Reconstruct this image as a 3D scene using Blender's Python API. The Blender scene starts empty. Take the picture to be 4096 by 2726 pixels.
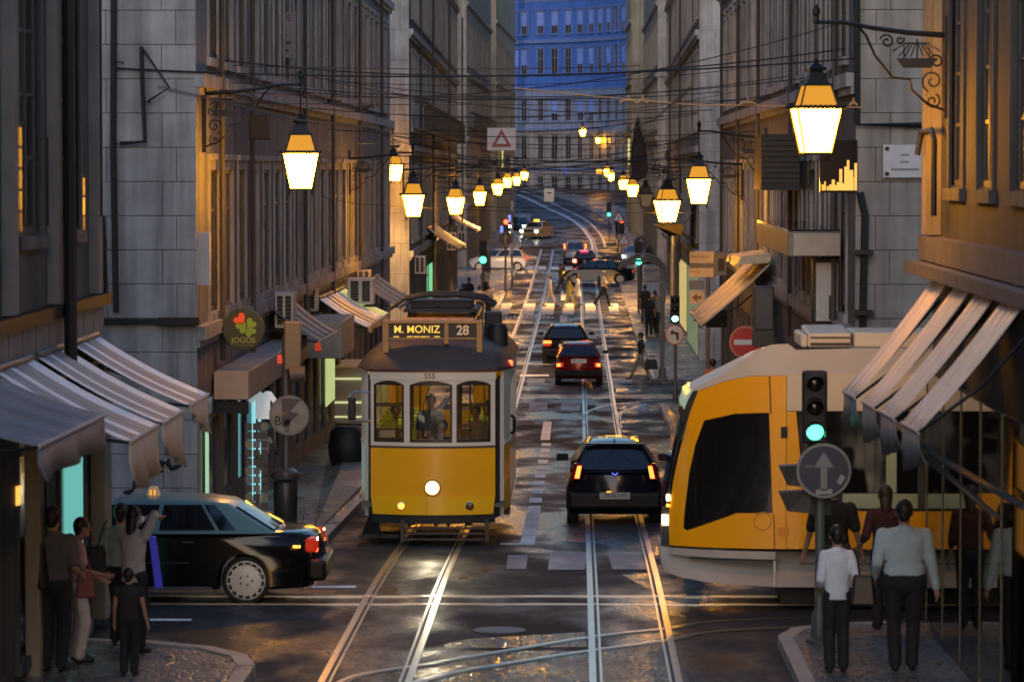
import bpy, bmesh, math, random
from math import sin, cos, pi, radians, sqrt, atan2, hypot
from mathutils import Vector, Matrix
random.seed(7)
SC = bpy.context.scene
COL = SC.collection

# ------------------------------------------------------------------ camera
CAMZ, FPX, VU, VV = 7.1, 3600.0, 578.0, 168.0
cam = bpy.data.cameras.new('camera'); camo = bpy.data.objects.new('camera', cam); COL.objects.link(camo)
camo.location = (0, 0, CAMZ)
cam.sensor_width = 36.0; cam.lens = 36.0 * FPX / 1024.0
cam.clip_start = 1.0; cam.clip_end = 3000.0
yaw = math.atan((VU - 512) / FPX); pitch = math.atan((340.5 - VV) / FPX)
camo.rotation_euler = (pi / 2 - pitch, 0, yaw)
cam.dof.use_dof = True; cam.dof.focus_distance = 75.0; cam.dof.aperture_fstop = 3.4
SC.camera = camo

# ------------------------------------------------------------------ dusk light
w = bpy.data.worlds.new('World'); SC.world = w; w.use_nodes = True
wn = w.node_tree; wn.nodes.clear()
sky = wn.nodes.new('ShaderNodeTexSky'); sky.sky_type = 'NISHITA'; sky.sun_disc = False
sky.sun_elevation = radians(0.5); sky.sun_rotation = radians(184); sky.altitude = 50
bg = wn.nodes.new('ShaderNodeBackground'); bg.inputs['Strength'].default_value = 0.15
tint = wn.nodes.new('ShaderNodeMix'); tint.data_type = 'RGBA'; tint.blend_type = 'MULTIPLY'; tint.inputs[0].default_value = 1.0
tint.inputs[7].default_value = (0.62, 0.92, 1.50, 1)
wo = wn.nodes.new('ShaderNodeOutputWorld')
wn.links.new(sky.outputs[0], tint.inputs[6]); wn.links.new(tint.outputs[2], bg.inputs['Color']); wn.links.new(bg.outputs[0], wo.inputs[0])
sl = bpy.data.lights.new('dusk_sun', 'SUN'); sl.energy = 0.20; sl.angle = radians(34); sl.color = (1.0, 0.86, 0.72)
so = bpy.data.objects.new('dusk_sun', sl); COL.objects.link(so)
so.rotation_euler = (radians(72), 0, radians(-4))
vs = SC.view_settings; vs.view_transform = 'Standard'; vs.look = 'None'; vs.exposure = 2.4; vs.gamma = 1.0
vs.use_curve_mapping = False
SC.cycles.max_bounces = 6; SC.cycles.diffuse_bounces = 3; SC.cycles.glossy_bounces = 3; SC.cycles.transparent_max_bounces = 10
SC.cycles.sample_clamp_indirect = 3.0; SC.cycles.sample_clamp_direct = 0.0
SC.cycles.use_denoising = True
SC.cycles.blur_glossy = 0.6

# ------------------------------------------------------------------ ground profile
GP = [(-200, 1.75), (30, 1.6), (39, 1.53), (47.4, 1.45), (51, 1.37), (54.7, 1.25), (60, 1.08), (94, .13), (100, .05), (112, .02),
      (130, 0), (180, 0), (210, .2), (235, .5), (260, .85), (300, 1.5), (330, 2.24), (360, 3.0), (400, 4.3), (440, 5.3), (700, 9), (2500, 20)]
def gz(y):
    for i in range(len(GP) - 1):
        if y <= GP[i + 1][0]:
            a, b = GP[i], GP[i + 1]
            return a[1] + (b[1] - a[1]) * (y - a[0]) / (b[0] - a[0])
    return GP[-1][1]
def gp(u, v, dz=0.0):
    lo, hi = 25.0, 440.0
    for _ in range(50):
        m = (lo + hi) / 2
        if (CAMZ - gz(m) - dz) - (v - VV) * m / FPX > 0: lo = m
        else: hi = m
    return ((u - VU) * lo / FPX, lo, gz(lo) + dz)
def X(u, d): return (u - VU) * d / FPX
def Z(v, d): return CAMZ - (v - VV) * d / FPX

# ------------------------------------------------------------------ materials
MATS = {}
def mat(name, col, rough=.6, metal=0., var=.12, scale=2., bump=0., bscale=30., emis=None, estr=0., streak=0., coat=0., spec=.5):
    if name in MATS: return MATS[name]
    m = bpy.data.materials.new(name); m.use_nodes = True; nt = m.node_tree; N = nt.nodes; L = nt.links
    b = N['Principled BSDF']
    b.inputs['Roughness'].default_value = rough; b.inputs['Metallic'].default_value = metal
    b.inputs['Specular IOR Level'].default_value = spec
    if coat: b.inputs['Coat Weight'].default_value = coat; b.inputs['Coat Roughness'].default_value = .05
    geo = N.new('ShaderNodeNewGeometry')
    if var or streak:
        no = N.new('ShaderNodeTexNoise'); no.inputs['Scale'].default_value = scale; no.inputs['Detail'].default_value = 6
        L.new(geo.outputs['Position'], no.inputs['Vector'])
        mp = N.new('ShaderNodeMapRange'); mp.inputs[1].default_value = .3; mp.inputs[2].default_value = .7
        mp.inputs[3].default_value = 1 - var; mp.inputs[4].default_value = 1 + var
        L.new(no.outputs[0], mp.inputs[0]); fac = mp.outputs[0]
        if streak:
            sc = N.new('ShaderNodeVectorMath'); sc.operation = 'MULTIPLY'; sc.inputs[1].default_value = (3.0, 3.0, .22)
            L.new(geo.outputs['Position'], sc.inputs[0])
            n2 = N.new('ShaderNodeTexNoise'); n2.inputs['Scale'].default_value = 1.2; n2.inputs['Detail'].default_value = 5
            L.new(sc.outputs[0], n2.inputs['Vector'])
            m2 = N.new('ShaderNodeMapRange'); m2.inputs[1].default_value = .38; m2.inputs[2].default_value = .62
            m2.inputs[3].default_value = 1 - streak; m2.inputs[4].default_value = 1.05
            L.new(n2.outputs[0], m2.inputs[0])
            mu = N.new('ShaderNodeMath'); mu.operation = 'MULTIPLY'; L.new(fac, mu.inputs[0]); L.new(m2.outputs[0], mu.inputs[1]); fac = mu.outputs[0]
        mx = N.new('ShaderNodeVectorMath'); mx.operation = 'SCALE'; mx.inputs[0].default_value = col
        L.new(fac, mx.inputs['Scale']); L.new(mx.outputs[0], b.inputs['Base Color'])
    else: b.inputs['Base Color'].default_value = (*col, 1)
    if bump:
        nb = N.new('ShaderNodeTexNoise'); nb.inputs['Scale'].default_value = bscale; nb.inputs['Detail'].default_value = 4
        L.new(geo.outputs['Position'], nb.inputs['Vector'])
        bu = N.new('ShaderNodeBump'); bu.inputs['Strength'].default_value = bump; bu.inputs['Distance'].default_value = .03
        L.new(nb.outputs[0], bu.inputs['Height']); L.new(bu.outputs[0], b.inputs['Normal'])
    if emis:
        b.inputs['Emission Color'].default_value = (*emis, 1); b.inputs['Emission Strength'].default_value = estr
    MATS[name] = m; return m

def wet_mat(name, col, r0, r1, scale, cobble=0., bump=.25, sp=.24):
    """paving whose dampness varies: roughness follows noise stretched across the street"""
    m = mat(name, col, .5, 0, .25, 1.3, spec=sp)
    nt = m.node_tree; N = nt.nodes; L = nt.links; b = N['Principled BSDF']
    geo = [n for n in N if n.type == 'NEW_GEOMETRY'][0]
    v = N.new('ShaderNodeVectorMath'); v.operation = 'MULTIPLY'; v.inputs[1].default_value = (scale, scale * .42, scale)
    L.new(geo.outputs['Position'], v.inputs[0])
    n = N.new('ShaderNodeTexNoise'); n.inputs['Scale'].default_value = 1; n.inputs['Detail'].default_value = 5; n.inputs['Roughness'].default_value = .62
    L.new(v.outputs[0], n.inputs['Vector'])
    mp = N.new('ShaderNodeMapRange'); mp.inputs[1].default_value = .42; mp.inputs[2].default_value = .62
    mp.inputs[3].default_value = r0; mp.inputs[4].default_value = r1
    L.new(n.outputs[0], mp.inputs[0]); L.new(mp.outputs[0], b.inputs['Roughness'])
    nb = N.new('ShaderNodeTexNoise'); nb.inputs['Scale'].default_value = 38; nb.inputs['Detail'].default_value = 3
    L.new(geo.outputs['Position'], nb.inputs['Vector']); h = nb.outputs[0]
    nw = N.new('ShaderNodeTexNoise'); nw.inputs['Scale'].default_value = 2.4; nw.inputs['Detail'].default_value = 3
    L.new(geo.outputs['Position'], nw.inputs['Vector'])
    if cobble:
        vo = N.new('ShaderNodeTexVoronoi'); vo.feature = 'DISTANCE_TO_EDGE'; vo.inputs['Scale'].default_value = cobble
        L.new(geo.outputs['Position'], vo.inputs['Vector'])
        cl = N.new('ShaderNodeMapRange'); cl.inputs[1].default_value = 0; cl.inputs[2].default_value = .18
        L.new(vo.outputs['Distance'], cl.inputs[0]); h = cl.outputs[0]
        jn = N.new('ShaderNodeMapRange'); jn.inputs[1].default_value = .02; jn.inputs[2].default_value = .14; jn.inputs[3].default_value = .3; jn.inputs[4].default_value = 1
        L.new(vo.outputs['Distance'], jn.inputs[0]); src = b.inputs['Base Color'].links[0].from_socket
        s2 = N.new('ShaderNodeVectorMath'); s2.operation = 'SCALE'; L.new(src, s2.inputs[0]); L.new(jn.outputs[0], s2.inputs['Scale']); L.new(s2.outputs[0], b.inputs['Base Color'])
    bu = N.new('ShaderNodeBump'); bu.inputs['Strength'].default_value = bump; bu.inputs['Distance'].default_value = .012 if not cobble else .02
    b2 = N.new('ShaderNodeBump'); b2.inputs['Strength'].default_value = .22; b2.inputs['Distance'].default_value = .03
    L.new(nw.outputs[0], b2.inputs['Height']); L.new(b2.outputs[0], bu.inputs['Normal'])
    L.new(h, bu.inputs['Height']); L.new(bu.outputs[0], b.inputs['Normal'])
    return m

def glass_mat(name, col, tr=.75, rough=.03):
    if name in MATS: return MATS[name]
    m = bpy.data.materials.new(name); m.use_nodes = True; nt = m.node_tree; N = nt.nodes; L = nt.links
    N.clear(); o = N.new('ShaderNodeOutputMaterial'); t = N.new('ShaderNodeBsdfTransparent'); t.inputs[0].default_value = (*col, 1)
    g = N.new('ShaderNodeBsdfGlossy'); g.inputs['Roughness'].default_value = rough; g.inputs[0].default_value = (.8, .8, .8, 1)
    fr = N.new('ShaderNodeFresnel'); fr.inputs[0].default_value = 1.5
    mi = N.new('ShaderNodeMixShader'); ad = N.new('ShaderNodeMath'); ad.operation = 'ADD'; ad.inputs[1].default_value = 1 - tr - .15 if tr < .85 else .02
    L.new(fr.outputs[0], ad.inputs[0]); L.new(ad.outputs[0], mi.inputs[0]); L.new(t.outputs[0], mi.inputs[1]); L.new(g.outputs[0], mi.inputs[2]); L.new(mi.outputs[0], o.inputs[0])
    MATS[name] = m; return m

STONE = mat('stone_pale', (.32, .315, .31), .8, 0, .22, 1.5, .25, 14, streak=.35)
STONE2 = mat('stone_warm', (.30, .275, .24), .8, 0, .16, 1.5, .2, 14, streak=.3)
PLAST = mat('plaster_grey', (.155, .16, .172), .85, 0, .20, .8, .1, 20, streak=.45)
PLAST2 = mat('plaster_beige', (.22, .20, .17), .85, 0, .14, .8, .1, 20, streak=.4)
PLAST3 = mat('plaster_ochre', (.32, .28, .20), .85, 0, .14, .8, .1, 20, streak=.35)
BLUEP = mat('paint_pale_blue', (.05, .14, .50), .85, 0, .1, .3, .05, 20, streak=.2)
BLUEG = mat('wall_streetlight_blue_grey', (.19, .24, .38), .85, 0, .12, .3, .05, 20, streak=.25)  # blue wall with warm street light mixed into the colour
BLUES = mat('stone_blue_trim', (.11, .18, .40), .85, 0, .1, .5)
DSTONE = mat('stone_dark', (.085, .083, .085), .8, 0, .2, 1.5, .2, 14, streak=.35)
FRAME = mat('frame_dark', (.05, .05, .05), .5)
FRAMEW = mat('frame_white', (.16, .17, .2), .5)
PANE = mat('window_glass', (.010, .011, .014), .14, 0, 0, spec=.5, bump=.05, bscale=2.0)
IRON = mat('black_iron', (.012, .012, .013), .45, .3)
GREYM = mat('grey_metal', (.10, .10, .105), .5, .4)
LGREY = mat('light_grey', (.42, .42, .42), .6)
ACW = mat('unit_casing', (.45, .44, .42), .55)
RAILM = mat('rail_steel', (.50, .49, .48), .28, 1.0, .1, 3, .10, 12)
RAILF = mat('rail_steel_sky_glint', (.85, .85, .85), .42, .8, .05, 3)  # sky glint on the far curve put into a brighter steel colour
GROOVE = mat('rail_groove', (.02, .017, .015), .6)
ASPH = wet_mat('asphalt_damp', (.040, .040, .043), .26, .85, .55, sp=.12)
ASPHP = wet_mat('asphalt_patch', (.024, .024, .027), .22, .7, .9, sp=.12)
COBB = wet_mat('road_setts', (.075, .075, .08), .18, .45, .8, 9.0, .6)
CALC = wet_mat('limestone_setts', (.24, .23, .22), .22, .55, .7, 8.0, .35)
KERB = mat('kerb_limestone', (.36, .35, .33), .45, 0, .15, 2, .2, 20)
PAINTW = wet_mat('road_paint', (.90, .90, .90), .6, .9, 1.4)
PAINTWORN = wet_mat('road_paint_worn', (.21, .21, .23), .4, .65, 1.4)
RED = mat('sign_red', (.55, .02, .015), .4)
WHITE = mat('sign_white', (.72, .70, .66), .5)
SBLUE = mat('sign_blue', (.012, .018, .06), .4)
SGREY = mat('sign_grey', (.22, .23, .22), .5)
BLACK = mat('black_matt', (.01, .01, .01), .6)
RUBBER = mat('tyre_rubber', (.012, .012, .012), .75)
YEL = mat('tram_yellow', (.97, .44, .006), .30, 0, .05, 1, coat=.35)
YEL2 = mat('tram_yellow_bright', (1.0, .53, .008), .26, 0, .04, 1, coat=.4)
CREAM = mat('tram_cream', (.74, .64, .50), .4, 0, .06, 2)
BROWNR = mat('tram_roof_brown', (.060, .045, .038), .65, 0, .15, 2)
ORW = mat('tram_sign_case', (.50, .24, .07), .5, 0, .1, 3)
def emit(name, col, s): return mat(name, (.02, .02, .02), .6, 0, 0, emis=col, estr=s, spec=.1)
LAMPG = emit('lantern_glass_lit', (1, .38, .012), 22)
LAMPC = emit('lantern_hood_lit', (1, .42, .03), .15)
EGREEN = emit('signal_green', (.06, 1, .45), 1.1)
ERED = emit('signal_red', (1, .06, .02), 1.6)
EAMB = emit('lamp_amber', (1, .38, .05), .6)
ETAIL = emit('tail_lamp_red', (1, .09, .02), 1)
ETAILH = emit('tail_lamp_hot', (1, .17, .03), .9)
EHEAD = emit('headlamp_white', (1, .93, .72), 7)
ECYAN = emit('shop_light_cyan', (.22, .75, .68), .12)
EWARM = emit('shop_light_warm', (1, .62, .2), .5)
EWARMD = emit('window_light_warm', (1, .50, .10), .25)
EGRN = emit('shop_light_green', (.35, .85, .5), .5)

# ------------------------------------------------------------------ mesh builder
class MB:
    def __init__(s): s.v = []; s.f = []; s.m = []; s.k = 0
    def add(s, vs_, fs_, mi=None):
        o = len(s.v); s.v += [tuple(p) for p in vs_]; mi = s.k if mi is None else mi
        for f in fs_: s.f.append(tuple(i + o for i in f)); s.m.append(mi)
        return s
    def box(s, x0, x1, y0, y1, z0, z1):
        return s.add([(x0, y0, z0), (x1, y0, z0), (x1, y1, z0), (x0, y1, z0), (x0, y0, z1), (x1, y0, z1), (x1, y1, z1), (x0, y1, z1)],
                     [(0, 3, 2, 1), (4, 5, 6, 7), (0, 1, 5, 4), (1, 2, 6, 5), (2, 3, 7, 6), (3, 0, 4, 7)])
    def hexa(s, p):   # 8 points, bottom 4 then top 4
        return s.add(p, [(0, 3, 2, 1), (4, 5, 6, 7), (0, 1, 5, 4), (1, 2, 6, 5), (2, 3, 7, 6), (3, 0, 4, 7)])
    def quad(s, a, b, c, d): return s.add([a, b, c, d], [(0, 1, 2, 3)])
    def tube(s, pts, r, n=8, closed=False):
        pts = [Vector(p) for p in pts]; k = len(pts); rs = r if isinstance(r, (list, tuple)) else [r] * k
        vs_ = []; prev = None
        for i, p in enumerate(pts):
            a = pts[(i - 1) % k] if (i > 0 or closed) else p; b = pts[(i + 1) % k] if (i < k - 1 or closed) else p
            t = (b - a); t = t.normalized() if t.length > 1e-9 else Vector((0, 0, 1))
            up = prev if prev is not None else (Vector((0, 0, 1)) if abs(t.z) < .95 else Vector((1, 0, 0)))
            s1 = t.cross(up)
            if s1.length < 1e-6: s1 = t.cross(Vector((0, 1, 0)))
            s1.normalize(); s2 = s1.cross(t).normalized(); prev = s2
            for j in range(n):
                a_ = 2 * pi * j / n; vs_.append(p + (s1 * cos(a_) + s2 * sin(a_)) * rs[i])
        fs_ = []
        for i in range(k if closed else k - 1):
            for j in range(n):
                a0 = i * n + j; a1 = i * n + (j + 1) % n; b0 = ((i + 1) % k) * n + j; b1 = ((i + 1) % k) * n + (j + 1) % n
                fs_.append((a0, a1, b1, b0))
        if not closed: fs_.append(tuple(range(n))[::-1]); fs_.append(tuple(range((k - 1) * n, k * n)))
        return s.add(vs_, fs_)
    def lathe(s, prof, c=(0, 0, 0), n=16, axis='z', start=0.):
        vs_ = []; 
        for r, h in prof:
            for j in range(n):
                a = start + 2 * pi * j / n
                p = (r * cos(a), r * sin(a), h)
                if axis == 'x': p = (h, r * cos(a), r * sin(a))
                if axis == 'y': p = (r * cos(a), h, r * sin(a))
                vs_.append((p[0] + c[0], p[1] + c[1], p[2] + c[2]))
        fs_ = []
        for i in range(len(prof) - 1):
            for j in range(n): fs_.append((i * n + j, i * n + (j + 1) % n, (i + 1) * n + (j + 1) % n, (i + 1) * n + j))
        fs_.append(tuple(range(n))); fs_.append(tuple(range((len(prof) - 1) * n, len(prof) * n)))
        return s.add(vs_, fs_)
    def prism(s, poly, fn, t0, t1):   # poly 2d, fn(a, b, t) -> 3d
        n = len(poly); vs_ = [fn(a, b, t0) for a, b in poly] + [fn(a, b, t1) for a, b in poly]
        fs_ = [tuple(range(n)), tuple(range(2 * n - 1, n - 1, -1))] + [(i, (i + 1) % n, n + (i + 1) % n, n + i) for i in range(n)]
        return s.add(vs_, fs_)
    def caps(s, p, q, r0, r1, n=10, sx=1., sy=1.):
        p = Vector(p); q = Vector(q); t = q - p; L_ = t.length; t = t.normalized() if L_ > 1e-6 else Vector((0, 0, 1))
        up = Vector((0, 1, 0)) if abs(t.y) < .9 else Vector((1, 0, 0))
        a = t.cross(up).normalized(); b = a.cross(t).normalized(); rings = []
        for th in (-90, -60, -30, 0): rings.append((p + t * r0 * sin(radians(th)), max(r0 * cos(radians(th)), .001)))
        for th in (0, 30, 60, 90): rings.append((q + t * r1 * sin(radians(th)), max(r1 * cos(radians(th)), .001)))
        vs_ = []; fs_ = []
        for c, r in rings:
            for j in range(n): an = 2 * pi * j / n; vs_.append(c + a * cos(an) * r * sx + b * sin(an) * r * sy)
        for i in range(len(rings) - 1):
            for j in range(n): fs_.append((i * n + j, i * n + (j + 1) % n, (i + 1) * n + (j + 1) % n, (i + 1) * n + j))
        fs_.append(tuple(range(n))); fs_.append(tuple(range((len(rings) - 1) * n, len(rings) * n)))
        return s.add(vs_, fs_)
    def ell(s, c, rx, ry, rz, n=14, k=9):
        prof = []; 
        vs_ = []; fs_ = []
        for i in range(k + 1):
            th = -pi / 2 + pi * i / k; r = max(cos(th), .01)
            for j in range(n): a = 2 * pi * j / n; vs_.append((c[0] + rx * r * cos(a), c[1] + ry * r * sin(a), c[2] + rz * sin(th)))
        for i in range(k):
            for j in range(n): fs_.append((i * n + j, i * n + (j + 1) % n, (i + 1) * n + (j + 1) % n, (i + 1) * n + j))
        fs_.append(tuple(range(n))); fs_.append(tuple(range(k * n, (k + 1) * n)))
        return s.add(vs_, fs_)
    def loft(s, rings, cap=True):
        n = len(rings[0]); vs_ = [p for r in rings for p in r]; fs_ = []
        for i in range(len(rings) - 1):
            for j in range(n): fs_.append((i * n + j, i * n + (j + 1) % n, (i + 1) * n + (j + 1) % n, (i + 1) * n + j))
        if cap: fs_.append(tuple(range(n))[::-1]); fs_.append(tuple(range((len(rings) - 1) * n, len(rings) * n)))
        return s.add(vs_, fs_)
    def mesh(s, name, mats, rel=None, smooth=False):
        vs_ = s.v if rel is None else [(p[0] - rel[0], p[1] - rel[1], p[2] - rel[2]) for p in s.v]
        me = bpy.data.meshes.new(name); me.from_pydata(vs_, [], s.f)
        for m_ in (mats if isinstance(mats, (list, tuple)) else [mats]): me.materials.append(m_)
        bm = bmesh.new(); bm.from_mesh(me); bmesh.ops.recalc_face_normals(bm, faces=bm.faces); bm.to_mesh(me); bm.free()
        if max(s.m or [0]) > 0: me.polygons.foreach_set('material_index', s.m)
        if smooth:
            me.polygons.foreach_set('use_smooth', [True] * len(me.polygons))
            if smooth != 'full':
                try: me.set_sharp_from_angle(angle=radians(38))
                except Exception: pass
        me.update(); return me
    def build(s, name, mats, parent=None, rel='auto', smooth=False, bevel=0., **tags):
        if rel == 'auto': rel = tuple(parent.matrix_world_loc) if False else (tuple(ABS.get(parent.name, (0, 0, 0))) if parent else None)
        me = s.mesh(name, mats, rel, smooth)
        return put(name, me, parent, bevel=bevel, abs_=rel, **tags)
ABS = {}   # parts built in world coordinates are stored relative to their thing's base
def put(name, me, parent=None, loc=(0, 0, 0), rot=0., bevel=0., abs_=None, **tags):
    o = bpy.data.objects.new(name, me); COL.objects.link(o); o.location = loc
    if rot: o.rotation_euler = (0, 0, rot)
    if parent: o.parent = parent
    if abs_ is not None: ABS[o.name] = abs_
    if bevel:
        b = o.modifiers.new('bevel', 'BEVEL'); b.width = bevel; b.segments = 2; b.limit_method = 'ANGLE'; b.angle_limit = radians(40)
    tag(o, **tags); return o
def tag(o, label=None, cat=None, group=None, kind=None):
    if label: o['label'] = label
    if cat: o['category'] = cat
    if group: o['group'] = group
    if kind: o['kind'] = kind
    return o
def thing(name, label, cat, loc=(0, 0, 0), rot=0., group=None, kind=None):
    o = bpy.data.objects.new(name, None); COL.objects.link(o); o.location = loc; o.rotation_euler = (0, 0, rot)
    o.empty_display_size = .3
    ABS[o.name] = tuple(loc) if not rot else (0, 0, 0)
    return tag(o, label, cat, group, kind)
def text(name, s, size, m, parent, loc, rot=(pi / 2, 0, 0), ext=.004, sx=1., bold=0.0, align='CENTER'):
    c = bpy.data.curves.new(name, 'FONT'); c.body = s; c.size = size; c.extrude = ext; c.align_x = align; c.align_y = 'CENTER'; c.offset = bold
    c.materials.append(m); tmp = bpy.data.objects.new('tmp', c); me = bpy.data.meshes.new_from_object(tmp); bpy.data.objects.remove(tmp); me.name = name
    o = bpy.data.objects.new(name, me); COL.objects.link(o); o.parent = parent
    o.location = loc; o.rotation_euler = rot; o.scale = (sx, 1, 1); return o
# ------------------------------------------------------------------ ground, road, pavements
XS = [-400, -120, -40, -16, -8, -4, -2, 0, 1.5, 3, 6, 16, 40, 120, 400]
YS = [-200, -60, 0, 20] + [28 + 2 * i for i in range(66)] + [170 + 10 * i for i in range(29)] + [500, 600, 900, 1500, 2500]
b = MB(); vs_ = [(x, y, gz(y)) for y in YS for x in XS]; n = len(XS)
b.add(vs_, [(i * n + j, i * n + j + 1, (i + 1) * n + j + 1, (i + 1) * n + j) for i in range(len(YS) - 1) for j in range(n - 1)])
b.build('road', ASPH, kind='structure', smooth='full')

def ysamp(y0, y1, st=2.0):
    k = max(1, int(math.ceil((y1 - y0) / st))); return [y0 + (y1 - y0) * i / k for i in range(k + 1)]
def strip(b, xa, xb, y0, y1, dz, st=2.0):
    ys = ysamp(y0, y1, st); fa = xa if callable(xa) else (lambda y: xa); fb = xb if callable(xb) else (lambda y: xb)
    vs_ = []
    for y in ys: vs_ += [(fa(y), y, gz(y) + dz), (fb(y), y, gz(y) + dz)]
    b.add(vs_, [(2 * i, 2 * i + 1, 2 * i + 3, 2 * i + 2) for i in range(len(ys) - 1)])
def slab(name, pts, m, h=.13, kerb_from=None, **k):
    """a raised pavement from its outline: top sheet and sides down to the road"""
    b = MB(); n = len(pts)
    top = [(x, y, gz(y) + h) for x, y in pts]; bot = [(x, y, gz(y) - .3) for x, y in pts]
    b.add(top + bot, [tuple(range(n))] + [(i, (i + 1) % n, n + (i + 1) % n, n + i) for i in range(n)])
    return b.build(name, m, kind='structure', **k)
def lane(xk, xw, y0, y1, r0=0., r1=0., st=3.0):
    """outline of a pavement between kerb line xk and wall line xw, corners towards the road rounded"""
    sg = 1 if xw > xk else -1; P = []
    if r0: P += [(xk + sg * r0 * (1 - cos(a)), y0 + r0 * (1 - sin(a))) for a in [pi / 2 * i / 8 for i in range(9)][::-1]][::-1]
    else: P.append((xk, y0))
    mid = [y for y in ysamp(y0 + r0, y1 - r1, st)][1:-1]
    P2 = [(xk, y) for y in mid]
    if r1: P3 = [(xk + sg * r1 * (1 - cos(a)), y1 - r1 * (1 - sin(a))) for a in [pi / 2 * i / 8 for i in range(9)]]
    else: P3 = [(xk, y1)]
    A = []
    if r0: A = [(xk + sg * r0 * (1 - cos(a)), y0 + r0 * (1 - sin(a))) for a in [pi / 2 * i / 8 for i in range(8, -1, -1)]]
    else: A = [(xk, y0)]
    return A + P2 + P3 + [(xw, y1)] + [(xw, y) for y in mid[::-1]] + [(xw, y0)]
KS = {}
def kerb_stones(parent, xk, y0, y1, h=.13, L_=1.1):
    sg = -1 if xk < 0 else 1; y = y0; wdt = .16
    while y < y1 - .3:
        l = min(L_, y1 - y) - .015; z0 = gz(y); z1 = gz(y + l)
        key = (round(l, 2), sg, round((z1 - z0), 3))
        if key not in KS:
            b = MB(); xa, xb = sorted((-.012 * sg, wdt * sg)); dz = z1 - z0
            b.hexa([(xa, 0, -.25), (xb, 0, -.25), (xb, l, -.25 + dz), (xa, l, -.25 + dz), (xa, 0, h + .008), (xb, 0, h + .008), (xb, l, h + .008 + dz), (xa, l, h + .008 + dz)])
            KS[key] = b.mesh('kerb_stone', KERB)
        put('kerb_stone', KS[key], parent, (xk, y, z0 + random.uniform(-.003, .003))); y += l + .015
_o = lane(-3.55, -6.9, 20, 41.4, 0, 2.2); _i = _o.index((-6.9, 41.4)); _o = _o[:_i] + [(-5.9, 43.6), (-6.3, 44.9), (-14, 45.0)] + [(-14, 20)]
pl = slab('pavement_near_left', _o, CALC)
pr = slab('pavement_near_right', lane(2.36, 14, 20, 43.4, 0, 1.4), CALC)
p1l = slab('pavement_first_block_left', lane(-3.95, -6.4, 55.9, 112, .5, 1.0), CALC)
p1r = slab('pavement_first_block_right', lane(2.42, 5.0, 56.0, 106.6, 1.0, .6), CALC)
p2l = slab('pavement_second_block_left', lane(-3.98, -9, 124, 236, 1.0, 1.5), CALC)
p2r = slab('pavement_second_block_right', lane(2.42, 7, 118.6, 213, .6, 1.5), CALC)
p3l = slab('pavement_third_block_left', lane(-4.4, -9, 250, 345, 1, 0), CALC)
p3r = slab('pavement_third_block_right', lane(3.0, 9, 236, 318, 1, 0), CALC)
pcl = slab('pavement_cross_street_left', lane(-6.3, -40, 55.9, 57.5), CALC)
pcr = slab('pavement_cross_street_right', lane(5.0, 40, 56.0, 57.5), CALC)
kerb_stones(pl, -3.55, 30, 39.1); kerb_stones(pr, 2.36, 30, 41.9)
kerb_stones(p1l, -3.95, 56.5, 111); kerb_stones(p1r, 2.42, 57, 106)
kerb_stones(p2r, 2.42, 119.3, 160, L_=2.2); kerb_stones(p2l, -3.98, 125.2, 235, L_=3)
def arc_kerb(parent, cx, cy, r, a0, a1, n, h=.13):
    for i in range(n):
        t0 = a0 + (a1 - a0) * i / n + .004; t1 = a0 + (a1 - a0) * (i + 1) / n - .004; b = MB(); z = gz(cy)
        P = [(cx + rr * cos(t), cy + rr * sin(t)) for rr, t in ((r - .18, t0), (r + .012, t0), (r + .012, t1), (r - .18, t1))]
        b.hexa([(x, y, z - .25) for x, y in P] + [(x, y, z + h + .008 + .003 * (i % 2)) for x, y in P])
        b.build('kerb_stone', KERB, parent, rel=None)
arc_kerb(pl, -5.75, 39.2, 2.2, 0, pi / 2, 4); arc_kerb(pr, 3.76, 42.0, 1.4, pi / 2, pi, 3)
# lighter bands of big flags across the first block's pavement
b = MB()
for i, y in enumerate([57.6, 58.35, 59.1, 60.6, 61.4]):
    for j in range(4): 
        x0 = -5.5 + j * .36 + (.12 if i % 2 else 0); b.box(x0, x0 + .31, y, y + .6, gz(y) + .05, gz(y + .3) + .136)
b.build('paving_stone', mat('pale_flags', (.40, .42, .42), .35, 0, .1, 3, .1, 20), p1l, kind='stuff')
# setts around the crossing curves in the foreground, asphalt patches elsewhere
def sheet(name, m, polys, dz, kind='structure'):
    b = MB()
    for P in polys: b.add([(x, y, gz(y) + dz) for x, y in P], [tuple(range(len(P)))])
    return b.build(name, m, kind=kind)
def pxq(*p): return [gp(u, v)[:2] for u, v in p]
sheet('road_setts', COBB, [pxq((385, 676), (440, 652), (590, 652), (672, 640), (690, 681), (690, 700), (380, 700)), pxq((445, 300 + 345), (470, 640), (585, 633), (588, 648), (445, 650))], .003)
sheet('asphalt_patch', ASPHP, [pxq((592, 380), (614, 379), (617, 396), (593, 397)), pxq((622, 575), (700, 570), (760, 585), (770, 596), (655, 593))], .004)

sheet('pavement_curve', CALC, [pxq((517, 187.5), (545, 194), (572, 202), (594, 212), (612, 224), (630, 240), (634, 226), (629, 210), (606, 201), (580, 195.5), (555, 191), (532, 186.5))], .05)
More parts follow.
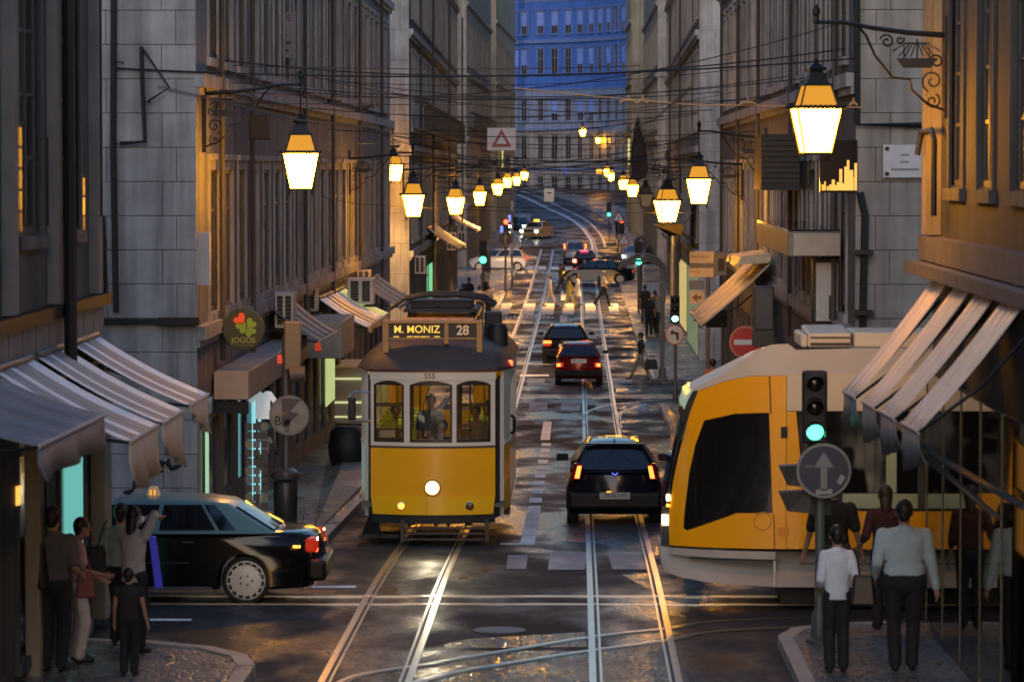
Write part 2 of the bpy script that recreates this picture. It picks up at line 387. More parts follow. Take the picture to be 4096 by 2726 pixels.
# ------------------------------------------------------------------ painted marks
def quads_px(name, m, qs, dz=.008, kind='structure'):
    b = MB()
    for q in qs:
        P = pxq(*q); b.add([(x, y, gz(y) + dz) for x, y in P], [tuple(range(len(P)))])
    return b.build(name, m, kind=kind)
def rc(u0, u1, v0, v1, sk=0.): return [(u0 + sk, v0), (u1 + sk, v0), (u1, v1), (u0, v1)]
dash = [[(528.8, 506), (541.3, 506), (534.7, 545), (520, 545)], [(543.5, 421.5), (552, 421.5), (550, 440), (540.5, 440)]]
for v0, v1 in ((443, 446), (448.5, 452.5), (454, 457.5), (460, 463.6), (466.3, 470), (473.6, 478), (481, 485.4), (489.3, 494), (498, 503)):
    c = 546.5 - (v0 - 440) * .190; wv = 4.6 + (v0 - 440) * .027; dash.append(rc(c - wv, c + wv, v0, v1, .6))
quads_px('centre_line', PAINTW, dash)
lines = [rc(500, 534.7, 544, 545.3), rc(520, 549, 374.3, 376), rc(545, 573, 457, 457.6), rc(500, 514, 448, 451), rc(520, 534, 418.5, 420), rc(500, 562, 363.6, 364.4)]
for i in range(12): lines.append(rc(505 + i * 4.2, 507.5 + i * 4.2, 316.3, 317.6)); 
for i in range(6): lines.append(rc(513 + i * 5, 516 + i * 5, 347.4, 348.4))
for u in (537, 545): lines.append(rc(u + 23, u + 28.5, 322, 324.2)); 
lines += [rc(560, 567, 315.5, 324), rc(561, 567.5, 290, 300), rc(562, 568, 274, 279)]
lines += [[(147, 621), (190, 621), (189, 623), (147, 623)], [(310, 587.5), (355, 587), (355, 589.5), (312, 589.8)]]
quads_px('road_lines', PAINTW, lines)
quads_px('zebra_crossing', PAINTWORN, [rc(548, 585, 552.5, 570.5, 3), rc(613, 647.5, 552.5, 570, -6), rc(506, 526, 556, 570, 2)])
quads_px('zebra_crossing', PAINTWORN, [rc(528.7, 547, 402.3, 410.6, 1), rc(561, 580.5, 402.3, 410.6, .3), rc(596, 611.6, 402.5, 410.8, -.5), rc(627, 648, 402.5, 410.8, -1), rc(527, 544, 378.3, 385.4, 1), rc(614, 633, 378, 383, -1)])
quads_px('zebra_crossing', PAINTW, [rc(500 + a / 6.27, 500 + c / 6.27, 303, 314.3, sk) for a, c, sk in ((-10, 55, 3.5), (135, 210, 2.2), (262, 336, 1), (392, 464, 0), (538, 602, -.6), (690, 750, -2))])
quads_px('zebra_crossing', PAINTW, [rc(u, u + 8, 266, 269.2) for u in (538, 551, 565, 511, 525)] + [rc(517, 525, 271, 273)])

# ------------------------------------------------------------------ tram tracks: head, groove, guard
def rail(path, dz=.012, wide=1.0, m=RAILM):
    """one grooved rail following path [(x, y)]"""
    P = []
    for i in range(len(path) - 1):
        a, c = path[i], path[i + 1]; k = max(1, int(hypot(c[0] - a[0], c[1] - a[1]) / 1.2))
        P += [(a[0] + (c[0] - a[0]) * j / k, a[1] + (c[1] - a[1]) * j / k) for j in range(k)]
    P.append(path[-1])
    def band(o0, o1, z, m, name, parent=None):
        b = MB(); vs_ = []
        for i, (x, y) in enumerate(P):
            q = P[min(i + 1, len(P) - 1)]; p = P[max(i - 1, 0)]; dx, dy = q[0] - p[0], q[1] - p[1]; l = hypot(dx, dy); nx, ny = dy / l, -dx / l
            for o, h in ((o0, z - .03), (o0, z), (o1, z), (o1, z - .03)): xx, yy = x + nx * o, y + ny * o; vs_.append((xx, yy, gz(yy) + h))
        fs_ = [(4 * i + j, 4 * i + j + 1, 4 * i + j + 5, 4 * i + j + 4) for i in range(len(P) - 1) for j in range(3)]
        b.add(vs_, fs_); return b.build(name, m, parent, **({} if parent else dict(kind='structure')))
    r = band(-.042 * wide, .036 * wide, dz, m, 'tram_rail')
    band(.036 * wide, .074 * wide, dz - .006, GROOVE, 'groove', r); band(.074 * wide, .102 * wide, dz - .001, m, 'guard', r)
    b = MB(); vs_ = []
    return r
def smoothp(pts, k=6):
    out = []
    for i in range(len(pts) - 1):
        p0 = pts[max(i - 1, 0)]; p1 = pts[i]; p2 = pts[i + 1]; p3 = pts[min(i + 2, len(pts) - 1)]
        for j in range(k):
            t = j / k; out.append(tuple(.5 * ((2 * p1[c]) + (-p0[c] + p2[c]) * t + (2 * p0[c] - 5 * p1[c] + 4 * p2[c] - p3[c]) * t * t + (-p0[c] + 3 * p1[c] - 3 * p2[c] + p3[c]) * t ** 3) for c in (0, 1)))
    return out + [pts[-1]]
rail([(.17, 26), (.17, 290)]); rail([(1.10, 26), (1.10, 240)][::-1])
rail([(-2.78, 26), (-2.78, 270)]); rail([(-1.84, 26), (-1.84, 270)][::-1])
cv = smoothp([(1.1, 240), (1.12, 275), (.83, 300), (-.4, 330), (-2.9, 360), (-7.1, 400), (-14, 445)], 10)
rail(cv, wide=2.6, m=RAILF)
cv2 = smoothp([(2.05, 275), (1.9, 300), (.75, 332), (-1.7, 364), (-5.6, 402), (-12, 445)], 10)
rail(cv2, wide=1.2, m=RAILF)
rail([(-40, 47.1), (40, 47.75)]); rail([(40, 46.75), (-40, 46.1)], wide=.8)
rail([(-4, 111.2), (40, 111.6)]); rail([(40, 112.6), (-4, 112.2)], wide=.8)
rail(smoothp([(-2.75, 37.6), (-2.46, 39.3), (-1.75, 40.3), (-.9, 41.5), (.125, 42.9), (1.06, 43.8), (2.44, 44.9), (9, 46.6), (16, 47)], 5), wide=.9)
rail(smoothp([(-2.2, 37.6), (-1.57, 39.3), (-.87, 40.35), (.12, 41.6), (1.05, 42.6), (2.4, 43.9), (9, 45.7), (16, 46.1)], 5), wide=.9)
rail(smoothp([(.17, 98), (.19, 103.3), (.52, 105.9), (1.0, 107.7), (1.78, 108.9), (3, 110.2), (5.5, 111.3)], 6), wide=.9)
rail(smoothp([(1.1, 97), (1.13, 102), (1.24, 104.1), (1.59, 105.9), (1.95, 107.4), (3.2, 109.2), (5.5, 110.2)], 6), wide=.9)
def disc(name, label, x, y, r, m):
    b = MB(); b.lathe([(r, 0), (r, .006), (r * .8, .006), (r * .8, .009)], (x, y, gz(y) + .003), 20)
    return b.build(name, m, label=label, cat='manhole cover')
disc('manhole_cover', 'round iron manhole cover between the tram tracks at the near crossing', -.95, 43.6, .32, GREYM)
disc('manhole_cover', 'round iron manhole cover right of the centre line behind the dark hatchback', -.25, 70.5, .3, GREYM)

# ------------------------------------------------------------------ facades
WIN = {}
def win_meshes(w_, h, kind, sur, fr):
    """surround, frame, pane of a tall window, local: x along wall, +y out, z up from the opening's foot"""
    k = (w_, h, kind, sur.name, fr.name)
    if k in WIN: return WIN[k]
    hw = w_ / 2; s = MB(); t = .17
    s.box(-hw - t, -hw, -.06, .035, -.02, h + t); s.box(hw, hw + t, -.06, .035, -.02, h + t); s.box(-hw, hw, -.06, .035, h, h + t)
    s.box(-hw - t - .06, hw + t + .06, -.02, .08, -.16, -.022)
    if kind != 'shop': s.box(-hw - t - .05, hw + t + .05, -.02, .08, h + t + .002, h + t + .10)
    f = MB(); d0, d1 = -.09, -.035; e = .07
    f.box(-hw, -hw + e, d0, d1, 0, h); f.box(hw - e, hw, d0, d1, 0, h); f.box(-hw + e, hw - e, d0, d1, h - e, h); f.box(-hw + e, hw - e, d0, d1, 0, e)
    if kind == 'sash':
        f.box(-.035, .035, d0, d1 + .01, e, h - e)
        for q in (.3, .55, .8): f.box(-hw + e, -.036, d0 + .01, d1 - .01, h * q - .02, h * q + .02); f.box(.036, hw - e, d0 + .01, d1 - .01, h * q - .02, h * q + .02)
    if kind == 'shop': f.box(-hw + e, hw - e, d0, d1, h * .78, h * .78 + .06)
    if kind == 'rail':
        f.box(-.035, .035, d0, d1 + .01, e, h - e); f.box(-hw + e, -.036, d0, d1, h * .7, h * .7 + .05); f.box(.036, hw - e, d0, d1, h * .7, h * .7 + .05)
    p = MB(); p.box(-hw + .02, hw - .02, -.075, -.058, .02, h - .02)
    WIN[k] = (s.mesh('surround', sur), f.mesh('window', fr), p.mesh('pane', PANE)); return WIN[k]
GR = MB(); 
for i in range(11): GR.box(-.7 + i * .14 - .012, -.7 + i * .14 + .012, .46, .484, 0, .95)
GR.box(-.75, .75, .45, .49, .95, 1.0); GR.box(-.75, .75, .45, .49, -.02, .02); GR.box(-.75, -.71, .0, .449, .95, 1.0); GR.box(.71, .75, .0, .449, .95, 1.0); GR.box(-.8, .8, 0, .52, -.12, -.021)
GRM = GR.mesh('balcony', IRON)
class Fac:
    def __init__(s, root, x0, y0, x1, y1, side):
        s.root = root; s.o = Vector((x0, y0, 0)); d = Vector((x1 - x0, y1 - y0, 0)); s.L = d.length; s.a = d / s.L
        s.n = Vector((s.a.y, -s.a.x, 0)) * side    # outward normal
        s.rot = atan2(s.n.y, s.n.x) - pi / 2
    def P(s, u, n, z): p = s.o + s.a * u + s.n * n; return (p.x, p.y, z)
    def bx(s, b, u0, u1, n0, n1, z0, z1):
        b.hexa([s.P(u0, n0, z0), s.P(u1, n0, z0), s.P(u1, n1, z0), s.P(u0, n1, z0), s.P(u0, n0, z1), s.P(u1, n0, z1), s.P(u1, n1, z1), s.P(u0, n1, z1)])
    def wall(s, m, bays, rows, top, back=.42):
        """bays: centres; rows: [(width, zb, zt)] from the street up; openings cut all the way, backed by a dark wall"""
        b = MB(); wmax = max(r[0] for r in rows); edges = [0] ; u = 0
        for c in bays:
            if c - wmax / 2 > u + .001: s.bx(b, u, c - wmax / 2, -back, 0, -1.5, top)
            zz = -1.5
            for (w_, zb, zt) in rows:
                zb_ = zb(s.P(c, 0, 0)[1]) if callable(zb) else zb
                s.bx(b, c - wmax / 2, c + wmax / 2, -back, 0, zz, zb_)
                if w_ < wmax - .001:
                    s.bx(b, c - wmax / 2, c - w_ / 2, -back, 0, zb_, zt); s.bx(b, c + w_ / 2, c + wmax / 2, -back, 0, zb_, zt)
                zz = zt
            s.bx(b, c - wmax / 2, c + wmax / 2, -back, 0, zz, top); u = c + wmax / 2
        if s.L > u + .001: s.bx(b, u, s.L, -back, 0, -1.5, top)
        s.bx(b, 0, s.L, -back - .3, -back - .002, -1.5, top)
        b.build('wall', m, s.root)
    def windows(s, bays, w_, zb, h, kind, sur, fr, balcony=False, skip=()):
        sm, fm, pm = win_meshes(w_, h if not callable(h) else 3, kind, sur, fr)
        for i, c in enumerate(bays):
            if i in skip: continue
            x, y, _ = s.P(c, 0, 0); z = zb(y) if callable(zb) else zb
            rr = ABS[s.root.name]; f = put('window', fm, s.root, (x - rr[0], y - rr[1], z - rr[2]), s.rot)
            put('surround', sm, f); put('pane', pm, f)
            if balcony: put('balcony', GRM, f)
def block(side, xa, xb, y0, y1, label, wallm, surm, pitch, rows, top=19.0, shop=True, depth=12., bands=(4.35, 8.4, 12.2), first=None, face_windows=False, balc=(), group=None, frm=FRAME, off=0.):
    """a street block: facade on the street, plain faces to the cross streets. side -1 = left of the street"""
    t = thing('building', label, 'building', ((xa + xb) / 2 + side * depth / 2, (y0 + y1) / 2, gz((y0 + y1) / 2)), group=group)
    F = Fac(t, xa, y0, xb, y1, 1 if side < 0 else -1)
    n = int((F.L - 1.0) / pitch); m0 = (F.L - n * pitch) / 2 + off; bays = [m0 + pitch * (i + .5) for i in range(n)]
    F.wall(wallm, bays, rows, top)
    for i, (w_, zb, zt) in enumerate(rows):
        h = (zt - zb) if not callable(zb) else 2.6
        if callable(zb): continue
        F.windows(bays, w_, zb, h, ('sash', 'rail', 'sash')[i % 3], surm, frm, balcony=(i in balc))
    if shop:
        w_, zb, zt = rows[0]
        for i, c in enumerate(bays):
            x, y, _ = F.P(c, 0, 0); z = zb(y); h = round((zt - z) * 2) / 2
            sm, fm, pm = win_meshes(w_, h, 'shop', surm, frm); rr = ABS[t.name]
            f = put('shop_window', fm, t, (x - rr[0], y - rr[1], zt - h - rr[2]), F.rot); put('pane', pm, f)
    b = MB()
    for z in bands: F.bx(b, -.05, F.L + .05, .002, .16, z, z + .22); F.bx(b, -.02, F.L + .02, .002, .08, z - .12, z - .002)
    b.build('cornice', surm, t)
    b = MB(); k = side * depth
    b.hexa([(xa + side * .722, y0 + .001, -1.5), (xa + k, y0 + .001, -1.5), (xb + k, y1 - .001, -1.5), (xb + side * .722, y1 - .001, -1.5),
            (xa + side * .722, y0 + .001, top - .2), (xa + k, y0 + .001, top - .2), (xb + k, y1 - .001, top - .2), (xb + side * .722, y1 - .001, top - .2)])
    b.build('body', wallm, t)
    b = MB(); e = .5
    x0_, x1_ = sorted((xa - side * e, xa + k)); b.box(x0_, x1_, y0 - e, y1 + e, top, top + .35); b.build('roof', mat('roof_tiles', (.18, .07, .04), .8), t)
    return t, F, bays
def pipe_part(t, pts, r=.05, m=IRON, name='drainpipe'):
    b = MB(); b.tube(pts, r, 8)
    return b.build(name, m, t, smooth=True)
gnd = lambda y: max(gz(y) + .5, .4)
# --- left side
L1, FL1, bL1 = block(-1, -6.13, -6.1, 57.5, 116.8, 'grey stone corner building on the left beyond the black taxi, with a round clover sign', PLAST, STONE, 2.55,
    [(1.6, gnd, 3.35), (1.4, 4.73, 7.07), (1.4, 8.95, 11.5)], top=13.6, group='buildings along the left of the street')
L2, FL2, _ = block(-1, -6.1, -6.9, 130, 206, 'weathered building on the left behind the tram, its end wall lit orange by a lantern', DSTONE, STONE, 2.6,
    [(1.6, gnd, 3.2), (1.35, 4.5, 7.0), (1.35, 8.6, 11.2), (1.35, 12.7, 15.2), (1.35, 16.7, 19)], top=19.6, bands=(3.9, 7.7, 11.9, 16.0), balc=(2,), group='buildings along the left of the street')
L3, FL3, _ = block(-1, -7.3, -6.9, 236, 286, 'tall building on the left beyond the white hatchback, with a deep stepped cornice', PLAST2, STONE2, 2.8,
    [(1.3, lambda y: gz(y) + .4, 3.9), (1.2, 5.4, 8.1), (1.2, 9.8, 12.5), (1.2, 14.0, 16.6)], top=21.0, bands=(4.6, 9.0, 13.1, 17.8), balc=(2,), group='buildings along the left of the street')
L4, FL4, _ = block(-1, -6.85, -6.05, 300, 345, 'farthest building on the left, at the foot of the curved track', PLAST3, STONE2, 2.8,
    [(1.3, lambda y: gz(y) + .4, 5.2), (1.2, 6.6, 9.2), (1.2, 10.8, 13.4), (1.2, 15, 17.5)], top=23.0, bands=(5.6, 9.9, 14.1, 19.2), group='buildings along the left of the street')
# --- right side
R1, FR1, bR1 = block(1, 4.42, 4.4, 57.5, 110.8, 'grey stone corner building on the right, behind the glazed canopy and black balcony', DSTONE, STONE, 2.55,
    [(1.6, gnd, 3.35), (1.4, 4.73, 7.07), (1.4, 8.95, 11.5)], top=13.6, group='buildings along the right of the street')
R2, FR2, _ = block(1, 4.4, 5.06, 131, 206, 'building on the right with lit shop signs over the arched street pole', PLAST, STONE, 2.6,
    [(1.6, gnd, 3.2), (1.35, 4.5, 7.0), (1.35, 8.6, 11.2), (1.35, 12.7, 15.2), (1.35, 16.7, 19)], top=19.6, bands=(3.9, 7.7, 11.9, 16.0), group='buildings along the right of the street')
R3, FR3, _ = block(1, 5.2, 5.15, 236, 285, 'tall pale building on the right behind the black sedan', PLAST2, STONE2, 2.8,
    [(1.3, lambda y: gz(y) + .4, 3.9), (1.2, 5.4, 8.1), (1.2, 9.8, 12.5), (1.2, 14.0, 16.6)], top=22, bands=(4.6, 9.0, 13.1, 17.8, 20.8), group='buildings along the right of the street')
R4, FR4, _ = block(1, 4.42, 4.3, 300, 322, 'farthest building on the right with yellow lit windows above the lamps', PLAST3, STONE2, 2.8,
    [(1.3, lambda y: gz(y) + .4, 5.2), (1.2, 6.6, 9.2), (1.2, 10.8, 13.4), (1.2, 15, 17.5)], top=24.0, bands=(5.6, 9.9, 14.1, 19.2), group='buildings along the right of the street')

# end walls that face the camera: coursed ashlar, each block its own stone
STM = {}
def ashlar(t, x0, x1, y, z0, z1, m, course=.545, bl=1.12, quoin=None, zmax_single=10.5):
    """courses of stones on the plane y, faces towards -y, joints recessed"""
    z = z0; r = 0; rr = ABS[t.name]; back = MB(); back.box(min(x0, x1), max(x0, x1), y - .001 - .0, y + .05, z0, z1)
    sg = 1 if x1 > x0 else -1
    while z < z1:
        h = min(course, z1 - z) - .012; x = 0; L_ = abs(x1 - x0); i = 0; first = (.32 if r % 2 else .55)
        while x < L_ - .05:
            l = (first if i == 0 else bl); l = min(l, L_ - x) - .012
            key = (round(l, 3), round(h, 3), m.name)
            if key not in STM:
                b = MB(); b.box(-l / 2, l / 2, -.035, 0, 0, h); b2 = b.mesh('stone', m); STM[key] = b2
            cx = x0 + sg * (x + l / 2)
            put('stone', STM[key], t, (cx - rr[0], y - .002 + random.uniform(-.006, .0) - rr[1], z - rr[2])); x += l + .012; i += 1
        z += course; r += 1
ashlar(L1, -6.10, -11.2, 57.5, .9, 13.5, STONE); ashlar(R1, 4.42, 9.2, 57.5, .9, 13.5, STONE2)
ashlar(L2, -6.1, -9, 130, 0, 18.7, STONE, 1.1, 1.8); ashlar(R2, 4.4, 7, 131, 0, 18.7, STONE, 1.1, 1.6)
ashlar(R3, 5.2, 7.5, 236, .5, 19.8, STONE2, 1.4, 2.0); ashlar(L3, -7.3, -9.5, 236, .5, 20, STONE2, 1.4, 2.0)
b = MB(); b.box(-6.7, -6.05, 57.30, 57.46, 4.60, 4.72); b.box(-11.2, -6.7, 57.36, 57.46, 4.62, 4.70); b.build('string_course', IRON, L1)
# cables and pipes on the end walls
pipe_part(L1, [(X(142, 57.4), 57.35, Z(46, 57)), (X(143, 57.4), 57.35, Z(90, 57)), (X(145, 57.4), 57.35, Z(141, 57)), (X(120, 57.4), 57.36, Z(143, 57))], .035, IRON, 'cable')
pipe_part(L1, [(X(116, 57.4), 57.38, 13), (X(113, 57.4), 57.38, Z(150, 57)), (X(115, 57.4), 57.38, 4.8)], .05)
pipe_part(L1, [(X(144, 57.4), 57.35, Z(49, 57)), (X(170, 57.4), 57.3, Z(87, 57)), (X(148, 57.4), 57.35, Z(101, 57))], .018, IRON, 'cable')
pipe_part(R1, [(X(854, 57.4), 57.36, 13), (X(856, 57.4), 57.36, Z(124, 57)), (X(926, 57.4), 57.36, Z(125, 57))], .05)
pipe_part(R1, [(X(859, 57.4), 57.36, Z(192, 57)), (X(864, 57.4), 57.33, Z(215, 57)), (X(862, 57.4), 57.33, Z(330, 57))], .06)
b = MB(); b.box(X(855, 57), X(874, 57), 57.15, 57.44, Z(254, 57), Z(250, 57)); b.box(X(855, 57), X(874, 57), 57.15, 57.44, Z(315, 57), Z(310, 57)); b.build('pipe_bracket', IRON, R1)
# stone plaque with four bolts and faint carved lines
pq = thing('wall_plaque', 'white stone street plaque fixed with four bolts on the right corner building', 'plaque', (X(904, 57.4), 57.42, Z(161, 57.4)))
b = MB(); b.box(-.35, .35, -.05, 0, -.26, .26); b.build('slab', mat('marble', (.52, .52, .52), .5, 0, .1, 3), pq, rel=None)
for sx in (-1, 1):
    for sz in (-1, 1): b = MB(); b.lathe([(.035, -.075), (.035, -.052)], (sx * .29, 0, sz * .20), 10, 'y'); b.build('bolt', IRON, pq, rel=None)
for (x0, x1, z) in ((-.07, .06, .10), (-.08, .06, -.01), (-.22, .22, -.13)):
    b = MB(); b.box(x0, x1, -.054, -.0515, z - .018, z + .018); b.build('carved_line', mat('engraving', (.25, .25, .25), .8), pq, rel=None)
# white wall sign on the lit corner
b = MB(); b.box(-6.10, -5.90, 57.6, 57.75, Z(285, 57.6), Z(232, 57.6)); tag(b.build('wall_sign', LGREY), 'narrow white vertical sign board on the lantern lit corner', 'sign')

# graffiti on the corner wall
b = MB()
for S in ([(888, 270), (900, 225), (925, 180), (960, 155), (1010, 148), (1060, 150), (1095, 147)], [(1040, 108), (1075, 85), (1105, 92), (1090, 112), (1050, 108)], [(1130, 60), (1125, 95), (1150, 128), (1185, 115), (1215, 108)], [(820, 292), (860, 290), (890, 275)]):
    pts = [((x / 1.694) / 4, (1800 + y / 1.694) / 4) for x, y in S]
    b.tube([(X(u, 57.42), 57.458, Z(v, 57.42)) for u, v in pts], [.02, *([.045] * (len(pts) - 2)), .015], 6)
b.build('graffiti', BLACK, L1)

# --- the curved building closing the street
cb = thing('curved_building', 'tall pale blue building with rows of tall windows curving across the end of the street', 'building', (0, 412, gz(412)))
us = [518, 524.7, 540.7, 555, 568.6, 580.5, 591.7, 600.5, 609, 617, 624, 630, 635, 639]
pts = []; y = 427.0; px_ = None
for u in us:
    if px_ is not None:
        # constant window pitch along the wall: solve the step in y
        for _ in range(30):
            dx = X(u, y) - px_[0]; dy = -sqrt(max(.02, 2.15 ** 2 - dx * dx)) if abs(dx) < 2.15 else -.3; y = px_[1] + dy
    px_ = (X(u, y), y); pts.append(px_)
pts = [(pts[0][0] - 8, pts[0][1] + 3)] + [(pts[0][0] - 4.0, pts[0][1] + 1.4)] + pts + [(pts[-1][0] + 10, pts[-1][1] - 30)]
bt = MB(); TOP = 34.0
ROWS = [(3.9, 6.1), (8.2, 10.9), (12.7, 15.1), (18.2, 21.0), (22.9, 25.4), (27.5, 30)]
BW = [(0, 11.6, MB()), (11.6, 16.3, MB()), (16.3, TOP, MB())]  # lower bands greyer: street light on the blue wall put into the colour
for i in range(len(pts) - 1):
    a, c = pts[i], pts[i + 1]
    for z0, z1, bw in BW: bw.hexa([(a[0], a[1], z0), (c[0], c[1], z0), (c[0], c[1] + 6, z0), (a[0], a[1] + 6, z0), (a[0], a[1], z1), (c[0], c[1], z1), (c[0], c[1] + 6, z1), (a[0], a[1] + 6, z1)])
    for z0, z1, e in ((21.75, 22.15, .5), (6.9, 7.1, .12), (16.2, 16.4, .15), (11.6, 11.75, .1), (26.6, 26.8, .12)):
        bt.hexa([(a[0], a[1] - e, z0), (c[0], c[1] - e, z0), (c[0], c[1] - .005, z0), (a[0], a[1] - .005, z0), (a[0], a[1] - e, z1), (c[0], c[1] - e, z1), (c[0], c[1] - .005, z1), (a[0], a[1] - .005, z1)])
bt.build('cornice', BLUES, cb)
for (z0, z1, bw), m_ in zip(BW, (mat('wall_streetlight_grey', (.26, .245, .26), .85, 0, .14, .4, .1, 14, streak=.3), BLUEG, BLUEP)): bw.build('wall', m_, cb)
CW = {}
random.seed(11)
for i in range(2, len(pts) - 2):
    c = pts[i]; pr_, nx_ = pts[i - 1], pts[i + 1]; ang = atan2(nx_[1] - pr_[1], nx_[0] - pr_[0])
    for r_, (z0, z1) in enumerate(ROWS):
        wd = .86; h = z1 - z0
        if r_ not in CW:
            s_ = MB(); s_.box(-wd / 2 - .16, -wd / 2, -.13, .3, -.1, h + .16); s_.box(wd / 2, wd / 2 + .16, -.13, .3, -.1, h + .16); s_.box(-wd / 2, wd / 2, -.13, .3, h, h + .16); s_.box(-wd / 2 - .2, wd / 2 + .2, -.28, .3, -.25, -.101); s_.box(-wd / 2 - .2, wd / 2 + .2, -.3, .3, h + .161, h + .3)
            f_ = MB(); f_.box(-.04, .04, -.09, -.03, 0, h); f_.box(-wd / 2, -.041, -.08, -.03, h * .62, h * .62 + .08); f_.box(.041, wd / 2, -.08, -.03, h * .62, h * .62 + .08)
            p_ = MB(); p_.box(-wd / 2, wd / 2, -.028, .1, 0, h)
            sh = MB(); sh.box(-wd / 2 + .02, wd / 2 - .02, -.10, -.05, h * .35, h - .01)
            CW[r_] = [s_.mesh('surround', BLUES if r_ > 2 else BLUEG if r_ == 2 else MATS['wall_streetlight_grey']), f_.mesh('window', FRAMEW), p_.mesh('pane', PANE), sh.mesh('blind', mat('blind_blue', (.16, .26, .72), .7))]
        W = put('window', CW[r_][1], cb, (c[0], c[1] - 412, z0 - gz(412)), ang); put('surround', CW[r_][0], W); put('pane', CW[r_][2], W)
        if (r_ >= 3 and random.random() < .75) or (r_ == 2 and random.random() < .3): put('blind', CW[r_][3], W)

# --- near left building (only its last metres show): pilasters, tall windows, shop under awnings
NL = thing('building', 'dark near building on the left edge with tall windows above the striped awnings', 'building', (-8.5, 32, 1.6), group='buildings along the left of the street')
F = Fac(NL, -5.95, 14, -5.95, 44.8, 1)
nb = [22.1 - 2.8 * k for k in range(4)][::-1]
bays = [s_ for s_ in (3.5, 6.5, 9.5, 12.5, 15.5, 18.5, 21.6, 24.9, 28.0)]
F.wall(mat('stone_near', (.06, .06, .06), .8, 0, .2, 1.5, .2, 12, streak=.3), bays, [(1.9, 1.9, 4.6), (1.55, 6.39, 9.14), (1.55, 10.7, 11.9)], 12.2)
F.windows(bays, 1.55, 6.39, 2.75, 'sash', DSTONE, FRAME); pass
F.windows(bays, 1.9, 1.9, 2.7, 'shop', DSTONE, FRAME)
b = MB(); F.bx(b, 0, 30.8, .002, .14, 5.42, 5.56); F.bx(b, 0, 30.8, .002, .22, 4.76, 4.83); b.build('string_course', IRON, NL)
b = MB()
for s_ in (23.25, 26.45, 29.9): F.bx(b, s_ - .2, s_ + .2, .002, .12, 5.58, 12)
b.build('pilaster', mat('pilaster_grey', (.16, .16, .16), .8, 0, .2, 1.5), NL)
b = MB(); 
for k in range(14): F.bx(b, 17.5 + k * .94, 17.5 + k * .94 + .88, .002, .06, 4.88, 5.40)
b.build('lintel_stone', mat('pilaster_grey', (.16, .16, .16)), NL)
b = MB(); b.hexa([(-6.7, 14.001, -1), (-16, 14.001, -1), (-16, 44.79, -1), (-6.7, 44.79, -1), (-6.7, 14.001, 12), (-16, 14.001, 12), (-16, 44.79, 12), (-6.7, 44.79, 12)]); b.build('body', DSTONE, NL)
pipe_part(NL, [(-5.74, 40.6, 12), (-5.74, 40.6, 4.8)], .075)
pipe_part(NL, [(-5.84, 43.9, 12), (-5.84, 43.9, Z(215, 43.9)), (-5.86, 44.3, Z(216, 44.2)), (-5.84, 44.4, Z(300, 44.2))], .035)
# --- near right building
NR = thing('building', 'near building on the right edge, its corner pier lit orange above the striped awning', 'building', (7.5, 32, 1.6), group='buildings along the right of the street')
F = Fac(NR, 4.25, 14, 4.25, 43.2, -1)
bays = [2.6, 5.6, 8.6, 11.6, 14.6, 17.6, 20.6, 23.6, 26.45]
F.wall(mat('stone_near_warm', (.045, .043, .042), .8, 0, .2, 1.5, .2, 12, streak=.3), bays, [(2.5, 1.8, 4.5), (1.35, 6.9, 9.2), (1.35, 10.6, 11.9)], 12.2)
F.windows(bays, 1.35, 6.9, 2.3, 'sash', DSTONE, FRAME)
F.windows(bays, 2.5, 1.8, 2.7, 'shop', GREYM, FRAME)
b = MB(); F.bx(b, 0, 29.2, .002, .18, 6.02, 6.3); F.bx(b, 0, 29.25, .002, .34, 5.86, 6.0); b.build('cornice', mat('cornice_grey', (.13, .12, .11), .8, 0, .2, 1.5), NR)
b = MB(); F.bx(b, 28.25, 29.22, .002, .10, 6.32, 12); F.bx(b, 28.4, 29.0, .102, .16, 6.32, 12); b.build('pilaster', PLAST3, NR)
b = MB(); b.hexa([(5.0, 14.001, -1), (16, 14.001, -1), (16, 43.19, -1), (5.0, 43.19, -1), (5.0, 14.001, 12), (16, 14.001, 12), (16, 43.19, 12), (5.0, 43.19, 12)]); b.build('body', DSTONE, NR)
pipe_part(NR, [(4.0, 42.6, Z(155, 42.6)), (4.05, 42.6, Z(132, 42.6)), (4.1, 41.9, Z(130, 42)), (4.09, 41.5, Z(140, 42)), (4.09, 41.5, Z(215, 42))], .035)
# --- buildings behind the viewer so that reflections and dusk light are those of a street
for sd, xa in ((-1, -5.5), (1, 4.4)):
    t = thing('building', 'plain street front behind the viewer, ' + ('left' if sd < 0 else 'right') + ' of the street', 'building', (xa + sd * 6, -20, 1.7))
    b = MB(); x0_, x1_ = sorted((xa, xa + sd * 12)); b.box(x0_, x1_, -60, 10, -1, 10.5); b.build('wall', PLAST, t)
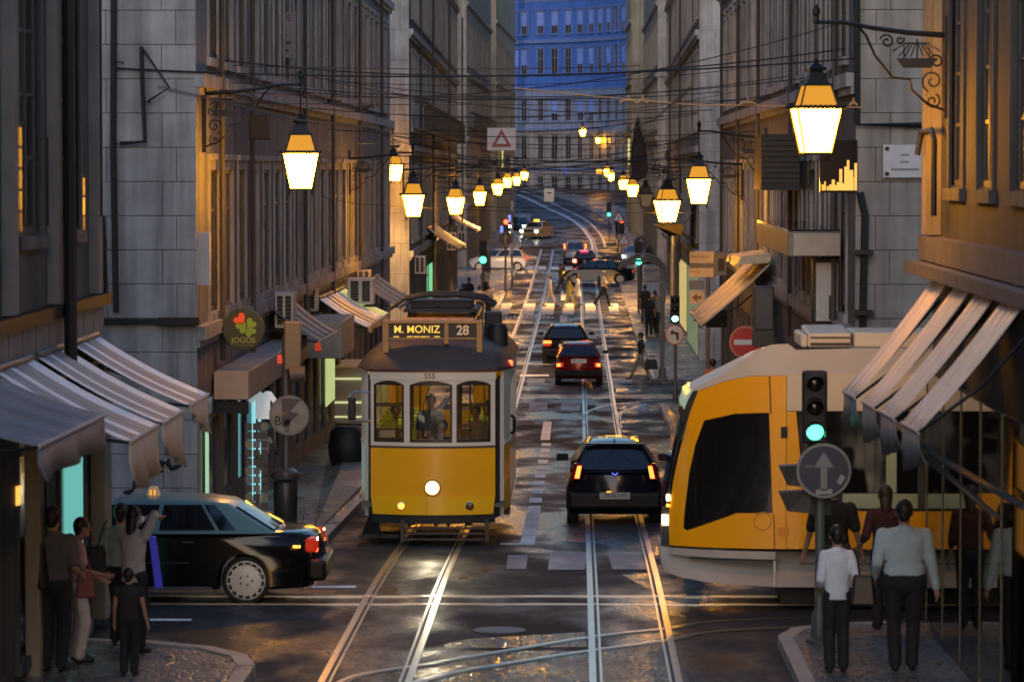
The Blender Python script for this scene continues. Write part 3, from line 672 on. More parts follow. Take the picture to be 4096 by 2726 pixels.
# ------------------------------------------------------------------ street lanterns on wall brackets
LM = {}
def lantern_meshes():
    if LM: return LM
    T, B, H = .29, .18, .575     # half widths and height of the lit glass
    q = lambda b, r0, z0, r1, z1: b.lathe([(r0 * 1.4142, z0), (r1 * 1.4142, z1)], (0, 0, 0), 4, 'z', pi / 4)
    b = MB(); q(b, B - .012, .02, T - .012, H); LM['glass'] = b.mesh('glass', LAMPG)
    b = MB(); q(b, B - .012, .02, T - .012, H); LM['glass_off'] = b.mesh('glass', mat('lantern_glass_unlit', (.50, .38, .26), .3))
    b = MB(); q(b, T - .06, H + .05, .165, H + .30); LM['hood'] = b.mesh('hood', LAMPC)
    b = MB(); q(b, T - .06, H + .05, .165, H + .30); LM['hood_off'] = b.mesh('hood', BROWNR)
    b = MB()
    for sx in (-1, 1):
        for sy in (-1, 1):
            b.tube([(sx * B, sy * B, 0), (sx * T, sy * T, H)], .013, 6); b.tube([(sx * (T - .05), sy * (T - .05), H + .05), (sx * .17, sy * .17, H + .30)], .012, 6)
            b.lathe([(.004, -.10), (.016, -.07), (.008, -.04), (.02, -.01), (.012, .02)], (sx * B, sy * B, 0), 8)
    q(b, B + .012, -.012, B + .012, .018); q(b, T + .035, H, T + .045, H + .022); q(b, T - .03, H + .022, T - .04, H + .05)
    for k in range(9):
        o = -T + .03 + k * (2 * T - .06) / 8
        for (x, y) in ((o, -T - .04), (o, T + .04), (-T - .04, o), (T + .04, o)): b.lathe([(.026, H + .0), (.026, H + .03), (.012, H + .055)], (x, y, 0), 6)
    LM['frame'] = b.mesh('frame', IRON)
    b = MB(); q(b, .20, H + .30, .185, H + .33); q(b, .15, H + .33, .12, H + .40); q(b, .12, H + .40, .075, H + .50); q(b, .11, H + .50, .12, H + .53); q(b, .12, H + .53, .03, H + .60)
    b.lathe([(.03, H + .6), (.035, H + .63), (.014, H + .66), (.014, H + 1.13)], (0, 0, 0), 8)
    b.lathe([(.014, H + 1.10), (.045, H + 1.13), (.03, H + 1.2), (.05, H + 1.24), (.05, H + 1.30), (.01, H + 1.36)], (0, 0, 0), 8)
    LM['chimney'] = b.mesh('chimney', IRON)
    return LM
def spiral(cx, cz, r, turns, start, sg=1, n=22):
    return [(cx + r * (1 - .8 * i / n) * cos(start + sg * turns * 2 * pi * i / n), 0, cz + r * (1 - .8 * i / n) * sin(start + sg * turns * 2 * pi * i / n)) for i in range(n + 1)]
def bracket(A):
    """iron wall bracket reaching A metres out along +x, arm top at z = 0"""
    b = MB()
    b.tube([(0, 0, -.10), (A * .3, 0, -.07), (A * .55, 0, -.02), (A * .8, 0, .05), (A, 0, .05)], [.035, .03, .027, .024, .022], 8)
    b.box(-.04, .03, -.04, .04, -1.05, .12)
    b.tube([(.03, 0, -.95), (.22, 0, -.88), (.40, 0, -.72), (.42, 0, -.60), (.62, 0, -.58), (.82, 0, -.33), (A * .62, 0, -.1), (A * .68, 0, .0)], .016, 6)
    for S in (spiral(.16, -.62, .13, 1.4, -1.2), spiral(.16, -.85, .09, 1.3, 2.0), spiral(.12, -.40, .08, 1.3, .5), spiral(A * .46, -.17, .085, 1.4, .3), spiral(A * .36, -.15, .05, 1.2, 2.5)): b.tube(S, .011, 5)
    # a small iron caravel stands in the corner of the bracket
    b.hexa([(.18, -.02, -.47), (.50, -.02, -.47), (.50, .02, -.47), (.18, .02, -.47), (.11, -.02, -.36), (.58, -.02, -.36), (.58, .02, -.36), (.11, .02, -.36)])
    b.tube([(.34, 0, -.36), (.34, 0, -.14)], .01, 5)
    for x0, x1 in ((.14, .27), (.20, .30), (.27, .33), (.34, .34), (.41, .36), (.48, .39), (.55, .42)): b.tube([(x0, 0, -.34), (x1, 0, -.19)], .008, 5)
    b.tube([(.20, 0, -.19), (.49, 0, -.19)], .012, 5); b.tube([(.08, 0, -.28), (.2, 0, -.2), (.2, 0, -.36)], .01, 5); b.tube([(.62, 0, -.28), (.49, 0, -.2), (.49, 0, -.36)], .01, 5)
    return b
def wall_lantern(u, vbot, d, side, label, A=1.65, lit=True, twist=0., name='wall_lantern', sc=1.):
    lm = lantern_meshes(); x = X(u, d); zb = Z(vbot, d); zarm = zb + 1.645 * sc
    t = thing(name, label, 'street lamp', (x + side * A, d, zarm), 0 if side < 0 else pi, group='wall lanterns along the street')
    bracket(A).build('bracket', IRON, t, rel=None, smooth=True)
    for k in ('frame', 'chimney', 'glass' if lit else 'glass_off', 'hood' if lit else 'hood_off'):
        o_ = put(k.split('_')[0], lm[k], t, (A, 0, -1.645 * sc), twist); o_.scale = (sc, sc, sc)
    if lit and 120 < d < 235:      # the open foot of the lantern throws light on the paving below
        L_ = bpy.data.lights.new('lantern_downlight', 'SPOT'); L_.energy = 850 if 180 < d < 200 else 280; L_.spot_size = radians(140); L_.spot_blend = .6; L_.color = (1, .52, .14); L_.shadow_soft_size = .12
        lo = bpy.data.objects.new('lantern_downlight', L_); COL.objects.link(lo); lo.parent = t; lo.location = (A, 0, -1.69)
    return t
LAMPS = [
 (300.7, 189, 58.4, -1, 'largest lit lantern on the left, on an iron ship bracket beside the round clover sign', .08),
 (413, 216.5, 95.6, -1, 'lit lantern directly above the roof of the old yellow tram', .1),
 (455.7, 214, 125, -1, 'lit lantern above the left pavement, third away along the left facades', -.1),
 (479.7, 204.9, 160, -1, 'lit lantern fourth away along the left facades, over the pedestrians on the pavement', .05),
 (497.7, 194.7, 193, -1, 'lit lantern fifth away along the left facades', .12),
 (507.7, 187, 226, -1, 'lit lantern sixth away along the left facades, just before the tall pole', .0),
 (516.5, 185, 255, -1, 'lit lantern seventh away on the left, just behind the tall pole', .1),
 (524.6, 179.7, 284, -1, 'smallest and last lit lantern on the left, over the white taxi', .0),
 (815, 153.5, 41.3, 1, 'biggest lit lantern, hanging in front of the black balcony on the right', .12),
 (698.6, 203.7, 84, 1, 'large lit lantern on the right over the orange lit awning', -.05),
 (667, 222, 96, 1, 'lit lantern low over the arched street pole on the right', .3),
 (632.4, 196.4, 186, 1, 'lit lantern just left of the unlit lantern', .1),
 (623, 189, 229, 1, 'lit lantern under the dark flag, right of the small pair', .05),
 (611, 180.5, 290, 1, 'right one of the overlapping pair of small lit lanterns at the street end', .0),
 (607.3, 176, 312, 1, 'left one of the overlapping pair of small lit lanterns at the street end', .1)]
for u, v, d, sd, lab, tw in LAMPS:
    xw = {-1: (-6.1 if d < 130 else -6.1 - .8 * (d - 130) / 76 if d < 210 else -7.0 if d < 290 else -6.7), 1: (4.25 if d < 50 else 4.4 if d < 130 else 4.4 + .66 * (d - 130) / 76 if d < 210 else 5.2 if d < 290 else 4.4)}[sd]
    wall_lantern(u, v, d, sd, lab, A=abs(xw - X(u, d)) - .04, twist=tw, sc=.88 if d < 50 else 1)
wall_lantern(645.4, 206.5, 160, 1, 'the only unlit lantern, dark between lit ones on the right', A=1.55, lit=False, twist=.15)
wall_lantern(393, 181, 127.5, -1, 'lit lantern half hidden behind the edge of the left corner building', A=.3, twist=.6)
wall_lantern(582.6, 136, 330, 1, 'small lit lantern high on the curved blue building', A=.9)
_y = min(pts, key=lambda p: abs(VU + p[0] * FPX / p[1] - 598))[1] - 1.3
wall_lantern(598, 143, _y, 1, 'distant lantern against the orange lit part of the curved building', A=.5)
for sd, xw, yy in ((-1, -5.9, -2), (1, 4.4, -8)):  # unseen lanterns added behind the viewer to warm the walls facing the camera
    t = wall_lantern(0, 0, 10, sd, 'unseen lantern added for warm fill on the ' + ('left' if sd < 0 else 'right') + ' street front', A=1.6)
    t.location = (xw, yy, 8.3)

# ------------------------------------------------------------------ cars
PAINTS = {}
def paint(name, c, r=.25): return mat('car_paint_' + name, c, r, .2, 0, coat=.10, spec=.25)
CGLASS = mat('car_glass', (.010, .012, .016), .04, 0, 0, spec=1.0)
BUMP = mat('bumper_plastic', (.012, .012, .013), .6, spec=.2)
ALLOY = mat('wheel_metal', (.62, .60, .55), .45, .2)
CHROME = mat('chrome', (.6, .6, .62), .12, 1)
def arc_pts(cy, cz, r, n=8): return [(cy + r * cos(pi * i / n), cz + r * sin(pi * i / n)) for i in range(n + 1)]
def car(name, label, cat, loc, rot, L_, W, H, prof, cab, pm, cabm=None, wheels=(.2, .8), wr=.31, group=None, rim='plain', win=None, tumb=.26):
    """prof: upper outline of the lower body from tail to nose as (fraction of length, height);
    cab: cabin outline as (fraction, height): tail foot, roof rear, roof front, screen foot. local +y is forward"""
    t = thing(name, label, cat, loc, rot, group=group); cabm = cabm or pm
    Y = lambda f: (f - .5) * L_
    wy = [Y(wheels[0]), Y(wheels[1])]; ra = wr + .045; zs = .19
    low = [(Y(0) + .06, .30), (Y(0) + .10, zs + .02)]
    for c in wy: low += [(c - ra, zs)] + [(c - ra * cos(pi * i / 8), wr + .0 + (ra) * sin(pi * i / 8)) for i in range(9)] + [(c + ra, zs)]
    low += [(Y(1) - .12, zs + .02), (Y(1) - .04, .34)]
    out = [(Y(f), z) for f, z in prof]
    poly = low + out[::-1]                        # bottom tail->nose, then top nose->tail
    cy, cz = 0, .55
    zt = max(z for _, z in out); hw = W / 2
    def sect(x, ins):
        kx = 1 - ins / (L_ / 2); kz = 1 - ins / .45; R = []
        for (y, z) in poly:
            y2 = cy + (y - cy) * kx; z2 = cz + (z - cz) * kz
            fe = max(0, (abs(y2) - .30 * L_) / (.2 * L_)); xx = x * (1 - .13 * fe * fe)
            if z2 > .62: xx *= 1 - .13 * ((z2 - .62) / (zt - .62 + .01)) ** 2
            y2 -= (1 if y2 > 0 else -1) * .16 * (abs(x) / hw) ** 2 * max(0, min(1, fe))
            R.append((xx, y2, z2))
        return R
    secs = [sect(-hw, .05), sect(-hw + .02, .02), sect(-hw + .07, 0), sect(-hw * .5, 0), sect(0, 0), sect(hw * .5, 0), sect(hw - .07, 0), sect(hw - .02, .02), sect(hw, .05)]
    b = MB(); n = len(poly); vs_ = [p for s_ in secs for p in s_]; fs_ = []
    for i in range(len(secs) - 1):
        for j in range(n): fs_.append((i * n + j, i * n + (j + 1) % n, (i + 1) * n + (j + 1) % n, (i + 1) * n + j))
    fs_ += [tuple(range(n))[::-1], tuple(range((len(secs) - 1) * n, len(secs) * n))]
    b.add(vs_, fs_); b.build('body', pm, t, rel=None, smooth=True)
    # cabin
    C = [(Y(f), z) for f, z in cab]; zb = C[0][1]; zr = max(z for _, z in C)
    hwz = lambda z: (hw - .06) - tumb * max(0, (z - zb)) / (zr - zb)
    cyc = sum(p[0] for p in C) / len(C); czc = (zb + zr) / 2; b = MB(); secs = []
    for fr_, ins in ((-1, .05), (-.93, .01), (-.6, 0), (0, -.015), (.6, 0), (.93, .01), (1, .05)):
        R = []
        for y, z in C:
            y2 = cyc + (y - cyc) * (1 - ins / 1.2); z2 = z if z <= zb + .01 else czc + (z - czc) * (1 - ins / .35)
            y2 += (1 if y < cyc else -1) * .08 * fr_ * fr_
            R.append((fr_ * hwz(z2), y2, z2))
        secs.append(R)
    b.loft(secs); b.build('cabin', cabm, t, rel=None, smooth=True)
    # side windows follow the cabin's slant
    ins = .075; B0, R0, R1, B1 = C[0], C[1], C[-2], C[-1]
    def cabpt(f, g):   # f 0..1 tail->nose, g 0..1 foot->roof
        a = B0[0] + (R0[0] - B0[0]) * g; c = B1[0] + (R1[0] - B1[0]) * g
        return (a + (c - a) * f, zb + (zr - zb) * g)
    wins = win or [(.09, .36), (.39, .64), (.67, .92)]
    for sd in (-1, 1):
        for f0, f1 in wins:
            q = [cabpt(f0, .10), cabpt(f1, .10), cabpt(min(f1, .93), .84), cabpt(max(f0, .07), .84)]
            b = MB(); vv = [(sd * (hwz(z) + .004 - .012 * k), y, z) for k in (0, 1) for y, z in q]
            b.hexa(vv); b.build('side_window', CGLASS, t, rel=None)
    def scr(A, B_, name_, sg):
        b = MB(); vs2 = []; 
        for k in (0, 1):
            for g in (.10, .88):
                y = A[0] + (B_[0] - A[0]) * g; z = A[1] + (B_[1] - A[1]) * g
                for fx in (-.86, -.5, 0, .5, .86): vs2.append((fx * hwz(z), y + sg * (.022 - .02 * k) + (-sg) * .08 * fx * fx, z + .012 * (1 - k)))
        fs2 = []
        for k in (0, 1):
            for i in range(4): a = k * 10 + i; fs2.append((a, a + 1, a + 6, a + 5))
        for i in range(4): fs2.append((i, i + 1, i + 11, i + 10)); fs2.append((5 + i, 6 + i, 16 + i, 15 + i))
        fs2 += [(0, 5, 15, 10), (4, 9, 19, 14)]
        b.add(vs2, fs2); return b.build(name_, CGLASS, t, rel=None, smooth=True)
    scr(C[0], C[1], 'rear_window', -1); scr(C[-1], C[-2], 'windscreen', 1)
    for c in wy:
        for sd in (-1, 1):
            wo_ = put('wheel', wheel_mesh(wr, 'tyre', rim), t, (sd * (hw - .115), c, wr), 0 if sd > 0 else pi)
            put('rim', wheel_mesh(wr, 'rim', rim), wo_)
    return t
WH = {}
def wheel_mesh(r, k, style):
    key = (r, k, style)
    if key in WH: return WH[key]
    b = MB()
    if k == 'tyre': b.lathe([(r * .62, -.09), (r * .93, -.1), (r, -.07), (r, .07), (r * .93, .098), (r * .66, .092), (r * .64, .03)], (0, 0, 0), 26, 'x'); m = b.mesh('wheel', RUBBER, smooth=True)
    else:
        if style == 'spoke':
            b.lathe([(r * .65, .03), (r * .65, .088), (r * .60, .092), (r * .58, .05)], (0, 0, 0), 26, 'x')
            for i in range(7):
                a = 2 * pi * i / 7
                for da in (-.13, .13): b.tube([(.07, r * .1 * cos(a + da), r * .1 * sin(a + da)), (.075, r * .6 * cos(a + da * .8), r * .6 * sin(a + da * .8))], .014, 5)
            b.lathe([(r * .16, .05), (r * .16, .09), (r * .05, .1)], (0, 0, 0), 12, 'x'); m = b.mesh('rim', ALLOY, smooth=True)
        elif style == 'holes':
            b.lathe([(r * .82, .03), (r * .82, .094), (r * .76, .106), (r * .755, .08)], (0, 0, 0), 30, 'x'); b.lathe([(r * .60, .06), (r * .595, .098), (r * .3, .108), (r * .03, .110)], (0, 0, 0), 30, 'x')
            for i in range(15):
                a = 2 * pi * i / 15; b.tube([(.088, r * .58 * cos(a), r * .58 * sin(a)), (.090, r * .77 * cos(a), r * .77 * sin(a))], .018, 5)
            for i in range(5): a = 2 * pi * i / 5; b.k = 1; b.lathe([(.014, .100), (.014, .114)], (0, r * .26 * cos(a), r * .2 * sin(a)), 8, 'x'); b.k = 0
            m = b.mesh('rim', [ALLOY, IRON], smooth=True)
        else:
            b.lathe([(r * .65, .03), (r * .65, .085), (r * .55, .06), (r * .3, .07), (r * .04, .085)], (0, 0, 0), 24, 'x'); m = b.mesh('rim', ALLOY, smooth=True)
    WH[key] = m; return m
def cbox(t, name, m, x0, x1, y0, y1, z0, z1, bv=.012, parent=None):
    b = MB(); b.box(x0, x1, y0, y1, z0, z1); return b.build(name, m, parent or t, rel=None, bevel=bv)
def plate(t, y, z, s_, dirn=-1, w_=.52, h=.115, m=WHITE):
    p = cbox(t, 'number_plate', m, -w_ / 2, w_ / 2, y - .008, y + .008, z - h / 2, z + h / 2, 0)
    if s_: text('lettering', s_, h * .86, BLACK, p, (0, y + dirn * .009, z), (pi / 2, 0, 0 if dirn < 0 else pi), .002, .95)
    return p
HATCH = [(0, .36), (-.004, .60), (.012, .88), (.055, .93), (.3, .95), (.70, .96), (.86, .90), (.965, .78), (1.0, .62), (1.0, .40)]
SEDAN = [(0, .36), (-.004, .62), (.008, .88), (.03, .945), (.14, .965), (.3, .93), (.68, .94), (.84, .88), (.965, .76), (1.0, .62), (1.0, .40)]

# 1 black and green taxi in the near cross street, seen from its right side
z0 = gz(47.8)
MZ = car('taxi_car', 'black taxi with pale green roof crossing behind the group of people at lower left', 'car', (-5.60, 47.35, z0), pi / 2, 4.52, 1.72, 1.36, [(f_, z_ * .97) for f_, z_ in SEDAN],
         [(.115, .92), (.255, 1.29), (.33, 1.335), (.55, 1.345), (.61, 1.30), (.745, .91)], paint('black', (.006, .006, .007), .12), paint('sea_green', (.15, .27, .25), .3), (.215, .80), .315, rim='holes', win=[(.19, .27), (.29, .56), (.59, .93)])
for sd in (-1, 1):
    tl = cbox(MZ, 'tail_light', mat('tail_lens_red', (.30, .012, .008), .15, emis=(1, .05, .01), estr=.06), sd * .62 - .17, sd * .62 + .17, -2.21, -2.06, .68, .86, .03)
    cbox(MZ, 'lamp_glow', ETAIL, sd * .70 - .05, sd * .70 + .095, -2.215, -2.12, .68, .72, .01, tl); cbox(MZ, 'indicator', EAMB, sd * .845 - .01, sd * .845 + .01, -2.0, -1.9, .74, .775, .004, tl)
    cbox(MZ, 'side_strip', CHROME, sd * .872 - .008, sd * .872 + .008, -.55, 1.0, .535, .555, .003)
    cbox(MZ, 'sill', GREYM, sd * .845 - .02, sd * .845 + .02, -.85, .85, .195, .235, .01)
    cbox(MZ, 'door_handle', CHROME, sd * .855 - .015, sd * .855 + .015, -.62, -.45, .80, .825, .005); cbox(MZ, 'door_handle', CHROME, sd * .855 - .015, sd * .855 + .015, .40, .57, .80, .825, .005)
cbox(MZ, 'rear_bumper', mat('bumper_black', (.006, .006, .006), .4, spec=.3), -.80, .80, -2.33, -2.08, .30, .58, .05)
cbox(MZ, 'window_sticker', WHITE, .7635, .7695, -.62, -.48, 1.03, 1.19, 0); cbox(MZ, 'window_sticker', LGREY, .775, .781, -.28, -.05, 1.01, 1.09, 0)
b = MB(); b.tube([(.55, -1.92, .93), (.55, -1.95, 1.12)], .006, 5); b.build('aerial', IRON, MZ, rel=None)
tsg = thing('taxi_roof_light', 'small white taxi roof light with amber glow on the black taxi', 'roof light', (-6.02, 47.85, z0 + 1.405))
b = MB(); b.hexa([(-.12, -.12, 0), (.12, -.12, 0), (.12, .12, 0), (-.12, .12, 0), (-.07, -.1, .17), (.07, -.1, .17), (.07, .1, .17), (-.07, .1, .17)]); b.build('shell', mat('lamp_shell', (.5, .45, .36), .4, emis=(1, .55, .2), estr=.03), tsg, rel=None, bevel=.02)
b = MB(); b.box(-.05, -.02, -.125, -.11, .03, .12); b.box(.02, .05, -.125, -.11, .03, .12); b.build('glow', mat('roof_light_glow', (.3, .15, .03), .4, emis=(1, .4, .06), estr=.2), tsg, rel=None)
tsg.location = (X(152, 47.4), 47.35, z0 + 1.335); tsg.scale = (.75, .75, .75)

# 2 dark hatchback following the right track
z0 = gz(63)
CL = car('hatchback_car', 'nearly black hatchback with glowing rear lamps driving away on the near right track', 'car', (.63, 61.2 + 1.9, z0), 0, 3.8, 1.66, 1.42, HATCH,
         [(.03, .92), (.12, 1.33), (.20, 1.405), (.50, 1.42), (.58, 1.38), (.80, .94)], paint('navy_black', (.008, .009, .018), .15), None, (.16, .82), .30, tumb=.33)
for sd in (-1, 1):
    hs = MB(); hs.hexa([(sd * .60, -1.885, .80), (sd * .77, -1.84, .80), (sd * .77, -1.72, .80), (sd * .60, -1.75, .80), (sd * .54, -1.865, 1.08), (sd * .69, -1.82, 1.08), (sd * .69, -1.70, 1.08), (sd * .54, -1.73, 1.08)])
    tl = hs.build('tail_light', mat('tail_lens_dark', (.10, .004, .004), .15), CL, rel=None, bevel=.01)
    g = MB(); g.hexa([(sd * .605, -1.90, .83), (sd * .685, -1.88, .83), (sd * .685, -1.80, .83), (sd * .605, -1.80, .83), (sd * .565, -1.88, 1.04), (sd * .635, -1.86, 1.04), (sd * .635, -1.78, 1.04), (sd * .565, -1.78, 1.04)])
    g.build('lamp_glow', ETAILH, tl, rel=None)
    mr = MB(); mr.hexa([(sd * .80, .62, .93), (sd * 1.02, .60, .93), (sd * 1.02, .72, .93), (sd * .80, .74, .93), (sd * .80, .62, 1.05), (sd * 1.00, .60, 1.05), (sd * 1.00, .72, 1.05), (sd * .80, .74, 1.05)]); mr.build('mirror', BUMP, CL, rel=None, bevel=.02)
cbox(CL, 'rear_bumper', mat('bumper_navy', (.006, .006, .008), .5, spec=.2), -.80, .80, -1.96, -1.70, .30, .60, .06)
plate(CL, -1.972, .54, '34-46-VM', m=mat('plate_dim', (.30, .29, .27), .5)); cbox(CL, 'plate_lamp', EAMB, -.14, -.06, -1.968, -1.95, .60, .615, 0)
b = MB(); b.tube([(-.05, -1.955, .93), (0, -1.958, .89), (.05, -1.955, .93)], .010, 5); b.build('badge', mat('badge_blue', (.1, .12, .8), .2, emis=(.15, .15, 1), estr=.3), CL, rel=None)
b = MB(); b.lathe([(.012, 0), (.012, .03), (.002, .04)], (0, -1.1, 1.415), 6); b.build('aerial', IRON, CL, rel=None)
cbox(CL, 'roof_spoiler', paint('navy_black', (.008, .009, .018)), -.52, .52, -1.50, -1.28, 1.375, 1.395, .01)
b = MB(); b.box(-.26, .26, -1.80, -1.795, 1.02, 1.20)
# 3 red car and 4 dark estate ahead of it
RC = car('hatchback_car', 'dark red hatchback with a white number plate beyond the dark hatchback', 'car', (.03, 117.5 + 1.8, gz(118)), 0, 3.6, 1.58, 1.37, HATCH,
         [(.02, .92), (.13, 1.30), (.18, 1.355), (.52, 1.37), (.60, 1.33), (.82, .94)], paint('dark_red', (.17, .012, .012), .2), None, (.16, .80), .28)
for sd in (-1, 1):
    tl = cbox(RC, 'tail_light', mat('tail_lens_red', (.3, .01, .01)), sd * .62 - .12, sd * .62 + .12, -1.80, -1.66, .60, .75, .01); cbox(RC, 'lamp_glow', ETAILH, sd * .65 - .075, sd * .65 + .055, -1.815, -1.79, .62, .72, .01, tl)
    cbox(RC, 'mirror', BUMP, sd * .88 - .09, sd * .88 + .09, .55, .65, .93, 1.03, .02)
cbox(RC, 'rear_bumper', BUMP, -.76, .76, -1.84, -1.62, .28, .50, .05); plate(RC, -1.845 + .02, .80, '80-27-IM', w_=.50, h=.13)
DE = car('estate_car', 'dark estate car with brake lights, half behind the dark red hatchback', 'car', (-.43, 130 + 2.2, gz(131)), 0, 4.4, 1.74, 1.42, HATCH,
         [(.02, .93), (.09, 1.33), (.14, 1.40), (.56, 1.42), (.63, 1.38), (.78, .94)], paint('graphite', (.012, .012, .014), .15), None, (.18, .81), .31)
for sd in (-1, 1):
    tl = cbox(DE, 'tail_light', mat('tail_lens_red', (.3, .01, .01)), sd * .68 - .13, sd * .68 + .13, -2.18, -2.05, .68, .90, .01); cbox(DE, 'lamp_glow', ETAILH, sd * .68 - .15, sd * .68 + .15, -2.195, -2.17, .78, .88, .01, tl)
    cbox(DE, 'mirror', paint('graphite', (.012, .012, .014)), sd * .94 - .1, sd * .94 + .1, .85, .95, .95, 1.06, .02)
cbox(DE, 'rear_bumper', BUMP, -.82, .82, -2.24, -2.0, .32, .58, .05); plate(DE, -2.21, .70, '')
# 5 black sedan crossing to the left
BS = car('sedan_car', 'black sedan crossing the street from right to left behind the walkers', 'car', (X(597.5, 213), 213.6, gz(213)), pi / 2, 4.45, 1.75, 1.45, SEDAN,
         [(.10, .94), (.27, 1.36), (.34, 1.43), (.52, 1.45), (.58, 1.40), (.80, .95)], paint('black_blue', (.010, .011, .018), .12), None, (.20, .80), .33, rim='spoke', win=[(.16, .34), (.37, .62), (.65, .92)])
for sd in (-1, 1):
    cbox(BS, 'headlight', EAMB, sd * .70 - .1, sd * .70 + .1, 1.95, 2.08, .66, .74, .01); cbox(BS, 'tail_light', mat('tail_lens_red', (.3, .01, .01)), sd * .66 - .15, sd * .66 + .15, -2.2, -2.05, .72, .86, .01)
    cbox(BS, 'mirror', BUMP, sd * .90 - .08, sd * .90 + .08, .80, .92, .96, 1.06, .02)
# 6 car with red lights beyond, 7 silver people carrier
RL = car('hatchback_car', 'dark car with bright red brake lights between the silver van and black sedan', 'car', (X(585, 228), 230, gz(229)), 0, 3.9, 1.6, 1.5, HATCH,
         [(.03, .92), (.12, 1.4), (.18, 1.48), (.52, 1.50), (.60, 1.42), (.80, .94)], paint('graphite', (.012, .012, .014), .15), None, (.17, .82), .30)
for sd in (-1, 1): cbox(RL, 'tail_light', ERED if sd > 0 else mat('brake_red', (.3, .02, .02), .3, emis=(1, .1, .05), estr=3), sd * .66 - .11, sd * .66 + .11, -1.93, -1.8, .72, .92, .01)
cbox(RL, 'brake_light', mat('brake_bar', (.3, .02, .02), .3, emis=(1, .05, .12), estr=1.1), -.3, .2, -1.62, -1.5, 1.40, 1.46, 0)
VN = car('van_car', 'silver people carrier with orange tail lights driving away near the curved track', 'van', (X(574.5, 243), 245, gz(244)), .02, 4.1, 1.55, 1.6, HATCH,
         [(.0, .95), (.05, 1.5), (.10, 1.62), (.58, 1.62), (.66, 1.55), (.86, .98)], paint('silver', (.34, .35, .38), .3), None, (.17, .82), .30)
for sd in (-1, 1): cbox(VN, 'tail_light', ETAILH, sd * .72 - .05, sd * .72 + .05, -2.07, -1.92, 1.05, 1.38, .01)
cbox(VN, 'rear_bumper', BUMP, -.72, .72, -2.12, -1.9, .30, .46, .04)
# 8 white hatchback on the left, 9 cream taxi, others
SH = car('hatchback_car', 'white hatchback entering the side street at left beyond the pavement', 'car', (X(528.5, 232) - 1.95, 233, gz(233)), pi / 2, 3.9, 1.65, 1.42, HATCH,
         [(.03, .92), (.12, 1.33), (.18, 1.405), (.52, 1.42), (.60, 1.36), (.82, .94)], paint('white', (.55, .53, .50), .3), None, (.18, .82), .30)
for sd in (-1, 1): cbox(SH, 'tail_light', mat('tail_soft', (.4, .01, .01), .3, emis=(1, .1, .03), estr=.3), sd * .62 - .14, sd * .62 + .19, -1.94, -1.78, .78, .94, .01)
TX = car('taxi_car', 'cream taxi with a lit yellow roof sign coming down from the curve', 'car', (X(537, 292), 294, gz(292)), radians(163), 4.6, 1.75, 1.42, SEDAN,
         [(.14, .93), (.29, 1.36), (.36, 1.41), (.53, 1.42), (.60, 1.37), (.76, .93)], paint('taxi_cream', (.55, .42, .27), .3), None, (.2, .81), .31)
for sd in (-1, 1): cbox(TX, 'headlight', EHEAD, sd * .62 - .10, sd * .62 + .10, 2.20, 2.27, .58, .72, .02)
cbox(TX, 'grille', BUMP, -.42, .42, 2.26, 2.31, .60, .76, .01)
cbox(TX, 'roof_sign', mat('taxi_sign_yellow', (.3, .2, .02), .3, emis=(1, .62, .05), estr=.5), -.22, .22, .1, .25, 1.415, 1.56, .02)
DV = car('dark_car', 'dark car with dazzling headlights at the left kerb beside the cream taxi', 'car', (X(518, 300), 303, gz(302)), radians(178), 4.1, 1.7, 1.5, HATCH,
         [(.03, .92), (.12, 1.4), (.18, 1.48), (.52, 1.50), (.60, 1.42), (.80, .94)], paint('graphite', (.012, .012, .014)), None, (.17, .82), .30)
for sd in (-1, 1): cbox(DV, 'headlight', EHEAD, sd * .58 - .12, sd * .58 + .12, 1.98, 2.06, .62, .80, .02)
WC = car('parked_car', 'pale car with one headlight on, nose out behind the right signal', 'car', (X(638, 240), 242, gz(241)), radians(168), 4.0, 1.7, 1.4, HATCH,
         [(.03, .92), (.12, 1.33), (.18, 1.405), (.52, 1.42), (.60, 1.36), (.82, .94)], paint('silver', (.34, .35, .38)), None, (.17, .82), .30)
for sd in (-1, 1): cbox(WC, 'headlight', EHEAD, sd * .60 - .1, sd * .60 + .1, 1.93, 2.0, .62, .74, .02)
# ------------------------------------------------------------------ old tram 555
TRY, TRX = 56.0, -2.27
tz = gz(57) + .02
TR = thing('old_tram', 'old yellow and cream tram on line 28 coming towards the viewer on the left track', 'tram', (TRX, TRY, tz))
TW, FW, TL = 1.19, .975, 8.4
def fy_(x): return .24 * (x / FW) ** 2          # plan bow of the front
NX = 12
fx = [-FW + 2 * FW * i / NX for i in range(NX + 1)]
def bowband(b, x0, x1, z0, z1, th=.05, off=0., n=None, tl=1.0):
    n = n or max(2, int((x1 - x0) / .15)); xs_ = [x0 + (x1 - x0) * i / n for i in range(n + 1)]
    vs_ = []
    for x in xs_: y = fy_(x) - off; vs_ += [(x * tl, y, z0), (x, y, z1), (x, y + th, z1), (x * tl, y + th, z0)]
    fs_ = []
    for i in range(n):
        for j in range(4): fs_.append((4 * i + j, 4 * i + (j + 1) % 4, 4 * i + 4 + (j + 1) % 4, 4 * i + 4 + j))
    fs_ += [(0, 1, 2, 3), (4 * n, 4 * n + 3, 4 * n + 2, 4 * n + 1)]
    return b.add(vs_, fs_)
b = MB(); bowband(b, -FW, FW, .79, 1.545, .05, 0, 16); b.build('front_panel', YEL, TR, rel=None, smooth=True)
b = MB(); bowband(b, -FW, FW, .50, .79, .06, .015, 16, .965); b.build('front_skirt', YEL2, TR, rel=None, smooth=True)
b = MB(); bowband(b, -FW, FW, .36, .50, .08, -.02, 16); b.build('underframe', BLACK, TR, rel=None)
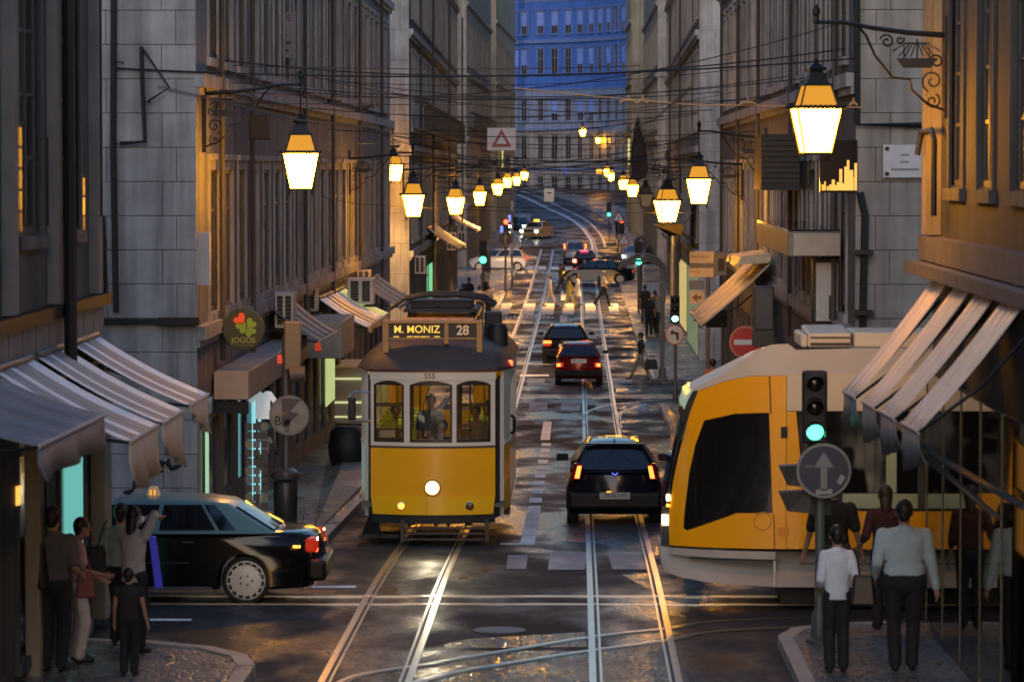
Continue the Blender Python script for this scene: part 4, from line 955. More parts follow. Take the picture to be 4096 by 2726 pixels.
b = MB(); bowband(b, -FW - .005, FW + .005, 1.545, 1.575, .06, .015, 16); b.build('moulding', BROWNR, TR, rel=None)
# cream window frame: sill, posts, header with arched openings
b = MB(); bowband(b, -FW, FW, 1.575, 1.63, .06, .01, 16)
WX = [(-.93, -.455), (-.345, .30), (.385, .90)]
for x0, x1 in ((-FW, -.925), (-.445, -.355), (.31, .375), (.905, FW)): bowband(b, x0, x1, 1.63, 2.60, .06, .005, 2)
for (x0, x1) in ((-.925, -.445), (-.355, .31), (.375, .905)):
    n = 8; vs_ = []; fs_ = []
    for i in range(n + 1):
        f = i / n; x = x0 + (x1 - x0) * f; y = fy_(x) - .005; za = 2.53 + .065 * sin(pi * f) ** .8 if 0 < f < 1 else 2.53
        vs_ += [(x, y, za), (x, y, 2.60), (x, y + .06, 2.60), (x, y + .06, za)]
    for i in range(n):
        for j in range(4): fs_.append((4 * i + j, 4 * i + (j + 1) % 4, 4 * i + 4 + (j + 1) % 4, 4 * i + 4 + j))
    b.add(vs_, fs_)
b.build('window_frame', CREAM, TR, rel=None, smooth=True)
b = MB(); bowband(b, -FW - .01, FW + .01, 2.601, 2.735, .07, .02, 16); b.build('fascia', CREAM, TR, rel=None, smooth=True)
TG = glass_mat('tram_window_glass', (.92, .93, .90), .86)
for (x0, x1) in ((-.925, -.445), (-.355, .31), (.375, .905)):
    b = MB(); 
    for (a, c, z0, z1) in ((x0, x0 + .035, 1.63, 2.56), (x1 - .035, x1, 1.63, 2.56), (x0 + .035, x1 - .035, 1.63, 1.68), (x0 + .035, x1 - .035, 2.52, 2.59)): bowband(b, a, c, z0, z1, .03, -.03, 2 if c - a < .1 else 6)
    s_ = b.build('sash', mat('dark_wood', (.035, .018, .012), .4), TR, rel=None)
    b = MB(); bowband(b, x0 + .03, x1 - .03, 1.66, 2.55, .006, -.04, 6); b.build('pane', TG, s_, rel=None)
hs_ = bpy.data.lights.new('headlight_beam', 'SPOT'); hs_.energy = 13; hs_.spot_size = radians(46); hs_.spot_blend = .8; hs_.color = (1, .86, .55); hs_.shadow_soft_size = .09
ho_ = bpy.data.objects.new('headlight_beam', hs_); COL.objects.link(ho_); ho_.parent = TR; ho_.location = (0, -.14, .93); ho_.rotation_euler = (radians(-84), 0, 0)
# wiper, headlamp, indicators
b = MB(); b.tube([(-.02, fy_(0) - .02, 2.55), (-.12, -.02, 2.30), (-.16, -.01, 2.05)], .007, 5); b.build('wiper', IRON, TR, rel=None)
hl = MB(); hl.lathe([(.135, .06), (.135, -.03), (.125, -.05), (.105, -.05), (.10, -.01)], (0, .0, .93), 28, 'y'); H_ = hl.build('headlight', mat('lamp_rim', (.45, .32, .10), .3, .3), TR, rel=None, smooth=True)
b = MB(); b.lathe([(.090, -.03), (.07, -.05), (.01, -.055)], (0, 0, .93), 28, 'y'); b.build('lens', EHEAD, H_, rel=None)
for x, m_ in ((-.49, EAMB), (.58, mat('indicator_dark', (.18, .07, .03), .2))):
    h2 = MB(); y = fy_(x); h2.lathe([(.065, .02), (.065, -.03), (.055, -.035), (.05, -.02)], (x, y - .01, .64), 20, 'y'); q = h2.build('indicator', CHROME, TR, rel=None, smooth=True)
    b = MB(); b.lathe([(.052, -.02), (.04, -.045), (.005, -.05)], (x, y - .01, .64), 18, 'y'); b.build('lens', m_, q, rel=None)
b = MB(); bowband(b, -.105, -.075, .51, .80, .02, .03, 2); b.build('coupling_strip', mat('strip_bright_yellow', (.95, .55, .03), .15, .2, 0, coat=.6), TR, rel=None)
text('fleet_number', '555', .115, mat('number_brown', (.15, .07, .03), .6), TR, (-.04, -.028, 2.67), ext=.003, sx=1.05)
# fender, step and bogie
b = MB(); 
for z in (.10, .19, .27): b.box(-.42, .80, -.02 + z * .3, .03 + z * .3, z, z + .035)
b.box(-.50, -.44, .02, .12, .08, .42); b.box(.82, .88, .02, .12, .08, .42); b.build('fender', mat('fender_iron', (.05, .035, .03), .6), TR, rel=None)
b = MB(); b.hexa([(-1.15, .5, .12), (-.80, .35, .12), (-.80, .55, .12), (-1.15, .7, .12), (-.99, .3, .5), (-.92, .3, .5), (-.92, .45, .5), (-.99, .45, .5)]); b.hexa([(-1.2, .4, .10), (-.55, .35, .10), (-.55, .9, .10), (-1.2, .95, .10), (-1.1, .4, .16), (-.55, .35, .16), (-.55, .9, .16), (-1.1, .95, .16)]); b.build('step', BLACK, TR, rel=None)
b = MB(); b.box(.9, 1.19, .9, 1.6, .42, .48); b.build('step', BLACK, TR, rel=None)
b = MB(); b.box(-.9, .9, 2.2, 6.2, .2, .62); b.build('truck', BLACK, TR, rel=None)
for x in (-.465, .465):
    for y in (3.1, 5.3): bb = MB(); bb.lathe([(.33, -.06), (.36, -.05), (.36, -.03), (.33, -.02), (.33, .06)], (x, y, .36), 20, 'x'); bb.build('wheel', GREYM, TR, rel=None, smooth=True)
# sides: tapering platform ends then the full-width saloon; hollow, with windows
def side_poly(sd, y0, y1, x0, x1, z0, z1, m, name, th=.05):
    b = MB(); b.hexa([(sd * x0, y0, z0), (sd * x1, y1, z0), (sd * (x1 - th), y1, z0), (sd * (x0 - th), y0, z0), (sd * x0, y0, z1), (sd * x1, y1, z1), (sd * (x1 - th), y1, z1), (sd * (x0 - th), y0, z1)]); return b.build(name, m, TR, rel=None)
for sd in (-1, 1):
    # folding platform door, dark, recessed behind the front corner
    side_poly(sd, .27, .75, .965, 1.045, .42, 2.60, mat('door_shadow_brown', (.03, .02, .018), .5), 'platform_door', .03)
    side_poly(sd, .74, .80, 1.05, 1.10, .42, 2.60, CREAM, 'door_post', .05)
    for (y0, y1, x0, x1) in ((.80, 1.40, 1.10, TW), (1.40, 7.0, TW, TW), (7.0, 7.6, TW, 1.10)):
        side_poly(sd, y0, y1, x0, x1, .50, 1.545, YEL, 'side_panel'); side_poly(sd, y0, y1, x0 + .012, x1 + .012, 1.546, 1.60, BROWNR if False else CREAM, 'waist_rail', .07)
        side_poly(sd, y0, y1, x0, x1, 2.45, 2.735, CREAM, 'letterboard')
    side_poly(sd, .80, 1.40, 1.10, TW, 1.601, 2.449, CREAM, 'corner_panel')
    side_poly(sd, 7.0, 7.6, TW, 1.10, 1.601, 2.449, CREAM, 'corner_panel')
    for k in range(7): y = 1.42 + k * .91; side_poly(sd, y, y + .1, TW, TW, 1.601, 2.449, CREAM, 'window_post')
    for k in range(6):
        y = 1.52 + k * .91; b = MB(); b.box(sd * (TW - .03) - .004, sd * (TW - .03) + .004, y, y + .81, 1.602, 2.448); b.build('side_window', TG, TR, rel=None)
    b = MB(); b.box(sd * (TW + .03) - .01, sd * (TW + .03) + .01, 1.5, 6.9, .62, .66); b.build('side_rail', CHROME, TR, rel=None)
b = MB()
for k in range(9): b.lathe([(.018, -.01), (.018, .01)], (TW + .045, 1.55 + k * .22, 1.78 - k * .0), 6, 'x')
b.build('side_lamp_row', mat('side_glow', (.3, .2, .05), .3, emis=(1, .6, .15), estr=.3), TR, rel=None)
b = MB(); b.box(-1.12, 1.12, .3, 8.1, .60, .66); b.build('tram_floor', GREYM, TR, rel=None)
b = MB(); b.box(-1.1, 1.1, 8.1, 8.16, .5, 1.6); b.box(-1.1, -.4, 8.1, 8.16, 1.6, 2.73); b.box(.4, 1.1, 8.1, 8.16, 1.6, 2.73); b.build('rear_wall', YEL, TR, rel=None)
# interior: saloon bulkhead with door opening, seats, ceiling lamps
WOODM = mat('varnished_wood', (.16, .08, .03), .35); b = MB(); b.box(-1.1, -.38, 1.45, 1.50, .66, 1.75); b.box(.38, 1.1, 1.45, 1.50, .66, 1.75); b.box(-1.1, -.98, 1.45, 1.50, 1.75, 2.6); b.box(-.42, -.36, 1.45, 1.50, 1.75, 2.6); b.box(.36, .42, 1.45, 1.50, 1.75, 2.6); b.box(.98, 1.1, 1.45, 1.5, 1.75, 2.6); b.box(-.98, -.42, 1.45, 1.5, 2.1, 2.16); b.box(.42, .98, 1.45, 1.5, 2.1, 2.16); b.build('bulkhead', WOODM, TR, rel=None)
for i, y in enumerate((2.3, 3.2, 4.1, 5.0, 5.9)):
    for sd in (-1, 1):
        q = MB(); q.box(sd * .72 - .3, sd * .72 + .3, y, y + .42, .66, 1.08); s_ = q.build('seat', mat('seat_green', (.10, .16, .05), .5), TR, rel=None, bevel=.03); q = MB(); q.box(sd * .72 - .3, sd * .72 + .3, y + .42, y + .50, .9, 1.75); q.build('seat_back', mat('seat_yellow', (.42, .40, .03), .45), s_, rel=None, bevel=.03)
TRL = mat('tram_ceiling_lamp', (.3, .3, .2), .4, emis=(1, .82, .30), estr=3.0)
for y in (1.9, 3.4, 4.9, 6.4):
    for sd in (-.45, .45): b = MB(); b.box(sd - .06, sd + .06, y, y + .5, 2.64, 2.68); b.build('ceiling_lamp', TRL, TR, rel=None)
b = MB(); b.tube([(.12, .62, .66), (.12, .62, 1.62), (.12, .50, 1.66)], .03, 8); b.lathe([(.10, 1.60), (.12, 1.64), (.10, 1.68)], (.12, .62, 0), 12); b.build('controller', IRON, TR, rel=None)
for x in (-.62, -.25, .55, .78): b = MB(); b.tube([(x, 1.38, .7), (x, 1.38, 2.7)], .014, 6); b.build('grab_pole', mat('brass', (.5, .36, .1), .3, .9), TR, rel=None)
b = MB(); b.box(-.84, -.60, .33, .36, 1.69, 1.80); b.build('notice_card', mat('card_warm', (.55, .40, .28), .6), TR, rel=None)
b = MB(); b.box(-.50, -.42, .30, .33, 1.70, 1.77); b.build('notice_card', WHITE, TR, rel=None)
# roof: domed shell over the plan outline
plan = [(fx[i], fy_(fx[i])) for i in range(NX + 1)] + [(TW, 1.35), (TW, 7.05), (FW, 8.2), (0, 8.4), (-FW, 8.2), (-TW, 7.05), (-TW, 1.35)]
def inset(p, k, ky): cx, cy_ = 0, 4.2; return (cx + (p[0] - cx) * k, cy_ + (p[1] - cy_) * ky)
prof = [(1.0, 1.0, 2.735), (1.035, 1.006, 2.735), (1.035, 1.006, 2.77), (1.02, 1.0, 2.80), (.95, .975, 2.92), (.84, .94, 3.03), (.66, .89, 3.12), (.42, .82, 3.17), (.15, .75, 3.19)]
b = MB(); b.loft([[(*inset(p, kx, ky), z) for p in plan] for kx, ky, z in prof]); b.build('roof', BROWNR, TR, rel=None, smooth=True)
b = MB(); vs_ = [(*inset(p, 1.045, 1.008), z) for z in (2.735, 2.765) for p in plan]; b.loft([vs_[:len(plan)], vs_[len(plan):]]); b.build('gutter', mat('gutter_red_brown', (.10, .02, .015), .4), TR, rel=None)
for x0, x1 in ((-.78, -.40), (-.34, .32), (.38, .86)):
    b = MB(); b.tube([(x, fy_(x) * .9 + .20 - .03, 2.885 + .03 * sin(pi * (x - x0) / (x1 - x0))) for x in [x0 + (x1 - x0) * i / 8 for i in range(9)]], .012, 5); b.build('roof_rib', BLACK, TR, rel=None)
# clerestory box and destination sign
b = MB(); b.box(-.55, .62, 1.6, 6.9, 3.12, 3.50); b.build('roof_box', ORW, TR, rel=None, bevel=.04)
sg = MB(); y0 = .42
sg.box(-.80, .77, y0, y0 + .20, 3.47, 3.52); sg.box(-.80, -.70, y0, y0 + .18, 3.00, 3.469); sg.box(.68, .77, y0, y0 + .18, 3.02, 3.469); sg.box(.17, .24, y0, y0 + .18, 3.15, 3.469)
sg.box(-.70, .17, y0, y0 + .18, 3.225, 3.25); sg.box(.24, .68, y0, y0 + .18, 3.225, 3.25); SG = sg.build('sign_case', ORW, TR, rel=None, bevel=.008)
b = MB(); b.box(-.70, .17, y0 + .04, y0 + .17, 3.2501, 3.469); b.box(.24, .68, y0 + .04, y0 + .17, 3.2501, 3.469); b.build('sign_board', mat('sign_black_brown', (.035, .022, .015), .5), SG, rel=None)
LET = mat('letter_yellow_lit', (.3, .2, .05), .5, emis=(1, .58, .07), estr=.20); LET2 = mat('letter_cream', (.60, .42, .26), .6, emis=(1, .6, .3), estr=.05)
text('lettering', 'M. MONIZ', .165, LET, SG, (-.26, y0 + .036, 3.375), bold=.0015, sx=.97)
for i, w_ in enumerate((.09, 0, .09, .09, .09, .03, .09)):
    if w_: b = MB(); b.box(-.63 + i * .107, -.63 + i * .107 + w_, y0 + .030, y0 + .0385, 3.258, 3.272); b.build('lettering', LET, SG, rel=None)
text('lettering', '28', .21, LET2, SG, (.46, y0 + .036, 3.36), bold=.004, sx=.95)
# folded pantograph on its frame
b = MB()
for x in (-.45, .55): b.tube([(x, 2.2, 3.5), (x, 2.2, 3.58)], .04, 6); b.tube([(x, 4.0, 3.5), (x, 4.0, 3.58)], .04, 6)
b.box(-.55, .65, 2.1, 4.2, 3.58, 3.63); b.build('pantograph_base', BLACK, TR, rel=None)
b = MB()
for y in (2.3, 3.1, 3.9): b.tube([(-.78, y, 3.62), (-.55, y, 3.78), (-.2, y, 3.84), (.4, y, 3.84), (.72, y, 3.79), (.92, y, 3.66)], .028, 6)
for x in (-.5, 0, .5): b.tube([(x, 2.2, 3.68), (x, 4.1, 3.78)], .024, 6)
b.box(-.45, .55, 2.5, 3.6, 3.64, 3.76); b.build('pantograph', BLACK, TR, rel=None, smooth=True)
b = MB(); b.box(.72, 1.0, 3.6, 4.2, 3.05, 3.52); b.build('resistor_box', BLACK, TR, rel=None, bevel=.03)
b = MB(); b.lathe([(.17, 3.0), (.17, 3.28), (.12, 3.36)], (.95, 3.0, 0), 14); b.build('air_tank', BLACK, TR, rel=None, smooth=True)
# mirrors, side marker
b = MB(); b.tube([(-.98, .22, 2.40), (-1.22, .18, 2.42), (-1.30, .18, 2.36), (-1.33, .18, 2.05), (-1.30, .18, 1.95), (-.98, .24, 1.95)], .011, 6); mq = b.build('mirror_arm', CHROME, TR, rel=None, smooth=True)
b = MB(); b.box(-1.325, -1.205, .15, .21, 1.97, 2.33); b.build('mirror', IRON, TR, rel=None, bevel=.02)
b = MB(); b.box(1.16, 1.23, 1.25, 1.4, 2.76, 2.85); b.build('marker_light', ERED, TR, rel=None, bevel=.015)
b = MB(); b.tube([(1.21, 1.0, 2.0), (1.26, 1.0, 1.95), (1.26, 1.0, 1.75), (1.21, 1.0, 1.70)], .03, 6); b.build('mirror', IRON, TR, rel=None)

# ------------------------------------------------------------------ modern tram crossing from the right
MY = 45.7; MW = 2.35; ms = FPX / MY
gzt = 1.44
MT = thing('modern_tram', 'modern yellow and white tram nosing out of the cross street on the right', 'tram', (3, MY + MW / 2, gzt))
def sx_(Xp): return ((2550 + Xp / 1.4258) / 4 - VU) / ms
def sz_(Yp): return CAMZ - ((1300 + Yp / 1.4258) / 4 - VV) / ms
def S2(*pts): return [(sx_(a), sz_(c)) for a, c in pts]
FAR = 15.0
def mt_y(x, side):      # plan of the nose: rounded towards the tip
    xt = 1.02; t_ = max(0., min(1., (x - xt) / 2.3)); k = sqrt(max(0, 1 - (1 - t_) ** 2.6)); k = .30 + .70 * k
    c = MY + MW / 2; return c + side * MW / 2 * k
def mtshell(name, poly, m, off=0., drop=0, inner=None, near_only=False, parent=None):
    """a shell piece given by its side outline; follows the nose plan on both flanks. near_only makes a thin skin on the near flank"""
    P = []
    for i in range(len(poly)):       # subdivide long edges so that the plan curve shows
        a, c = poly[i], poly[(i + 1) % len(poly)]; k = max(1, min(10, int(abs(c[0] - a[0]) / .25))) if min(a[0], c[0]) < 3.5 else 1
        P += [(a[0] + (c[0] - a[0]) * j / k, a[1] + (c[1] - a[1]) * j / k) for j in range(k)]
    if near_only:
        # vertical slices so that the skin follows the rounded nose
        xs_ = sorted(set([round(p[0], 4) for p in poly]) | set(round(poly_x, 4) for poly_x in [min(p[0] for p in poly) + .12 * k for k in range(200)] if poly_x < min(4.0, max(p[0] for p in poly))))
        lo_x, hi_x = min(p[0] for p in poly), max(p[0] for p in poly); cols = []
        for x in xs_:
            xq = min(max(x, lo_x + 1e-4), hi_x - 1e-4); zs_ = []
            for k in range(len(poly)):
                a, c = poly[k], poly[(k + 1) % len(poly)]
                if (a[0] - xq) * (c[0] - xq) < 0: zs_.append(a[1] + (c[1] - a[1]) * (xq - a[0]) / (c[0] - a[0]))
            if len(zs_) >= 2: cols.append((xq, min(zs_), max(zs_)))
        mb = MB(); vs_ = []
        for x, z0_, z1_ in cols:
            y = mt_y(x, -1) - off; vs_ += [(x, y, z0_), (x, y, z1_), (x, y + .02, z1_), (x, y + .02, z0_)]
        n = len(cols); mb.add(vs_, [(4 * i_ + j_, 4 * i_ + (j_ + 1) % 4, 4 * i_ + 4 + (j_ + 1) % 4, 4 * i_ + 4 + j_) for i_ in range(n - 1) for j_ in range(4)] + [(0, 1, 2, 3), (4 * n - 4, 4 * n - 3, 4 * n - 2, 4 * n - 1)])
        return mb.build(name, m, parent or MT, rel=ABS[MT.name], smooth=True)
    bm = bmesh.new()
    def ring(fn): return [bm.verts.new(fn(x, z)) for x, z in P]
    if near_only:
        A = ring(lambda x, z: (x, mt_y(x, -1) - off, z)); B_ = ring(lambda x, z: (x, mt_y(x, -1) - off + .02, z)); R = [A, B_]
    else:
        R = [ring(lambda x, z, s_=s_, e=e: (x, (mt_y(x, 1 if s_ > 0 else -1) - (MY + MW / 2)) * abs(s_) + MY + MW / 2, z - drop * (s_ + 1) * max(0, min(1, (z - sz_(420)) / .5)))) for s_, e in ((-1, 0), (-.6, 0), (-.2, 0), (.2, 0), (.6, 0), (1, 0))]
    n = len(P)
    for i in range(len(R) - 1):
        for j in range(n): bm.faces.new((R[i][j], R[i][(j + 1) % n], R[i + 1][(j + 1) % n], R[i + 1][j]))
    f0 = bm.faces.new(R[0]); f1 = bm.faces.new(R[-1])
    bmesh.ops.triangulate(bm, faces=[f0, f1]); bmesh.ops.recalc_face_normals(bm, faces=bm.faces)
    me = bpy.data.meshes.new(name); bm.to_mesh(me); bm.free(); me.materials.append(m)
    for v in me.vertices: v.co -= Vector(ABS[MT.name])
    if not near_only or True:
        me.polygons.foreach_set('use_smooth', [True] * len(me.polygons))
        try: me.set_sharp_from_angle(angle=radians(30))
        except Exception: pass
    return put(name, me, parent or MT)
MYEL = mat('modern_tram_yellow', (.92, .42, .004), .25, 0, .03, 1, coat=.4); MGREY = mat('modern_tram_grey', (.42, .41, .38), .5, 0, .06, 2); MWHT = mat('modern_tram_cream', (.66, .58, .42), .4, 0, .05, 2)
MWIN = mat('modern_tram_glass', (.010, .010, .011), .05, 0, 0, spec=.8)
core = S2((140, 1290), (165, 1090), (215, 760), (250, 560), (290, 440), (318, 385), (480, 300), (600, 215), (700, 160), (770, 142), (905, 140)); 
mtshell('body_shell', core + [(FAR, sz_(140)), (FAR, sz_(1290))], mat('modern_tram_shell', (.05, .05, .05), .3, coat=.5), drop=.075)
mtshell('skirt', S2((133, 1275), (140, 1380), (165, 1425), (235, 1455), (400, 1478), (800, 1497)) + [(FAR, sz_(1497)), (FAR, sz_(1285)), ] , MGREY)
mtshell('roof_fairing', S2((312, 372), (480, 285), (600, 195), (690, 135), (770, 108), (860, 104), (905, 138), (1250, 128)) + [(FAR, sz_(128)), (FAR, sz_(268)), (sx_(640), sz_(284)), (sx_(500), sz_(318)), (sx_(350), sz_(378))], mat('modern_tram_roof', (.55, .52, .46), .4, 0, .05, 2), drop=.075)
mtshell('roof_side', S2((312, 372), (480, 285), (600, 195), (690, 135), (770, 110), (860, 106), (905, 140), (1250, 131)) + [(FAR, sz_(131)), (FAR, sz_(268)), (sx_(850), sz_(284)), (sx_(640), sz_(288)), (sx_(500), sz_(320)), (sx_(350), sz_(380))], mat('modern_tram_roof', (.50, .48, .43)), .006, near_only=True)
mtshell('side_skin', S2((350, 382), (500, 322), (640, 290), (850, 285), (850, 1277), (190, 1277), (186, 1110), (212, 900), (240, 760), (300, 520)), MYEL, .012, near_only=True)
mtshell('side_skin', S2((853, 490), (950, 490), (950, 955), (1170, 955), (1170, 1055)) + [(FAR, sz_(1055)), (FAR, sz_(1265)), (sx_(853), sz_(1277))], MYEL, .010, near_only=True)
mtshell('side_skin', S2((853, 285), (1000, 272)) + [(FAR, sz_(268)), (FAR, sz_(486)), (sx_(853), sz_(486))], MWHT, .010, near_only=True)
mtshell('side_window', S2((385, 548), (560, 505), (752, 496), (775, 1070), (572, 1073), (287, 1184), (270, 1170), (275, 1080), (300, 860), (335, 690)), MWIN, .022, near_only=True)
mtshell('side_window', S2((955, 492), (1418, 492), (1418, 950), (955, 950)), MWIN, .016, near_only=True)
mtshell('door', S2((1482, 492), (1600, 492), (1600, 1050), (1482, 1050)), MWIN, .016, near_only=True)
mtshell('window_pillar', S2((1421, 492), (1479, 492), (1479, 952), (1421, 952)), mat('modern_tram_pale_green', (.36, .46, .28), .5), .014, near_only=True)
mtshell('waist_panel', S2((1173, 958), (1600, 958), (1600, 1042), (1173, 1042)), mat('modern_tram_pale_green', (.36, .46, .28)), .018, near_only=True)
mtshell('sill_strip', [(sx_(1173), sz_(1044)), (FAR, sz_(1044)), (FAR, sz_(1056)), (sx_(1173), sz_(1056))], BLACK, .02, near_only=True)
mtshell('marker_lamp', S2((820, 577), (858, 577), (858, 642), (820, 642)), BLACK, .026, near_only=True)
mtshell('panel_gap', S2((750, 290), (760, 290), (768, 500), (757, 500)), mat('gap_brown', (.25, .10, .01), .6), .016, near_only=True)
mtshell('panel_gap', S2((778, 1075), (786, 1075), (790, 1277), (782, 1277)), mat('gap_brown', (.25, .10, .01), .6), .016, near_only=True)
mtshell('hatch', S2((802, 1152), (868, 1152), (868, 1205), (802, 1205)), mat('hatch_yellow', (.70, .27, .01), .4), .018, near_only=True)
mtshell('skirt_panel', S2((185, 1290), (792, 1293), (790, 1338), (188, 1330)), mat('skirt_light', (.42, .41, .38), .5), .02, near_only=True)
mtshell('panel_gap', S2((300, 1339), (770, 1340), (770, 1346), (300, 1345)), BLACK, .02, near_only=True)
mtshell('panel_gap', S2((780, 1345), (792, 1345), (792, 1495), (780, 1495)), mat('skirt_edge_white', (.6, .59, .55), .4), .02, near_only=True)
mtshell('panel_gap', [(sx_(935), sz_(1358)), (FAR, sz_(1358)), (FAR, sz_(1364)), (sx_(935), sz_(1364))], BLACK, .014, near_only=True)
# windscreen edge, its light top corner, lamps on the nose
def nose_strip(name, pts, m, w_=.05, off=.02):
    b = MB()
    for (a, c) in zip(pts[:-1], pts[1:]):
        pa = [(sx_(a[0]) + q * .0, 0, sz_(a[1])) for q in (0,)]
    vs_ = []
    for (a, z) in pts:
        x = sx_(a); vs_ += [(x - off, mt_y(x, -1) + .02, sz_(z)), (x - off, mt_y(x, 1) - .02, sz_(z)), (x + w_, mt_y(x + w_, 1) - .02, sz_(z)), (x + w_, mt_y(x + w_, -1) + .02, sz_(z))]
    n = len(pts); fs_ = [(4 * i + j, 4 * i + (j + 1) % 4, 4 * i + 4 + (j + 1) % 4, 4 * i + 4 + j) for i in range(n - 1) for j in range(4)] + [(0, 1, 2, 3), (4 * n - 4, 4 * n - 3, 4 * n - 2, 4 * n - 1)]
    b.add(vs_, fs_); return b.build(name, m, MT, smooth=True)
nose_strip('windscreen', [(150, 1060), (200, 760), (235, 570), (262, 490)], MWIN, .25, .0)
nose_strip('destination_glass', [(262, 485), (285, 405), (312, 380)], mat('destination_glass', (.26, .34, .30), .15, emis=(.5, .8, .6), estr=.06), .22, .0)
for (xa, xb, za, zb, m_) in ((152, 186, 1105, 1165, mat('modern_headlight', (.5, .5, .3), .2, emis=(1, .9, .5), estr=.6)), (176, 194, 985, 1022, mat('modern_headlight_hot', (.5, .5, .3), .2, emis=(1, .75, .4), estr=.8)), (176, 194, 1042, 1056, EAMB)):
    x = sx_(xa); b = MB(); b.box(x - .01, sx_(xb), mt_y(x + .05, -1) - .03, mt_y(x + .05, -1) + .12, sz_(zb), sz_(za)); b.build('headlight', m_, MT, bevel=.01)
b = MB(); b.box(sx_(945), sx_(985), MY + .5, MY + MW - .4, sz_(135), sz_(60)); b.hexa([(sx_(985), MY + .5, sz_(135)), (sx_(1235), MY + .5, sz_(135)), (sx_(1235), MY + 1.9, sz_(135)), (sx_(985), MY + 1.9, sz_(135)), (sx_(985), MY + .5, sz_(55)), (sx_(1235), MY + .5, sz_(50)), (sx_(1235), MY + 1.9, sz_(30)), (sx_(985), MY + 1.9, sz_(30))]); b.build('roof_unit', MWHT, MT, bevel=.03)
b = MB(); b.box(sx_(1000), sx_(1230), MY + .47, MY + .499, sz_(122), sz_(108)); b.box(sx_(1000), sx_(1230), MY + .47, MY + .499, sz_(80), sz_(74)); b.build('roof_unit_vent', BROWNR, MT)
b = MB(); b.box(sx_(1250), FAR, MY + .5, MY + 1.9, sz_(135), sz_(48)); b.build('roof_unit', MWHT, MT, bevel=.03)
b = MB(); b.box(2.6, FAR, MY + .25, MY + MW - .25, .0 + gzt + .1, sz_(1470)); b.build('truck', BLACK, MT)
b = MB(); b.tube([(sx_(250), MY + .2, sz_(470)), (sx_(262), MY + .1, sz_(560)), (sx_(240), MY + .1, sz_(640))], .03, 6); b.build('mirror', IRON, MT)
# faint round emblem beside the letters on the flank
b = MB(); x, z = sx_(718), sz_(1118)
b.tube([(x + .11 * cos(a), mt_y(x, -1) - .026, z + .11 * sin(a)) for a in [2 * pi * i / 24 for i in range(24)]], .008, 4, True); b.build('emblem', mat('emblem_faint', (.76, .36, .05), .5), MT)
# ------------------------------------------------------------------ awnings
def awning_cloth(name, label, pts_top, pts_bot, m_list, folds=5, val=.0, vm=None, group=None, arms=True, depthf=.03, valpts=None):
    """sloping striped cloth between a roller at the wall (pts_top a, b) and a front bar (pts_bot a, b); hanging valance"""
    a, b_ = Vector(pts_top[0]), Vector(pts_top[1]); c, d = Vector(pts_bot[0]), Vector(pts_bot[1])
    t = thing(name, label, 'awning', tuple((a + b_) / 2), group=group); n = folds * 4; k = 8
    mb = MB(); nrm = (b_ - a).cross(c - a).normalized(); nrm = nrm if nrm.z > 0 else -nrm
    idx = lambda i, j: i * (k + 1) + j
    vs_ = []
    for i in range(n + 1):
        f = i / n; p, q = a + (b_ - a) * f, c + (d - c) * f
        for j in range(k + 1):
            g = j / k; w_ = p + (q - p) * g; w_ = w_ - Vector((0, 0, .05 * sin(pi * g))) + nrm * depthf * (.5 * cos(f * folds * 2 * pi) - .5) * .7 * (1 - .3 * g)
            vs_.append(tuple(w_))
    for i in range(n):
        mb.k = (i // 2) % len(m_list)
        mb.add([vs_[idx(i, j)] for j in range(k + 1)] + [vs_[idx(i + 1, j)] for j in range(k + 1)], [(j, j + 1, k + 2 + j, k + 1 + j) for j in range(k)])
    o = mb.build('cloth', m_list, t, smooth='full')
    so_ = o.modifiers.new('thick', 'SOLIDIFY'); so_.thickness = .008
    mb = MB(); mb.tube([a, b_], .05, 10); mb.build('roller', GREYM, t, smooth=True)
    mb = MB(); mb.tube([c, d], .022, 8); mb.build('front_bar', LGREY, t, smooth=True)
    if arms:
        for p, q in ((a, c), (b_, d)): mb = MB(); mb.tube([p + Vector((0, 0, -.35)), (p + q) / 2 + Vector((0, 0, -.28)), q], .018, 6); mb.build('arm', IRON, t)
    if val:
        mb = MB(); vs_ = []; m_ = 12
        for i in range(m_ + 1):
            f = i / m_; p = c + (d - c) * f; h = val if not callable(val) else val(f)
            vs_ += [tuple(p + Vector((.0, 0, -.02))), tuple(p + Vector((.02 * sin(f * 19), 0, -h * .5))), tuple(p + Vector((.05 * sin(f * 15 + 1) + .03, 0, -h)))]
        mb.add(vs_, [(3 * i + j, 3 * i + j + 1, 3 * i + 4 + j, 3 * i + 3 + j) for i in range(m_) for j in (0, 1)])
        o = mb.build('valance', vm or m_list[0], t, smooth='full'); s2 = o.modifiers.new('thick', 'SOLIDIFY'); s2.thickness = .006
    return t
CL1 = mat('awning_white', (.90, .92, 1.0), .5, 0, .06, 3); CL2 = mat('awning_stripe_grey', (.30, .28, .28), .5, 0, .08, 3); CLG = mat('awning_grey', (.20, .20, .22), .6, 0, .12, 2)
CLW = mat('awning_canvas_beige', (.48, .42, .33), .7, 0, .1, 3)
xt = -5.88; KN = 1.0917; zn = lambda z: 7.1 - (7.1 - z) * KN
